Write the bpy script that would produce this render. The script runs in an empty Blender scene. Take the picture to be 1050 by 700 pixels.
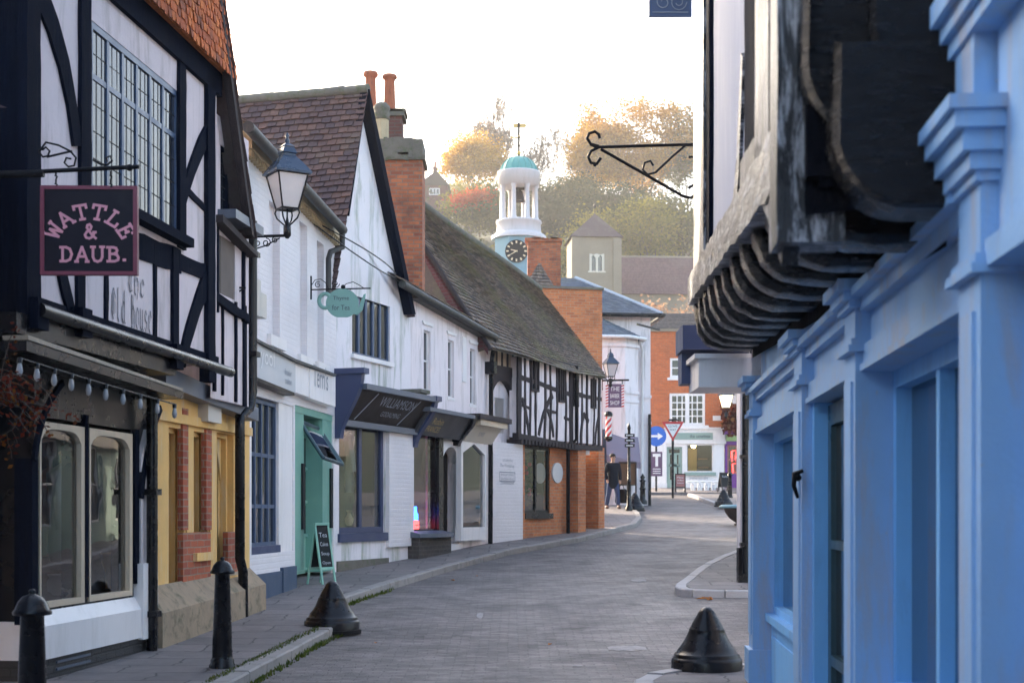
import bpy, math, random
from mathutils import Vector, Matrix
random.seed(7)
SC = bpy.context.scene
COL = SC.collection
rnd = random.uniform
FPX, CX, HY, EYE = 1500.0, 525.0, 525.0, 1.5
V = Vector

# ------------------------------------------------------------------ ground profile
def G(y):
    if y <= 12: return -.012*(12-max(y, -12))
    if y < 16: return 0.045/8*(y-12)**2
    if y < 50: return 0.09+0.045*(y-16)
    if y < 68: return 1.62+0.055*(y-50)
    return 2.61

def P(px, py, d):
    return V(((px-CX)/FPX*d, d, EYE-(py-HY)/FPX*d))

# ------------------------------------------------------------------ frames
class Frame:
    """local axes: u along a face, v up the face, w outward"""
    def __init__(s, o, U, Vv, N):
        s.o, s.U, s.V, s.N = V(o), V(U).normalized(), V(Vv).normalized(), V(N).normalized()
    def p(s, u, v, w=0.0):
        return s.o+s.U*u+s.V*v+s.N*w
    def uv(s, px, py, w=0.0):
        D = V(((px-CX)/FPX, 1.0, -(py-HY)/FPX))
        E = V((0, 0, EYE))
        t = ((s.o+s.N*w)-E).dot(s.N)/D.dot(s.N)
        q = E+D*t-s.o
        return q.dot(s.U), q.dot(s.V)
    def R(s, x0, y0, x1, y1, w=0.0):
        a, b = s.uv(x0, y0, w); c, d = s.uv(x1, y1, w)
        return (min(a, c), max(a, c), min(b, d), max(b, d))
def Facade(a, b):
    a, b = V((a[0], a[1], 0)), V((b[0], b[1], 0))
    U = (b-a).normalized()
    return Frame(a, U, (0, 0, 1), (U.y, -U.x, 0))
WORLD = Frame((0, 0, 0), (1, 0, 0), (0, 1, 0), (0, 0, 1))

# ------------------------------------------------------------------ scene graph helpers
LOC = {}
def thing(name, label, cat, loc=(0, 0, 0), group=None):
    o = bpy.data.objects.new(name, None); COL.objects.link(o)
    o.location = loc; o['label'] = label; o['category'] = cat
    o.empty_display_size = .2
    if group: o['group'] = group
    LOC[o] = V(loc)
    return o
def tag(o, label=None, cat=None, group=None, kind=None):
    if label: o['label'] = label
    if cat: o['category'] = cat
    if group: o['group'] = group
    if kind: o['kind'] = kind
    return o
def dup(root, loc, label=None, rotz=0.0, scale=1.0):
    r = root.copy(); COL.objects.link(r); r.location = loc; r.rotation_euler = (0, 0, rotz); r.scale = (scale,)*3
    if label: r['label'] = label
    for ch in list(root.children):
        c = ch.copy(); COL.objects.link(c); c.parent = r
        for g in list(ch.children):
            d = g.copy(); COL.objects.link(d); d.parent = c
    return r

# ------------------------------------------------------------------ mesh builder
class MB:
    def __init__(s, F=WORLD):
        s.v = []; s.f = []; s.F = F; s.sm = []; s.mi = []; s.cm = 0
    def q(s, *pts):                       # polygon from frame coords
        n = len(s.v)
        for p in pts: s.v.append(s.F.p(*p))
        s.f.append(tuple(range(n, n+len(pts)))); s.sm.append(False); s.mi.append(s.cm)
        return s
    def qw(s, pts, smooth=False):         # polygon from world coords
        n = len(s.v)
        s.v += [V(p) for p in pts]
        s.f.append(tuple(range(n, n+len(pts)))); s.sm.append(smooth); s.mi.append(s.cm)
        return s
    def raw(s, verts, faces, smooth=False):
        n = len(s.v); s.v += [V(p) for p in verts]
        for f in faces:
            s.f.append(tuple(i+n for i in f)); s.sm.append(smooth); s.mi.append(s.cm)
        return s
    def prism(s, uv, w0, w1):
        n = len(uv)
        A = sum(uv[i][0]*uv[(i+1) % n][1]-uv[(i+1) % n][0]*uv[i][1] for i in range(n))
        if A < 0: uv = uv[::-1]
        vs = [s.F.p(a, b, w0) for a, b in uv]+[s.F.p(a, b, w1) for a, b in uv]
        fs = [tuple(range(n-1, -1, -1)), tuple(range(n, 2*n))]
        for i in range(n):
            j = (i+1) % n
            fs.append((i, j, n+j, n+i))
        return s.raw(vs, fs)
    def box(s, u0, u1, v0, v1, w0, w1):
        if u1 < u0: u0, u1 = u1, u0
        if v1 < v0: v0, v1 = v1, v0
        return s.prism([(u0, v0), (u1, v0), (u1, v1), (u0, v1)], min(w0, w1), max(w0, w1))
    def pxprism(s, pts, w0, w1):
        return s.prism([s.F.uv(x, y, w1) for x, y in pts], w0, w1)
    def band(s, pts, wid, w0, w1, px=True, wob=0.0):   # constant-ish width strip through points, in plane
        P2 = [V(s.F.uv(x, y, w1)) for x, y in pts] if px else [V(p) for p in pts]
        # densify
        Q = []
        for a, b in zip(P2, P2[1:]):
            k = max(1, int((b-a).length/.18)) if wob else 1
            for i in range(k): Q.append(a.lerp(b, i/k))
        Q.append(P2[-1])
        L, R = [], []
        for i, p in enumerate(Q):
            d = (Q[min(i+1, len(Q)-1)]-Q[max(i-1, 0)])
            d = d.normalized() if d.length > 1e-6 else V((1, 0))
            n = V((-d.y, d.x))
            ww = wid if not hasattr(wid, '__len__') else wid[0]+(wid[1]-wid[0])*i/(len(Q)-1)
            L.append(p+n*(ww/2+rnd(-wob, wob))); R.append(p-n*(ww/2+rnd(-wob, wob)))
        n = len(Q)
        vs = []
        for a, b in zip(L, R):
            vs += [s.F.p(a.x, a.y, w0), s.F.p(a.x, a.y, w1), s.F.p(b.x, b.y, w1), s.F.p(b.x, b.y, w0)]
        fs = []
        for i in range(n-1):
            k = 4*i; m = k+4
            fs += [(k, k+1, m+1, m), (k+1, k+2, m+2, m+1), (k+2, k+3, m+3, m+2), (k+3, k, m, m+3)]
        fs += [(0, 3, 2, 1), (4*n-4, 4*n-3, 4*n-2, 4*n-1)]
        return s.raw(vs, fs)
    def tube(s, pts, r, seg=8, cap=True, smooth=True):   # world points; r scalar or list
        pts = [V(p) for p in pts]; n = len(pts)
        rs = r if hasattr(r, '__len__') else [r]*n
        vs = []; up = V((0, 0, 1))
        prev = None
        for i, p in enumerate(pts):
            t = (pts[min(i+1, n-1)]-pts[max(i-1, 0)])
            t = t.normalized() if t.length > 1e-9 else V((0, 0, 1))
            if prev is None:
                a = t.cross(up)
                if a.length < .05: a = t.cross(V((1, 0, 0)))
            else:
                a = prev-t*prev.dot(t)
                if a.length < .01: a = t.cross(up)
            a.normalize(); prev = a; b = t.cross(a)
            for k in range(seg):
                an = 2*math.pi*k/seg
                vs.append(p+(a*math.cos(an)+b*math.sin(an))*rs[i])
        fs = []
        for i in range(n-1):
            for k in range(seg):
                k2 = (k+1) % seg
                fs.append((i*seg+k, i*seg+k2, (i+1)*seg+k2, (i+1)*seg+k))
        s.raw(vs, fs, smooth)
        if cap:
            s.raw(vs[:seg], [tuple(range(seg))[::-1]]); s.raw(vs[-seg:], [tuple(range(seg))])
        return s
    def lathe(s, prof, c, seg=24, smooth=True, arc=None):  # prof: (r,z)
        c = V(c); vs = []; n = len(prof)
        for r, z in prof:
            for k in range(seg):
                an = 2*math.pi*k/seg
                vs.append(c+V((r*math.cos(an), r*math.sin(an), z)))
        fs = []
        for i in range(n-1):
            for k in range(seg):
                k2 = (k+1) % seg
                fs.append((i*seg+k, i*seg+k2, (i+1)*seg+k2, (i+1)*seg+k))
        s.raw(vs, fs, smooth)
        if prof[-1][0] > 1e-3: s.raw(vs[-seg:], [tuple(range(seg))])
        if prof[0][0] > 1e-3: s.raw(vs[:seg], [tuple(range(seg))[::-1]])
        return s
    def ball(s, c, r, seg=12, rings=8, sx=1, sy=1, sz=1):
        c = V(c); vs = []; fs = []
        for i in range(rings+1):
            th = math.pi*i/rings
            for k in range(seg):
                an = 2*math.pi*k/seg
                vs.append(c+V((r*sx*math.sin(th)*math.cos(an), r*sy*math.sin(th)*math.sin(an), r*sz*math.cos(th))))
        for i in range(rings):
            for k in range(seg):
                k2 = (k+1) % seg
                fs.append((i*seg+k, (i+1)*seg+k, (i+1)*seg+k2, i*seg+k2))
        return s.raw(vs, fs, True)
    def build(s, name, mat, parent=None, label=None):
        me = bpy.data.meshes.new(name)
        off = LOC.get(parent, V((0, 0, 0))) if parent else V((0, 0, 0))
        me.from_pydata([tuple(p-off) for p in s.v], [], s.f)
        mats = mat if isinstance(mat, (list, tuple)) else [mat]
        for m in mats: me.materials.append(m)
        for i, pl in enumerate(me.polygons):
            pl.use_smooth = s.sm[i]; pl.material_index = s.mi[i]
        uvl = me.uv_layers.new(name='UVMap')
        data = uvl.data
        for pl in me.polygons:
            n = pl.normal
            t = V((-n.y, n.x, 0))
            t = t.normalized() if t.length > .12 else V((1, 0, 0))
            b = n.cross(t)
            for li in pl.loop_indices:
                p = s.v[me.loops[li].vertex_index]
                data[li].uv = (p.dot(t), p.dot(b))
        me.update()
        o = bpy.data.objects.new(name, me); COL.objects.link(o)
        if parent:
            o.parent = parent
        LOC[o] = off
        if label: o['label'] = label
        return o

def build_each(mb, name, mat, parent):
    """one object per loose piece"""
    root = list(range(len(mb.v)))
    def fd(i):
        while root[i] != i: root[i] = root[root[i]]; i = root[i]
        return i
    for f in mb.f:
        for i in f[1:]: root[fd(i)] = fd(f[0])
    grp = {}
    for k, f in enumerate(mb.f): grp.setdefault(fd(f[0]), []).append(k)
    out = []
    for ks in grp.values():
        m = MB(mb.F); mp = {}
        for k in ks:
            for i in mb.f[k]:
                if i not in mp: mp[i] = len(m.v); m.v.append(mb.v[i])
            m.f.append(tuple(mp[i] for i in mb.f[k])); m.sm.append(mb.sm[k]); m.mi.append(0)
        out.append(m.build(name, mat, parent))
    return out

def wallholes(mb, u0, u1, v0, v1, holes, w=0.0, depth=.15):
    """front face with rectangular openings and their reveals"""
    us = sorted({u0, u1, *[min(max(h[k], u0), u1) for h in holes for k in (0, 1)]})
    vs = sorted({v0, v1, *[min(max(h[k], v0), v1) for h in holes for k in (2, 3)]})
    for a, b in zip(us, us[1:]):
        for c, d in zip(vs, vs[1:]):
            if b-a < 1e-4 or d-c < 1e-4: continue
            m, n = (a+b)/2, (c+d)/2
            if any(h[0] < m < h[1] and h[2] < n < h[3] for h in holes): continue
            mb.q((a, c, w), (b, c, w), (b, d, w), (a, d, w))
    for h in holes:
        a, b, c, d = h[:4]; e = w-depth
        mb.q((a, c, w), (a, c, e), (a, d, e), (a, d, w)); mb.q((b, c, e), (b, c, w), (b, d, w), (b, d, e))
        mb.q((a, c, e), (a, c, w), (b, c, w), (b, c, e)); mb.q((a, d, w), (a, d, e), (b, d, e), (b, d, w))
def body(mb, u0, u1, v0, v1, D, w=0.0):
    e = w-D
    mb.q((u0, v0, e), (u0, v0, w), (u0, v1, w), (u0, v1, e))
    mb.q((u1, v0, w), (u1, v0, e), (u1, v1, e), (u1, v1, w))
    mb.q((u1, v0, e), (u0, v0, e), (u0, v1, e), (u1, v1, e))
    mb.q((u0, v1, w-.01), (u1, v1, w-.01), (u1, v1, e), (u0, v1, e))

def window(F, r, parent, mf, mg, w, nx=2, ny=2, bar=.025, fr=.06, sill=None, ms=None, label=None, thick=.05, lead=None, ml=None):
    """frame + glazing bars, pane, sill; lead = (nx, ny) of lead cames in each light"""
    u0, u1, v0, v1 = r
    mb = MB(F)
    mb.box(u0, u0+fr, v0, v1, w-thick, w); mb.box(u1-fr, u1, v0, v1, w-thick, w)
    mb.box(u0+fr, u1-fr, v0, v0+fr, w-thick, w); mb.box(u0+fr, u1-fr, v1-fr, v1, w-thick, w)
    xs = [u0+fr+(u1-u0-2*fr)*i/nx for i in range(nx+1)]
    ys = ny if hasattr(ny, '__len__') else [i/ny for i in range(1, ny)]
    ys = [v0+fr+(v1-v0-2*fr)*t for t in ys]
    for x in xs[1:-1]: mb.box(x-bar/2, x+bar/2, v0+fr, v1-fr, w-thick+.004, w-.004)
    for y in ys: mb.box(u0+fr, u1-fr, y-bar/2, y+bar/2, w-thick+.008, w-.008)
    o = mb.build('window', mf, parent, label)
    pb = MB(F); wp = w-thick*.6
    yy = [v0+fr]+ys+[v1-fr]
    for i in range(nx):
        for j in range(len(yy)-1):
            a, b, c, d = xs[i], xs[i+1], yy[j], yy[j+1]
            tl, tr = rnd(-.003, .003), rnd(-.003, .003)
            pb.q((a, c, wp+tl), (b, c, wp+tr), (b, d, wp+tr*.3), (a, d, wp+tl*.3))
    pb.build('pane', mg, o)
    if lead:
        lb = MB(F)
        for i in range(nx):
            for j in range(len(yy)-1):
                a, b, c, d = xs[i], xs[i+1], yy[j], yy[j+1]
                k, l = lead[0], lead[1][min(j, len(lead[1])-1)]
                for q in range(1, k):
                    x = a+(b-a)*q/k; lb.box(x-.0035, x+.0035, c, d, wp+.002, wp+.005)
                for q in range(1, l):
                    y = c+(d-c)*q/l; lb.box(a, b, y-.0035, y+.0035, wp+.001, wp+.004)
        lb.build('lead_cames', ml or mf, o)
    if sill:
        sb = MB(F); sb.box(u0-sill[0], u1+sill[0], v0-sill[1], v0, w-thick, w+sill[2])
        sb.build('sill', ms or mf, o)
    return o

def tiles(mb, P00, P10, P01, P11, rows, cols, th=.02, lift=.02, jit=.012, sag=0.0, keep=None, club=False, gap=.08, lap=1.25):
    """courses of separate tiles over a four-cornered slope: P00/P10 eaves, P01/P11 ridge"""
    P00, P10, P01, P11 = V(P00), V(P10), V(P01), V(P11)
    nrm = (P10-P00).cross(P01-P00).normalized()
    def S(a, b):
        p = P00.lerp(P10, a).lerp(P01.lerp(P11, a), b)
        if sag: p = p+V((0, 0, -sag*math.sin(math.pi*a)*(.4+.6*b)+.4*sag*math.sin(7*a+3*b)))
        return p
    for r in range(rows):
        b0 = r/rows; b1 = min(1.0, (r+lap)/rows)
        for c in range(-1, cols+1):
            sh = .5 if r % 2 else 0
            a0 = (c+sh+gap/2)/cols; a1 = (c+sh+1-gap/2)/cols
            if a1 <= 0.002 or a0 >= .998: continue
            a0, a1 = max(a0, 0), min(a1, 1)
            if keep and not keep((a0+a1)/2, b0): continue
            j = rnd(-jit, jit)/max(.1, (P01-P00).length); l2 = lift+rnd(-jit, jit)*.6; k = rnd(-jit, jit)*.35
            A, B, Cc, D = S(a0, b0+j), S(a1, b0+j), S(a1, b1), S(a0, b1)
            t0 = nrm*(l2+th+k); t1 = nrm*(l2+th-k); s0 = nrm*(l2+k); s1 = nrm*(l2-k); e = nrm*.004
            if club:
                m = (b1-b0)*.35
                A2, B2 = S(a0, b0+j+m), S(a1, b0+j+m)
                A1, B1 = S(a0+(a1-a0)*.2, b0+j), S(a0+(a1-a0)*.8, b0+j)
                vs = [A2+t0, A1+t0, B1+t1, B2+t1, Cc+e, D+e, A2+s0, A1+s0, B1+s1, B2+s1]
                mb.raw(vs, [(0, 1, 2, 3, 4, 5), (6, 7, 1, 0), (7, 8, 2, 1), (8, 9, 3, 2)])
            else:
                vs = [A+t0, B+t1, Cc+e, D+e, A+s0, B+s1]
                mb.raw(vs, [(0, 1, 2, 3), (4, 5, 1, 0), (4, 0, 3), (5, 2, 1)])

# ------------------------------------------------------------------ writing
_tc = {}
def text_polys(s):
    if s in _tc: return _tc[s]
    cu = bpy.data.curves.new('writing', 'FONT'); cu.body = s; cu.size = 1; cu.resolution_u = 3
    o = bpy.data.objects.new('writing', cu); COL.objects.link(o)
    bpy.context.view_layer.update()
    dg = bpy.context.evaluated_depsgraph_get()
    me = bpy.data.meshes.new_from_object(o.evaluated_get(dg))
    vs = [(v.co.x, v.co.y) for v in me.vertices]; fs = [tuple(p.vertices) for p in me.polygons]
    bpy.data.objects.remove(o); bpy.data.meshes.remove(me); bpy.data.curves.remove(cu)
    _tc[s] = (vs, fs); return _tc[s]
def text(mb, s, u0, u1, v0, v1, w, shear=0.0):
    vs, fs = text_polys(s)
    x0, x1 = min(v[0] for v in vs), max(v[0] for v in vs); y0, y1 = min(v[1] for v in vs), max(v[1] for v in vs)
    out = []
    for x, y in vs:
        a = (x-x0)/(x1-x0); b = (y-y0)/(y1-y0)
        out.append(mb.F.p(u0+a*(u1-u0)+shear*b, v0+b*(v1-v0), w))
    mb.raw(out, fs)
# slab-serif letters as strokes in a unit box
SLAB = {
 'W': [[(0, 1), (.27, 0), (.5, .75), (.73, 0), (1, 1)], [(-.1, 1), (.14, 1)], [(.86, 1), (1.1, 1)]],
 'A': [[(0.05, 0), (.5, 1), (.95, 0)], [(.2, .35), (.8, .35)], [(-.06, 0), (.2, 0)], [(.8, 0), (1.06, 0)]],
 'T': [[(0, .97), (1, .97)], [(.5, 1), (.5, 0)], [(.3, 0), (.7, 0)], [(0.03, 1), (.03, .72)], [(.97, 1), (.97, .72)]],
 'L': [[(.2, 1), (.2, 0)], [(0, 0.03), (.95, .03)], [(.95, 0), (.95, .32)], [(0, 1), (.42, 1)]],
 'E': [[(.2, 1), (.2, 0)], [(0, .03), (.95, .03)], [(0, .97), (.92, .97)], [(.2, .52), (.65, .52)], [(.95, 0), (.95, .28)], [(.92, 1), (.92, .75)], [(.65, .4), (.65, .64)]],
 'D': [[(.2, 1), (.2, 0)], [(0, .03), (.5, .03), (.8, .15), (.95, .5), (.8, .85), (.5, .97), (0, .97)]],
 'U': [[(.12, 1), (.12, .32), (.25, .08), (.5, .0), (.75, .08), (.88, .32), (.88, 1)], [(-.05, 1), (.3, 1)], [(.7, 1), (1.05, 1)]],
 'B': [[(.2, 1), (.2, 0)], [(0, .03), (.6, .03), (.88, .12), (.92, .28), (.8, .46), (.55, .53), (.2, .53)], [(.55, .53), (.76, .62), (.82, .76), (.72, .92), (.5, .97), (0, .97)]],
 '&': [[(1, .45), (.75, .45)], [(.9, .45), (.7, .12), (.45, 0), (.18, .06), (.08, .26), (.25, .48), (.55, .66), (.62, .84), (.48, 1), (.3, .94), (.26, .76), (.45, .5), (.72, .2), (1, 0)]],
 '.': [[(0, .09), (.13, .09)]],
}
def strokes(mb, paths, f, t, w, dw=.0005, nib=None):
    """draw polylines; f maps (a,b) -> (u,v); nib=(dx,dy) gives a broad-pen stroke"""
    k = 0
    for path in paths:
        q = [V(f(*p)) for p in path]
        for a, b in zip(q, q[1:]):
            d = b-a
            if d.length < 1e-6: continue
            d.normalize(); n = V((-d.y, d.x))*t/2
            if nib is not None:
                n = V(nib)/2+n*.25
            e = d*t*.3
            mb.q((a.x-e.x-n.x, a.y-e.y-n.y, w+k*dw), (b.x+e.x-n.x, b.y+e.y-n.y, w+k*dw), (b.x+e.x+n.x, b.y+e.y+n.y, w+k*dw), (a.x-e.x+n.x, a.y-e.y+n.y, w+k*dw))
            k = (k+1) % 12
BLACK = {  # blackletter in unit boxes
 'T': [[(0, .85), (.3, .98), (.6, .88), (1, .98)], [(.2, .7), (.12, .35), (.35, .03), (.85, .12)], [(.55, .9), (.55, .1)]],
 'h': [[(.15, 1), (.15, .05), (.3, 0)], [(.15, .5), (.55, .68), (.8, .52), (.8, .2), (.6, -.15)]],
 'e': [[(.2, .55), (.2, .12), (.5, 0), (.85, .14)], [(.2, .55), (.55, .7), (.8, .5), (.2, .3)]],
 'O': [[(.5, .95), (.12, .72), (.1, .25), (.45, .02), (.85, .22), (.9, .7), (.5, .95)], [(.45, .8), (.45, .18)]],
 'l': [[(.35, 1), (.35, .1), (.6, 0)]],
 'd': [[(.2, .5), (.2, .12), (.5, 0), (.75, .12)], [(.78, 1), (.78, .05), (.95, 0)], [(.2, .5), (.5, .66), (.78, .5)]],
 'o': [[(.2, .5), (.2, .12), (.5, 0), (.8, .15), (.8, .52), (.5, .66), (.2, .5)]],
 'u': [[(.15, .66), (.15, .1), (.45, 0), (.75, .15)], [(.78, .66), (.78, .06), (.95, 0)]],
 's': [[(.8, .55), (.5, .68), (.2, .52), (.35, .36), (.75, .28), (.78, .1), (.45, 0), (.15, .12)]],
 'H': [[(.1, .95), (.2, 1), (.2, .1), (.05, 0), (.35, .02)], [(.2, .5), (.55, .68), (.85, .5), (.85, .15), (.65, -.15)], [(.45, 1), (.45, .1)]],
}
# ------------------------------------------------------------------ materials
def nt(name):
    m = bpy.data.materials.new(name); m.use_nodes = True
    t = m.node_tree; t.nodes.clear()
    return m, t, t.nodes, t.links
def N_(t, typ, **kw):
    n = t.nodes.new(typ)
    for k, v in kw.items():
        if k in n.inputs: n.inputs[k].default_value = v
        else: setattr(n, k, v)
    return n
def rgba(c): return (c[0], c[1], c[2], 1.0)
def mixc(t, fac, a, b, mode='MIX'):
    n = t.nodes.new('ShaderNodeMix'); n.data_type = 'RGBA'; n.blend_type = mode
    for sock, val in ((n.inputs[0], fac), (n.inputs[6], a), (n.inputs[7], b)):
        if hasattr(val, 'is_linked') or hasattr(val, 'links'): t.links.new(val, sock)
        elif hasattr(val, '__len__'): sock.default_value = rgba(val)
        else: sock.default_value = val
    return n.outputs[2]
def ramp(t, fac, stops, interp='LINEAR'):
    n = t.nodes.new('ShaderNodeValToRGB'); cr = n.color_ramp; cr.interpolation = interp
    while len(cr.elements) < len(stops): cr.elements.new(.5)
    for e, (p, c) in zip(cr.elements, stops):
        e.position = p; e.color = rgba(c) if hasattr(c, '__len__') else (c, c, c, 1)
    t.links.new(fac, n.inputs[0]); return n.outputs[0]
def noise(t, co, scale, detail=4, rough=.6, dist=0.0):
    n = N_(t, 'ShaderNodeTexNoise'); n.inputs['Scale'].default_value = scale; n.inputs['Detail'].default_value = detail
    n.inputs['Roughness'].default_value = rough; n.inputs['Distortion'].default_value = dist
    t.links.new(co, n.inputs['Vector']); return n.outputs['Fac']
def coords(t, kind='Object', scale=None):
    c = t.nodes.new('ShaderNodeTexCoord').outputs[kind]
    if scale:
        m = t.nodes.new('ShaderNodeMapping'); m.inputs['Scale'].default_value = scale
        t.links.new(c, m.inputs['Vector']); c = m.outputs[0]
    return c
def finish(m, t, col, rough=.7, bump=None, bstr=.3, bdist=.01, metal=0.0, spec=.5, coat=0.0, emit=None):
    b = t.nodes.new('ShaderNodeBsdfPrincipled'); o = t.nodes.new('ShaderNodeOutputMaterial')
    t.links.new(b.outputs[0], o.inputs[0])
    for sock, val in ((b.inputs['Base Color'], col), (b.inputs['Roughness'], rough)):
        if hasattr(val, 'links'): t.links.new(val, sock)
        elif hasattr(val, '__len__'): sock.default_value = rgba(val)
        else: sock.default_value = val
    b.inputs['Metallic'].default_value = metal; b.inputs['Specular IOR Level'].default_value = spec
    b.inputs['Coat Weight'].default_value = coat
    if bump is not None:
        bp = t.nodes.new('ShaderNodeBump'); bp.inputs['Strength'].default_value = bstr; bp.inputs['Distance'].default_value = bdist
        t.links.new(bump, bp.inputs['Height']); t.links.new(bp.outputs[0], b.inputs['Normal'])
    return m
def dk(c, k): return tuple(min(1, x*k) for x in c)

def paint(name, c, rough=.6, var=.12, scale=2.5, bstr=.25, stain=None, stain_amt=.5, chip=None, coat=0, streak=True, bscale=45, rv=.1, spec=.5, bulge=0):
    m, t, n, l = nt(name)
    co = coords(t)
    a = noise(t, co, scale, 5, .65)
    col = mixc(t, a, dk(c, 1-var*1.6), dk(c, 1+var))
    fine = noise(t, co, bscale, 3, .6)
    if stain:
        sc = coords(t, scale=(3.5, 3.5, .5)) if streak else co
        s = noise(t, sc, scale*1.2, 6, .7, .3)
        f = ramp(t, s, [(.5, 0.0), (.68, stain_amt)])
        col = mixc(t, f, col, stain)
    if chip:
        s = noise(t, co, 14, 6, .75)
        f = ramp(t, s, [(.66, 0.0), (.69, 1.0)])
        col = mixc(t, f, col, chip)
    if bulge:
        hm = t.nodes.new('ShaderNodeMath'); hm.operation = 'MULTIPLY_ADD'; t.links.new(noise(t, co, 1.6, 3, .5), hm.inputs[0]); hm.inputs[1].default_value = bulge; t.links.new(fine, hm.inputs[2]); fine = hm.outputs[0]
    r = ramp(t, a, [(.3, max(.02, rough-rv)), (.7, min(1, rough+rv))])
    if max(c) < .045 and spec == .5: spec = .14
    return finish(m, t, col, r, fine, bstr, .006, coat=coat, spec=spec)
def brick(name, c1, c2, mort, bw=.225, bh=.075, ms=.010, stain=(.05, .045, .04), samt=.6, bstr=.6, off=.5, paintc=None, pamt=1.0, rough=.85, nsc=1.3, bdist=.012):
    m, t, n, l = nt(name)
    uv = coords(t, 'UV')
    wn = noise(t, uv, 3.0, 2, .5)
    # slight waviness of courses
    b = t.nodes.new('ShaderNodeTexBrick'); b.offset = off; b.inputs['Scale'].default_value = 1.0
    b.inputs['Brick Width'].default_value = bw; b.inputs['Row Height'].default_value = bh
    b.inputs['Mortar Size'].default_value = ms; b.inputs['Mortar Smooth'].default_value = .3; b.inputs['Bias'].default_value = -.1
    b.inputs['Color1'].default_value = rgba(c1); b.inputs['Color2'].default_value = rgba(c2); b.inputs['Mortar'].default_value = rgba(mort)
    va = t.nodes.new('ShaderNodeVectorMath'); va.operation = 'ADD'
    nc = t.nodes.new('ShaderNodeTexNoise'); nc.inputs['Scale'].default_value = 5; l.new(uv, nc.inputs['Vector'])
    sc = t.nodes.new('ShaderNodeVectorMath'); sc.operation = 'SCALE'; sc.inputs['Scale'].default_value = bh*.25
    l.new(nc.outputs['Color'], sc.inputs[0]); l.new(uv, va.inputs[0]); l.new(sc.outputs[0], va.inputs[1]); l.new(va.outputs[0], b.inputs['Vector'])
    col = b.outputs['Color']
    # per-area tonal drift
    d = noise(t, uv, nsc, 5, .7)
    col = mixc(t, ramp(t, d, [(.48, 0.0), (.72, samt)]), col, stain)
    f2 = noise(t, uv, 9, 3, .6)
    col = mixc(t, ramp(t, f2, [(.35, .35), (.65, 0.0)]), col, dk(c1, .55))
    if paintc:
        col = mixc(t, pamt, col, mixc(t, noise(t, uv, 2.2, 5, .65), dk(paintc, .82), dk(paintc, 1.08)))
    g = noise(t, uv, 60, 3, .6)
    h = t.nodes.new('ShaderNodeMath'); h.operation = 'MULTIPLY_ADD'; l.new(b.outputs['Fac'], h.inputs[0]); h.inputs[1].default_value = -1.0
    l.new(g, h.inputs[2])
    return finish(m, t, col, rough, h.outputs[0], bstr, bdist)
def tile_mat(name, cols, moss=None, mamt=.6, rough=.85, msc=.9):
    m, t, n, l = nt(name)
    gi = t.nodes.new('ShaderNodeNewGeometry').outputs['Random Per Island']
    k = len(cols)
    col = ramp(t, gi, [(i/k, c) for i, c in enumerate(cols)], 'CONSTANT')
    co = coords(t)
    col = mixc(t, ramp(t, noise(t, co, 22, 4, .7), [(.35, .5), (.65, 0.0)]), col, dk(cols[0], .45))
    if moss:
        s = noise(t, co, msc, 7, .72)
        f = ramp(t, s, [(.5, 0.0), (.62, mamt)])
        col = mixc(t, f, col, moss)
    return finish(m, t, col, rough, noise(t, co, 70, 3, .6), .5, .006)
def glassy(name, tint=(.9, .95, 1), boost=1.0, rough=.02, wav=.02, base=.06):
    """clear pane: mirrors by Fresnel, otherwise lets the room show"""
    m, t, n, l = nt(name)
    tr = t.nodes.new('ShaderNodeBsdfTransparent'); tr.inputs[0].default_value = rgba(tint)
    gl = t.nodes.new('ShaderNodeBsdfGlossy'); gl.inputs['Roughness'].default_value = rough; gl.inputs[0].default_value = (1, 1, 1, 1)
    fr = t.nodes.new('ShaderNodeFresnel'); fr.inputs['IOR'].default_value = 1.52
    mm = t.nodes.new('ShaderNodeMath'); mm.operation = 'MULTIPLY_ADD'; mm.use_clamp = True
    l.new(fr.outputs[0], mm.inputs[0]); mm.inputs[1].default_value = boost; mm.inputs[2].default_value = base
    bp = t.nodes.new('ShaderNodeBump'); bp.inputs['Strength'].default_value = wav; bp.inputs['Distance'].default_value = .05
    l.new(noise(t, coords(t), 1.6, 2, .5), bp.inputs['Height']); l.new(bp.outputs[0], gl.inputs['Normal'])
    mx = t.nodes.new('ShaderNodeMixShader'); l.new(mm.outputs[0], mx.inputs[0]); l.new(tr.outputs[0], mx.inputs[1]); l.new(gl.outputs[0], mx.inputs[2])
    o = t.nodes.new('ShaderNodeOutputMaterial'); l.new(mx.outputs[0], o.inputs[0]); return m
def darkglass(name, c=(.02, .025, .03), rough=.06, wav=.25, spec=.9):
    m, t, n, l = nt(name)
    return finish(m, t, c, rough, noise(t, coords(t), 2.2, 2, .5), wav, .03, spec=spec)
def leafmat(name, cols, trans=.45, rough=.6):
    m, t, n, l = nt(name)
    gi = t.nodes.new('ShaderNodeNewGeometry').outputs['Random Per Island']
    k = len(cols)
    col = ramp(t, gi, [(i/max(1, k-1), c) for i, c in enumerate(cols)])
    d = t.nodes.new('ShaderNodeBsdfDiffuse'); s = t.nodes.new('ShaderNodeBsdfTranslucent')
    l.new(col, d.inputs[0]); l.new(col, s.inputs[0])
    mx = t.nodes.new('ShaderNodeMixShader'); mx.inputs[0].default_value = trans
    l.new(d.outputs[0], mx.inputs[1]); l.new(s.outputs[0], mx.inputs[2])
    o = t.nodes.new('ShaderNodeOutputMaterial'); l.new(mx.outputs[0], o.inputs[0]); return m
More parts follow.
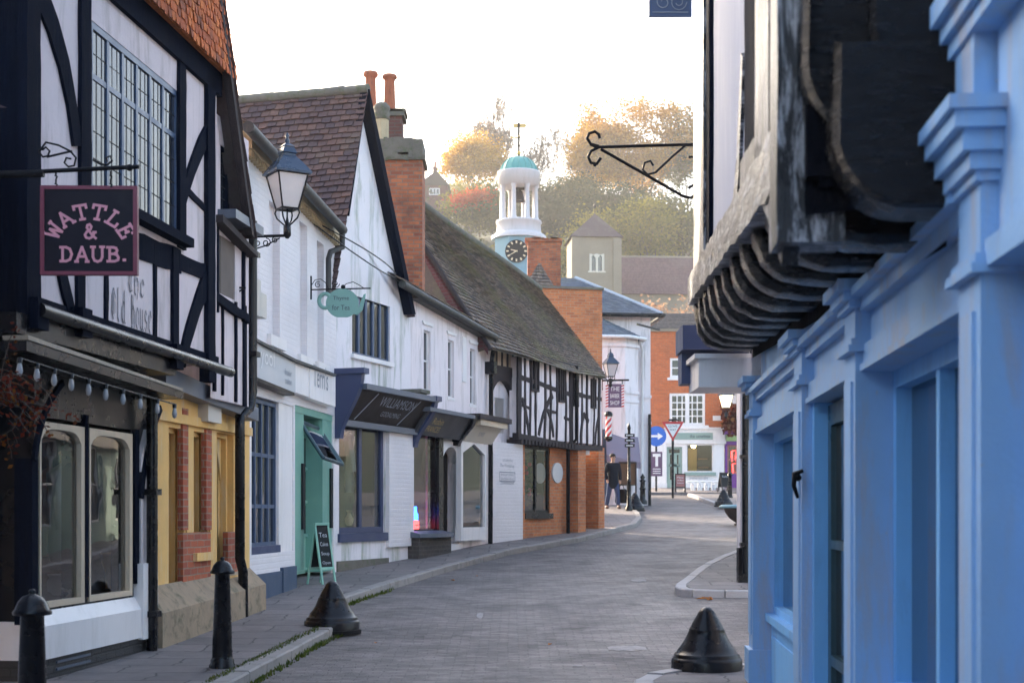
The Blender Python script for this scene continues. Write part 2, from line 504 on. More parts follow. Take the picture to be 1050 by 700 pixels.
def emit(name, c, s):
    m, t, n, l = nt(name)
    e = t.nodes.new('ShaderNodeEmission'); e.inputs[0].default_value = rgba(c); e.inputs[1].default_value = s
    o = t.nodes.new('ShaderNodeOutputMaterial'); l.new(e.outputs[0], o.inputs[0]); return m
def timber(name, c, hi, rough=.55, sc=(14, 14, 1.2), amt=.6, bstr=.7, spec=.5, stops=(.45, .7)):
    m, t, n, l = nt(name)
    co = coords(t, scale=sc)
    g = noise(t, co, 2.0, 6, .75, .4)
    col = mixc(t, ramp(t, g, [(stops[0], 0.0), (stops[1], amt)]), c, hi)
    return finish(m, t, col, ramp(t, g, [(.3, rough-.2), (.7, rough+.2)]), g, bstr, .02, spec=spec)

M = {}
M['plaster'] = paint('plaster_white', (.80, .73, .74), .8, .07, 1.2, .45, stain=(.40, .36, .34), stain_amt=.75, bscale=28, bulge=9)
M['plaster_green'] = paint('plaster_mossy', (.78, .74, .76), .8, .07, .8, .35, stain=(.22, .27, .19), stain_amt=.8, bscale=28, bulge=8)
M['plaster_old'] = paint('old_plaster', (.62, .55, .57), .85, .10, 1.2, .5, stain=(.33, .29, .28), stain_amt=.7, bscale=24, bulge=10)
M['plaster_blue'] = paint('blue_limewash', (.34, .36, .45), .8, .08, 1.5, .4, stain=(.5, .5, .56), stain_amt=.5, bscale=20)
M['cupola_white'] = paint('cupola_paint', (.56, .54, .56), .5, .05, 2, .1, stain=(.4, .39, .37), stain_amt=.4)
M['white_brick'] = brick('white_painted_brick', (.72, .71, .69), (.76, .74, .72), (.66, .65, .63), ms=.012, stain=(.5, .48, .45), samt=.3, bstr=.45, paintc=(.79, .75, .77), pamt=.85, rough=.6)
M['white_paint'] = paint('white_gloss_paint', (.79, .76, .76), .4, .05, 2, .12, stain=(.5, .48, .45), stain_amt=.3)
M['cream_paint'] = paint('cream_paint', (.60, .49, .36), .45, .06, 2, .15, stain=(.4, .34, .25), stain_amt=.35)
M['timber'] = timber('blue_black_timber', (.0035, .0055, .014), (.010, .015, .032), .85, spec=.04)
M['timber_lit'] = timber('sky_lit_weathered_timber', (.006, .006, .010), (.42, .41, .43), .4, (9, 9, 1.3), .95, 1.0, stops=(.49, .61))  # weathered black; pale streaks paint in the sky sheen on it
M['bressumer_wood'] = timber('sky_lit_weathered_bressumer', (.006, .006, .010), (.42, .41, .43), .4, (1.8, 1.8, 11), .95, 1.0, stops=(.48, .60))  # same painted-in sky sheen on worn timber, grain along the beam
M['timber_black'] = timber('tarred_black_timber', (.003, .0035, .006), (.03, .032, .042), .2, (4, 4, 20), .4, 1.3, spec=.32, stops=(.5, .66))
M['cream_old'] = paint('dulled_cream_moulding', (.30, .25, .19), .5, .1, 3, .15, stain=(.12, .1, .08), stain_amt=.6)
M['timber_dull'] = timber('dull_black_boards', (.0025, .003, .006), (.016, .016, .022), .8, (7, 7, 1.5), .5, .9, spec=.06)
M['timber_brown'] = timber('dark_brown_timber', (.032, .024, .026), (.085, .066, .064), .7, spec=.25)
M['black_paint'] = paint('black_gloss_paint', (.004, .004, .007), .3, .2, 3, .12, spec=.3)
M['iron'] = paint('black_cast_iron', (.0025, .003, .006), .27, .25, 5, .10, bscale=30, spec=.32)
M['iron_rough'] = paint('wrought_iron', (.005, .005, .007), .5, .25, 8, .3)
M['navy'] = paint('navy_paint', (.035, .05, .12), .4, .1, 3, .12)
M['navy_bar'] = paint('blue_window_paint', (.05, .085, .16), .4, .15, 4, .12)
M['plinth_navy'] = paint('navy_plinth', (.045, .075, .13), .6, .15, 3, .4)
M['mint'] = paint('mint_green_paint', (.155, .36, .29), .45, .05, 2, .1)
M['mint_light'] = paint('light_mint_paint', (.24, .47, .38), .45, .05, 2, .1)
M['teapot'] = paint('pale_turquoise_paint', (.17, .34, .30), .5, .06, 3, .1)
M['bluefront'] = paint('pale_blue_shop_paint', (.19, .48, .86), .5, .09, 1.2, .3, stain=(.12, .22, .45), stain_amt=.45, bscale=30)
M['bluefront_worn'] = paint('worn_pale_blue_paint', (.26, .455, .73), .5, .10, 1.8, .4, stain=(.40, .36, .38), stain_amt=.65, chip=(.40, .41, .46))
M['tealdark'] = paint('dark_teal_paint', (.02, .06, .08), .35, .15, 3, .1)
M['lead'] = paint('lead_sheet', (.10, .12, .16), .45, .2, 2, .3)
M['gutter'] = paint('old_gutter', (.045, .043, .043), .6, .35, 4, .5, stain=(.12, .12, .08), stain_amt=.5)
M['stone_ochre'] = paint('ochre_stone', (.74, .46, .16), .85, .22, 2.2, .7, stain=(.66, .52, .34), stain_amt=.7, bscale=22)
M['stone_base'] = paint('weathered_stone', (.33, .25, .17), .9, .3, 4, .9, stain=(.07, .075, .04), stain_amt=.8, bscale=15, streak=False)
M['stone_grey'] = paint('tower_stone', (.27, .225, .17), .9, .2, .6, .6, stain=(.24, .2, .15), stain_amt=.5, bscale=6)
M['brick_red'] = brick('red_brick', (.46, .115, .05), (.24, .055, .038), (.30, .22, .16), samt=.25, ms=.009)
M['brick_orange'] = brick('orange_brick', (.62, .215, .075), (.42, .125, .052), (.40, .27, .18), stain=(.13, .06, .04), samt=.55, ms=.009)
M['brick_chimney'] = brick('chimney_brick', (.50, .155, .06), (.22, .06, .036), (.22, .16, .12), stain=(.055, .04, .035), samt=.75, ms=.012, nsc=1.8)
M['brick_dark'] = brick('sooty_brick', (.16, .06, .045), (.11, .045, .04), (.12, .10, .09), stain=(.03, .028, .028), samt=.7)
M['brick_black'] = brick('black_painted_brick', (.02, .02, .024), (.03, .03, .034), (.012, .012, .014), samt=.2, rough=.5)
M['brick_purple'] = brick('purple_brick', (.15, .042, .045), (.11, .032, .04), (.13, .09, .09), samt=.4)
M['brick_end'] = brick('terrace_brick', (.62, .155, .046), (.48, .11, .036), (.36, .20, .12), stain=(.2, .07, .04), samt=.5)
M['brick_plinth'] = brick('dark_stall_brick', (.07, .055, .05), (.045, .04, .04), (.10, .09, .08), samt=.5)
M['stone_moss'] = paint('mossy_mortar', (.16, .145, .12), .95, .3, 5, .9, stain=(.08, .10, .04), stain_amt=.8, streak=False, bscale=16)
M['tile_hung'] = tile_mat('orange_hung_tiles', [(.56, .145, .036), (.48, .115, .033), (.36, .085, .03), (.62, .18, .045), (.25, .07, .032), (.50, .125, .035)], (.12, .07, .04), .45)
M['tile_red'] = tile_mat('dark_red_tiles', [(.135, .075, .064), (.105, .06, .058), (.165, .09, .072), (.08, .052, .058), (.12, .07, .066), (.09, .058, .062)], (.13, .115, .09), .5)
M['tile_brown'] = tile_mat('mossy_brown_tiles', [(.185, .138, .11), (.235, .175, .135), (.14, .11, .092), (.27, .205, .155), (.115, .094, .085)], (.19, .185, .085), .6, msc=.75)
M['slate'] = tile_mat('blue_slates', [(.085, .11, .15), (.11, .14, .185), (.07, .09, .13), (.13, .16, .20)], (.10, .12, .10), .4)
M['slate_dark'] = tile_mat('dark_tiles', [(.06, .055, .06), (.045, .04, .045), (.08, .07, .07)], None)
M['terracotta'] = paint('terracotta_pot', (.38, .12, .06), .85, .25, 6, .5, stain=(.10, .05, .035), stain_amt=.6)
M['buff'] = paint('buff_pot', (.50, .40, .25), .85, .15, 6, .4, stain=(.2, .15, .1), stain_amt=.4)
M['copper'] = paint('verdigris_copper', (.105, .36, .33), .6, .15, 2, .3, stain=(.07, .20, .19), stain_amt=.5)
M['teal_boards'] = paint('pale_blue_boards', (.17, .32, .40), .6, .1, 2, .2, stain=(.2, .3, .33), stain_amt=.4)
M['clockface'] = paint('black_clock_face', (.012, .012, .016), .4, .1, 2, .05)
M['pale_gold'] = paint('pale_gilding', (.72, .62, .42), .5, .1, 8, .1)
M['gold'] = paint('gilded_paint', (.62, .40, .10), .35, .12, 8, .1)
M['letter_gold'] = paint('old_gold_lettering', (.50, .37, .14), .5, .15, 9, .1)
M['sign_black'] = paint('sign_black', (.012, .009, .016), .45, .2, 3, .08)
M['sign_pink'] = paint('faded_pink_paint', (.66, .27, .32), .55, .1, 8, .1)
M['sign_red'] = paint('dark_red_paint', (.17, .02, .045), .5, .15, 6, .1)
M['ink'] = paint('faded_black_lettering', (.05, .055, .075), .7, .25, 12, .1)
M['grey_letter'] = paint('grey_lettering', (.27, .29, .34), .6, .1, 9, .1)
M['fascia_grey'] = paint('pale_grey_fascia', (.52, .53, .55), .45, .06, 2, .1, stain=(.42, .41, .42), stain_amt=.4)
M['fascia_brown'] = paint('dark_brown_fascia', (.036, .027, .024), .42, .15, 3, .1)
M['fascia_slate'] = paint('slate_grey_fascia', (.05, .05, .055), .42, .12, 3, .1)
M['fascia_stone'] = paint('stone_fascia', (.62, .57, .48), .45, .07, 2, .1)
M['sage'] = paint('sage_green_paint', (.26, .36, .32), .5, .05, 3, .1)
M['lime'] = paint('lime_green_paint', (.36, .52, .22), .5, .05, 3, .1)
M['purple'] = paint('purple_paint', (.16, .03, .24), .5, .08, 3, .1)
M['plum'] = paint('plum_sign', (.12, .065, .13), .5, .08, 3, .1)
M['rail_white'] = paint('white_lettering', (.78, .78, .78), .5, .05, 5, .05)
M['road_blue'] = paint('road_sign_blue', (.02, .13, .55), .35, .05, 5, .03)
M['road_red'] = paint('road_sign_red', (.50, .015, .02), .35, .05, 5, .03)
M['awning'] = paint('mauve_awning_canvas', (.20, .17, .22), .85, .08, 3, .3)
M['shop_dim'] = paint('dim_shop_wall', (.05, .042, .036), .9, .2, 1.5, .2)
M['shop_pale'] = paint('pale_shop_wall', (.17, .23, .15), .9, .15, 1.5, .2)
M['shop_floor'] = paint('shop_floor', (.12, .085, .06), .6, .2, 3, .2)
M['wood_warm'] = timber('warm_wood', (.22, .11, .045), (.36, .2, .09), .6, (3, 3, 20), .7, .3)
M['wicker'] = timber('brown_wicker', (.10, .055, .03), (.2, .12, .06), .8, (20, 20, 20), .7, .8)
M['glass_shop'] = glassy('shop_glass', (.85, .9, .92), 1.5, .015, .05, .02)
M['glass_old'] = darkglass('old_window_glass', (.022, .026, .032), .05, .35, 1.0)
M['glass_lead'] = darkglass('leaded_glass', (.02, .025, .04), .04, .10, .6)
M['glass_dark'] = darkglass('dark_window_glass', (.012, .015, .02), .07, .2, .8)
M['lamp_glass'] = paint('lantern_glass', (.50, .50, .52), .15, .08, 3, .05)
M['lamp_glass_warm'] = emit('lantern_glow', (1.0, .78, .45), 1.2)
M['bulb_glass'] = paint('bulb_glass', (.30, .31, .34), .15, .1, 3, .02)
M['bulb_warm'] = emit('warm_bulb', (1.0, .72, .35), 14)
M['neon_blue'] = emit('blue_sign_light', (.02, .12, 1.0), 3.0)
M['neon_red'] = emit('red_sign_light', (1.0, .03, .03), 2.6)
M['cloth_navy'] = paint('dark_navy_coat', (.010, .012, .020), .9, .2, 6, .3)
M['cloth_black'] = paint('black_coat', (.009, .008, .010), .9, .2, 6, .3)
M['denim'] = paint('blue_denim', (.03, .05, .12), .9, .2, 8, .3)
M['skin'] = paint('skin', (.42, .24, .17), .55, .08, 8, .1)
M['hair'] = paint('dark_brown_hair', (.025, .017, .012), .6, .2, 12, .4)
M['shoe'] = paint('brown_leather', (.12, .055, .025), .5, .2, 8, .2)
M['cloth_yellow'] = paint('yellow_cloth', (.50, .36, .08), .9, .1, 5, .3)
M['cloth_beige'] = paint('beige_cloth', (.40, .28, .17), .9, .1, 5, .3)
M['cloth_rose'] = paint('dusty_rose_cloth', (.34, .15, .14), .9, .1, 5, .3)
M['cloth_red'] = paint('red_cloth', (.42, .035, .03), .9, .1, 5, .3)
M['cloth_grey'] = paint('pale_grey_cloth', (.42, .42, .46), .9, .1, 5, .3)
M['cloth_teal'] = paint('muted_teal_cloth', (.10, .22, .22), .9, .1, 5, .3)
M['chalkboard'] = paint('chalkboard_black', (.015, .018, .02), .7, .2, 5, .1)
M['chalk'] = paint('chalk_marks', (.45, .46, .50), .9, .1, 9, .1)
M['metal_box'] = paint('off_white_box', (.55, .52, .47), .5, .06, 4, .1)
M['bark'] = paint('tree_bark', (.085, .065, .055), .95, .3, 3, .8, bscale=12)
M['bark_pale'] = paint('pale_bark', (.15, .125, .11), .95, .3, 3, .6, bscale=12)
M['car_paint'] = paint('sage_car_paint', (.22, .32, .27), .25, .04, 2, .02, coat=.6)
M['rubber'] = paint('tyre_rubber', (.012, .012, .012), .85, .2, 9, .3)
M['steel'] = paint('galvanised_steel', (.45, .45, .45), .4, .1, 6, .1)
M['leaf_gold'] = leafmat('golden_leaves', [(.32, .15, .012), (.54, .28, .02), (.60, .36, .035), (.46, .26, .03), (.30, .21, .03)], .5)
M['leaf_amber'] = leafmat('amber_leaves', [(.24, .10, .015), (.40, .19, .02), (.50, .27, .03), (.32, .16, .024), (.21, .14, .035)], .5)
M['leaf_green'] = leafmat('dull_green_leaves', [(.055, .075, .025), (.085, .10, .032), (.13, .13, .04), (.075, .085, .03)], .35)
M['leaf_lime'] = leafmat('yellow_green_leaves', [(.14, .15, .025), (.22, .20, .035), (.30, .25, .04), (.16, .15, .035)], .45)
M['leaf_dark'] = leafmat('dark_evergreen_leaves', [(.035, .05, .022), (.055, .07, .028), (.045, .06, .026)], .25)
M['leaf_rust'] = leafmat('red_leaves', [(.42, .06, .02), (.52, .10, .03), (.34, .05, .025)], .5)
M['leaf_pink'] = leafmat('russet_twigs', [(.34, .17, .10), (.44, .25, .16), (.40, .3, .2), (.28, .16, .11)], .45)
M['leaf_wine'] = leafmat('wine_red_leaves', [(.10, .02, .015), (.16, .035, .02), (.07, .02, .015), (.2, .08, .02)], .35)
M['moss'] = leafmat('kerb_grass', [(.05, .085, .015), (.09, .13, .02), (.12, .13, .03), (.04, .06, .015)], .3)
M['leaf_fall'] = leafmat('fallen_leaf', [(.40, .12, .02), (.5, .2, .03)], .2)

# road of small worn setts
def road_mat():
    m, t, n, l = nt('worn_road_setts')
    uv = coords(t, 'UV')
    b = t.nodes.new('ShaderNodeTexBrick'); b.offset = .5
    for k, v in (('Scale', 1.0), ('Brick Width', .21), ('Row Height', .105), ('Mortar Size', .009), ('Mortar Smooth', .4)): b.inputs[k].default_value = v
    b.inputs['Color1'].default_value = rgba((.165, .140, .135)); b.inputs['Color2'].default_value = rgba((.105, .09, .09)); b.inputs['Mortar'].default_value = rgba((.075, .066, .066))
    va = t.nodes.new('ShaderNodeVectorMath'); va.operation = 'ADD'; sc = t.nodes.new('ShaderNodeVectorMath'); sc.operation = 'SCALE'; sc.inputs['Scale'].default_value = .09
    nc = t.nodes.new('ShaderNodeTexNoise'); nc.inputs['Scale'].default_value = 3.5; l.new(uv, nc.inputs['Vector'])
    l.new(nc.outputs['Color'], sc.inputs[0]); l.new(uv, va.inputs[0]); l.new(sc.outputs[0], va.inputs[1]); l.new(va.outputs[0], b.inputs['Vector'])
    col = b.outputs['Color']
    big = noise(t, uv, .35, 6, .65, .5)
    col = mixc(t, ramp(t, big, [(.4, 0.0), (.7, .45)]), col, (.195, .168, .160))
    pat = noise(t, uv, .8, 6, .72, .6)
    col = mixc(t, ramp(t, pat, [(.50, 0.0), (.66, .75)]), col, (.085, .074, .075))
    st = t.nodes.new('ShaderNodeMapping'); st.inputs['Scale'].default_value = (3.2, 6.5, 1); l.new(va.outputs[0], st.inputs['Vector'])
    vo = t.nodes.new('ShaderNodeTexVoronoi'); vo.inputs['Scale'].default_value = 1.6; l.new(st.outputs[0], vo.inputs['Vector'])
    col = mixc(t, .55, col, mixc(t, 1.0, col, ramp(t, vo.outputs['Color'], [(0.1, .45), (.5, 1.0), (.9, 1.5)]), 'MULTIPLY'))
    gr = noise(t, uv, 24, 4, .7)
    col = mixc(t, ramp(t, gr, [(.5, 0.0), (.75, .5)]), col, (.05, .045, .045))
    h = t.nodes.new('ShaderNodeMath'); h.operation = 'MULTIPLY_ADD'; l.new(b.outputs['Fac'], h.inputs[0]); h.inputs[1].default_value = -1.2; l.new(noise(t, uv, 30, 4, .7), h.inputs[2])
    return finish(m, t, col, ramp(t, pat, [(.3, .5), (.7, .8)]), h.outputs[0], .8, .015)
M['road'] = road_mat()
M['slabs'] = brick('pavement_slabs', (.22, .19, .185), (.15, .132, .132), (.045, .042, .040), bw=.75, bh=.55, ms=.012, stain=(.07, .065, .065), samt=.6, bstr=.5, rough=.75, nsc=1.6)
M['kerbstone'] = paint('granite_kerb', (.29, .265, .25), .8, .2, 3, .6, stain=(.12, .11, .09), stain_amt=.6, streak=False, bscale=35)
M['kerb_white'] = paint('whitened_kerb', (.42, .39, .39), .8, .15, 3, .5, stain=(.25, .23, .21), stain_amt=.6, streak=False, bscale=35)
M['marking'] = paint('worn_white_marking', (.30, .28, .275), .8, .25, 9, .3, stain=(.15, .13, .13), stain_amt=.8, streak=False)
M['hillgrass'] = paint('hillside_grass', (.075, .08, .03), .95, .3, .05, .4, stain=(.10, .075, .04), stain_amt=.7, streak=False, bscale=2)
M['earth'] = paint('town_ground', (.10, .09, .085), .95, .2, .2, .3)
M['lead_pale'] = paint('pale_lead_flashing', (.32, .38, .46), .5, .15, 3, .2)
M['navy_sign'] = paint('weathered_blue_board', (.075, .12, .24), .5, .15, 4, .2)
M['tile_maroon'] = tile_mat('maroon_tiles', [(.15, .075, .085), (.13, .062, .07), (.17, .09, .095)], (.16, .12, .11), .4, msc=.3)
# ------------------------------------------------------------------ ground, road, pavements
def sm(a, b, x):
    t = max(0, min(1, (x-a)/(b-a))); return t*t*(3-2*t)
def H(x, y):
    if y <= 90: return G(y)
    z = 2.61+12*sm(100, 160, y)+30*sm(140, 230, y)+22*sm(230, 335, y)
    return z+1.6*math.sin(x*.031+y*.02)*sm(110, 200, y)+1.0*math.sin(x*.083-y*.05)*sm(110, 200, y)
ys = [-60, -40, -25, -16]+list(range(-12, 71))+list(range(75, 95, 5))+list(range(100, 440, 8))
xs = sorted(set([-260, -220, -180, -140, -110, -90, -75, -60, -50, -40, -30, -20, -14, -8, -4, 0, 4, 8, 14, 20, 30, 40, 50, 60, 75, 90, 110, 140, 180, 220, 260]))
mb = MB()
vs = [V((x, y, H(x, y)-(.012 if y < 72 and -20 < x < 30 else 0))) for y in ys for x in xs]
nx = len(xs)
mb.raw(vs, [(j*nx+i, j*nx+i+1, (j+1)*nx+i+1, (j+1)*nx+i) for j in range(len(ys)-1) for i in range(nx-1)], True)
mb.cm = 0
for k, f in enumerate(mb.f):
    yc = sum(mb.v[i].y for i in f)/4
    mb.mi[k] = 1 if yc > 92 else 0
tag(mb.build('ground', [M['earth'], M['hillgrass']]), kind='structure')
mb = MB()
rx = [-6, -4, -2, 0, 2, 4, 6, 9, 14]
for y in range(-12, 68):
    for a, b in zip(rx, rx[1:]):
        mb.qw([(a, y, G(y)), (b, y, G(y)), (b, y+1, G(y+1)), (a, y+1, G(y+1))], True)
tag(mb.build('road', M['road']), kind='structure')

KERB_L = [(-2.42, -8), (-2.35, 4), (-2.33, 9), (-2.31, 12), (-2.26, 13.5), (-2.11, 15.5), (-1.93, 16.9), (-1.98, 17.15), (-2.28, 17.4), (-2.28, 18.6), (-2.2, 19.9), (-1.81, 21.7), (-1.14, 24.7), (-.57, 26.8), (-.04, 28.7), (.71, 30.6), (1.45, 32.4), (2.42, 35.7), (3.3, 38.7), (3.72, 42), (3.95, 45.5), (4.02, 48.9), (3.8, 51), (3.2, 53), (2.0, 54.3), (-6, 55)]
KERB_R = [(.60, -8), (.78, 4), (.90, 9.5), (.97, 11.6), (1.02, 12.2), (1.16, 12.65), (1.45, 13.0), (1.8, 13.25), (2.3, 13.4), (5.5, 13.5)]
KERB_F = [(7.5, 20.5), (3.0, 20.6), (2.55, 20.68), (2.38, 20.85), (2.35, 21.1), (2.42, 21.6), (2.6, 22.3), (3.1, 24.5), (3.7, 26.6), (4.36, 28.6), (5.3, 31), (6.3, 36), (6.9, 42), (7.2, 50), (7.2, 60)]
def resample(poly, step):
    out = [V(poly[0])]
    for a, b in zip(poly, poly[1:]):
        a, b = V(a), V(b); k = max(1, int((b-a).length/step+.5))
        for i in range(1, k+1): out.append(a.lerp(b, i/k))
    return out
def pavement(poly, inner, side, mat, matk, kw=.16, kh=.11):
    """slabbed footway between kerb polyline and x = inner; side = +1 when the footway lies at larger x"""
    pts = resample(poly, .5)
    nrm = []
    for i, p in enumerate(pts):
        d = (pts[min(i+1, len(pts)-1)]-pts[max(i-1, 0)]).normalized()
        nrm.append(V((d.y, -d.x))*side)
    ins = [p+n*kw for p, n in zip(pts, nrm)]
    mb = MB()
    for i in range(len(pts)-1):
        a, b = ins[i], ins[i+1]
        K = 4
        for k in range(K):
            f0, f1 = k/K, (k+1)/K
            xa0, xa1 = a.x+(inner-a.x)*f0, a.x+(inner-a.x)*f1
            xb0, xb1 = b.x+(inner-b.x)*f0, b.x+(inner-b.x)*f1
            za, zb = G(a.y)+kh-.005, G(b.y)+kh-.005
            mb.qw([(xa0, a.y, za), (xa1, a.y, za), (xb1, b.y, zb), (xb0, b.y, zb)])
    tag(mb.build('pavement', mat), kind='structure')
    kb = MB()
    st = resample(poly, .85)
    for i in range(len(st)-1):
        p, q = st[i], st[i+1]; d = (q-p)
        if d.length < .05: continue
        def nn(j):
            dd = (st[min(j+1, len(st)-1)]-st[max(j-1, 0)]).normalized(); return V((dd.y, -dd.x))*side
        g = d.normalized()*.006; a, b = p+g, q-g
        a2, b2 = a+nn(i)*(kw-.004), b+nn(i+1)*(kw-.004)
        dz = rnd(-.006, .008)
        za, zb = G(a.y)+kh+dz, G(b.y)+kh+dz+rnd(-.004, .004)
        c = .015; na, nb = nn(i)*c, nn(i+1)*c
        vs = [(a.x, a.y, G(a.y)-.06), (b.x, b.y, G(b.y)-.06), (b.x, b.y, zb-c), (a.x, a.y, za-c),
              (b.x+nb.x, b.y+nb.y, zb), (a.x+na.x, a.y+na.y, za), (b2.x, b2.y, zb), (a2.x, a2.y, za), (a2.x, a2.y, za-.15), (b2.x, b2.y, zb-.15)]
        kb.raw(vs, [(0, 1, 2, 3), (3, 2, 4, 5), (5, 4, 6, 7), (7, 6, 9, 8), (0, 3, 5, 7, 8), (1, 9, 6, 4, 2)])
    tag(kb.build('kerb', matk), kind='structure')
pavement(KERB_L, -9, -1, M['slabs'], M['kerbstone'])
pavement(KERB_R, 6.5, 1, M['slabs'], M['kerb_white'])
pavement(KERB_F, 14, 1, M['slabs'], M['kerb_white'])
# footway across the end of the street
mb = MB()
for a, b in zip(range(61, 72), range(62, 73)):
    for x in range(-6, 14, 2):
        mb.qw([(x, a, G(a)+.11), (x+2, a, G(a)+.11), (x+2, b, G(b)+.11), (x, b, G(b)+.11)])
for x in range(-6, 14, 2): mb.qw([(x, 61, G(61)-.05), (x+2, 61, G(61)-.05), (x+2, 61, G(61)+.11), (x, 61, G(61)+.11)])
tag(mb.build('pavement', M['slabs']), kind='structure')
# worn paint left on the setts
mb = MB()
def mark(px, py, w, dy):
    d = 2.13/((py-525)/1500+.045) if py < 655 else 1500*EYE/(py-525)
    c = P(px, py, d); 
    n = 9
    top = [(c.x+w*(i/n-.5), c.y+dy/2*math.sin(math.pi*(i+.4)/(n+.8))**.4+rnd(-.05, .05)*dy) for i in range(n+1)]
    bot = [(c.x+w*(i/n-.5), c.y-dy/2*math.sin(math.pi*(i+.4)/(n+.8))**.4+rnd(-.12, .12)*dy) for i in range(n+1)]
    for i in range(n):
        q = [bot[i], bot[i+1], top[i+1], top[i]]
        mb.qw([(x, y, G(y)+.006) for x, y in q])
mark(643, 671, .40, .42); mark(655, 595, .24, .45); mark(492, 631, .08, .6); mark(592, 685, .1, .15)
tag(mb.build('road_marking', M['marking']), kind='structure')
# drain grating / dark repairs are in the setts; grass and moss along the kerb
def tufts(name, spots, n, h, mat, spread=.05):
    mb = MB()
    for _ in range(n):
        x, y, z, s = random.choice(spots)
        x += rnd(-spread, spread); y += rnd(-.25, .25); hh = h*s*rnd(.4, 1.2); a = rnd(0, 6.28); w = rnd(.006, .014)*s
        lx, ly = rnd(-.5, .5)*hh, rnd(-.5, .5)*hh
        mb.qw([(x-w*math.cos(a), y-w*math.sin(a), z), (x+w*math.cos(a), y+w*math.sin(a), z), (x+lx, y+ly, z+hh)])
    return tag(mb.build(name, mat), kind='stuff')
sp = []
for p in resample([(x+.02, y) for x, y in KERB_L[3:12]], .12):
    if 12.5 < p.y < 17 and random.random() < .75: sp.append((p.x+.01, p.y, G(p.y), rnd(.6, 1.3)))
    if 17.2 < p.y < 24 and random.random() < .55: sp.append((p.x+.02, p.y, G(p.y), rnd(.6, 1.5)))
for p in resample([(-2.49, 12.2), (-2.42, 13.5), (-2.28, 15.5), (-2.1, 16.8)], .12): sp.append((p.x, p.y, G(p.y)+.1, .7))
tufts('kerb_grass', sp, 2300, .045, M['moss'])
sp = [(-3.55+rnd(-.05, .05), y, G(y)+.1, rnd(.7, 1.8)) for y in [15.6, 15.9, 16.2, 16.8, 17.2, 17.5, 18.9, 20.7, 21.2, 22.3]]
tufts('wall_weeds', sp, 900, .09, M['moss'], .09)
mb = MB()
for _ in range(16):
    x, y = (rnd(2.6, 2.78), rnd(20.2, 20.5)) if random.random() < .7 else (rnd(-2.2, 1.0), rnd(13, 24))
    a = rnd(0, 6.28); r = rnd(.03, .06); z = G(y)+.012
    mb.qw([(x+r*math.cos(a), y+r*math.sin(a), z), (x+r*.5*math.cos(a+1.5), y+r*.5*math.sin(a+1.5), z+.02), (x-r*math.cos(a), y-r*math.sin(a), z+.004), (x-r*.5*math.cos(a+1.5), y-r*.5*math.sin(a+1.5), z+.018)])
tag(mb.build('fallen_leaves', M['leaf_fall']), kind='stuff')
# ================================================================== LEFT ROW
def rectpx(F, x0, y0, x1, y1, w=0.0): return F.R(x0, y0, x1, y1, w)
def curve_pts(a, b, c, n=8):
    a, b, c = V(a), V(b), V(c)
    return [tuple(a*(1-t)**2+b*2*t*(1-t)+c*t*t) for t in [i/n for i in range(n+1)]]
def pipe_brackets(mb, F, u, v0, v1, w, r, step=1.2):
    v = v0+.3
    while v < v1:
        mb.box(u-r*1.35, u+r*1.35, v-.03, v+.03, w-r*1.2, w+r*1.3); v += step

# ---------------- B1: timber-framed house with tile-hung gable
F1 = Facade((-4.0, 12.5), (-3.67, 15.3))
b1 = thing('timber_house', 'timber framed shop with orange tile hung gable, leaded upper window and lettered white plaster', 'house', (-4.0, 12.5, 0))
uc = F1.uv(38, 600, .1)[0]-.05          # street corner
ue = F1.uv(153, 600, .12)[0]              # end of shopfront
uE = F1.uv(252, 600, 0)[0]              # end of house
uj0 = F1.uv(31, 300, .35)[0]; uj1 = F1.uv(222, 300, .35)[0]
W1 = .35
# upper plaster
rw = F1.R(93, 20, 183, 243, W1)
mb = MB(F1)
wallholes(mb, uj0, uj1, 3.1, 6.35, [rw], W1, .12)
# side return facing up the street, and gable wall behind the tiles
mb.q((uj0, 3.1, W1), (uj0, 3.1, -6), (uj0, 6.35, -6), (uj0, 6.35, W1))
mb.q((uj0, 3.1, W1), (uj1, 3.1, W1), (uj1, 3.1, 0), (uj0, 3.1, 0))
mb.q((uj1, 3.1, 0.03), (uj1, 3.1, W1), (uj1, 6.35, W1), (uj1, 6.35, 0.03))
mb.q((uj0, 3.1, -6), (uE, 3.1, -6), (uE, 6.35, -6), (uj0, 6.35, -6))
# slim bay beyond the corner post
ub0 = uj1
wb = .30
ub1 = F1.uv(255, 300, wb)[0]
rs = F1.R(219, 237, 241, 308, wb); rw2 = F1.R(226, 148, 250, 232, wb)
wallholes(mb, ub0-.05, ub1, 2.75, 5.9, [rs, rw2], wb, .08)
mb.q((ub1, 2.75, -6), (ub1, 2.75, wb), (ub1, 5.9, wb), (ub1, 5.9, -6)); mb.q((ub0, 2.75, 0), (ub1, 2.75, 0), (ub1, 2.75, wb), (ub0, 2.75, wb)); mb.q((uE, -.3, -6), (uE, -.3, .04), (uE, 2.9, .04), (uE, 2.9, -6))
mb.build('wall', M['plaster_old'], b1)
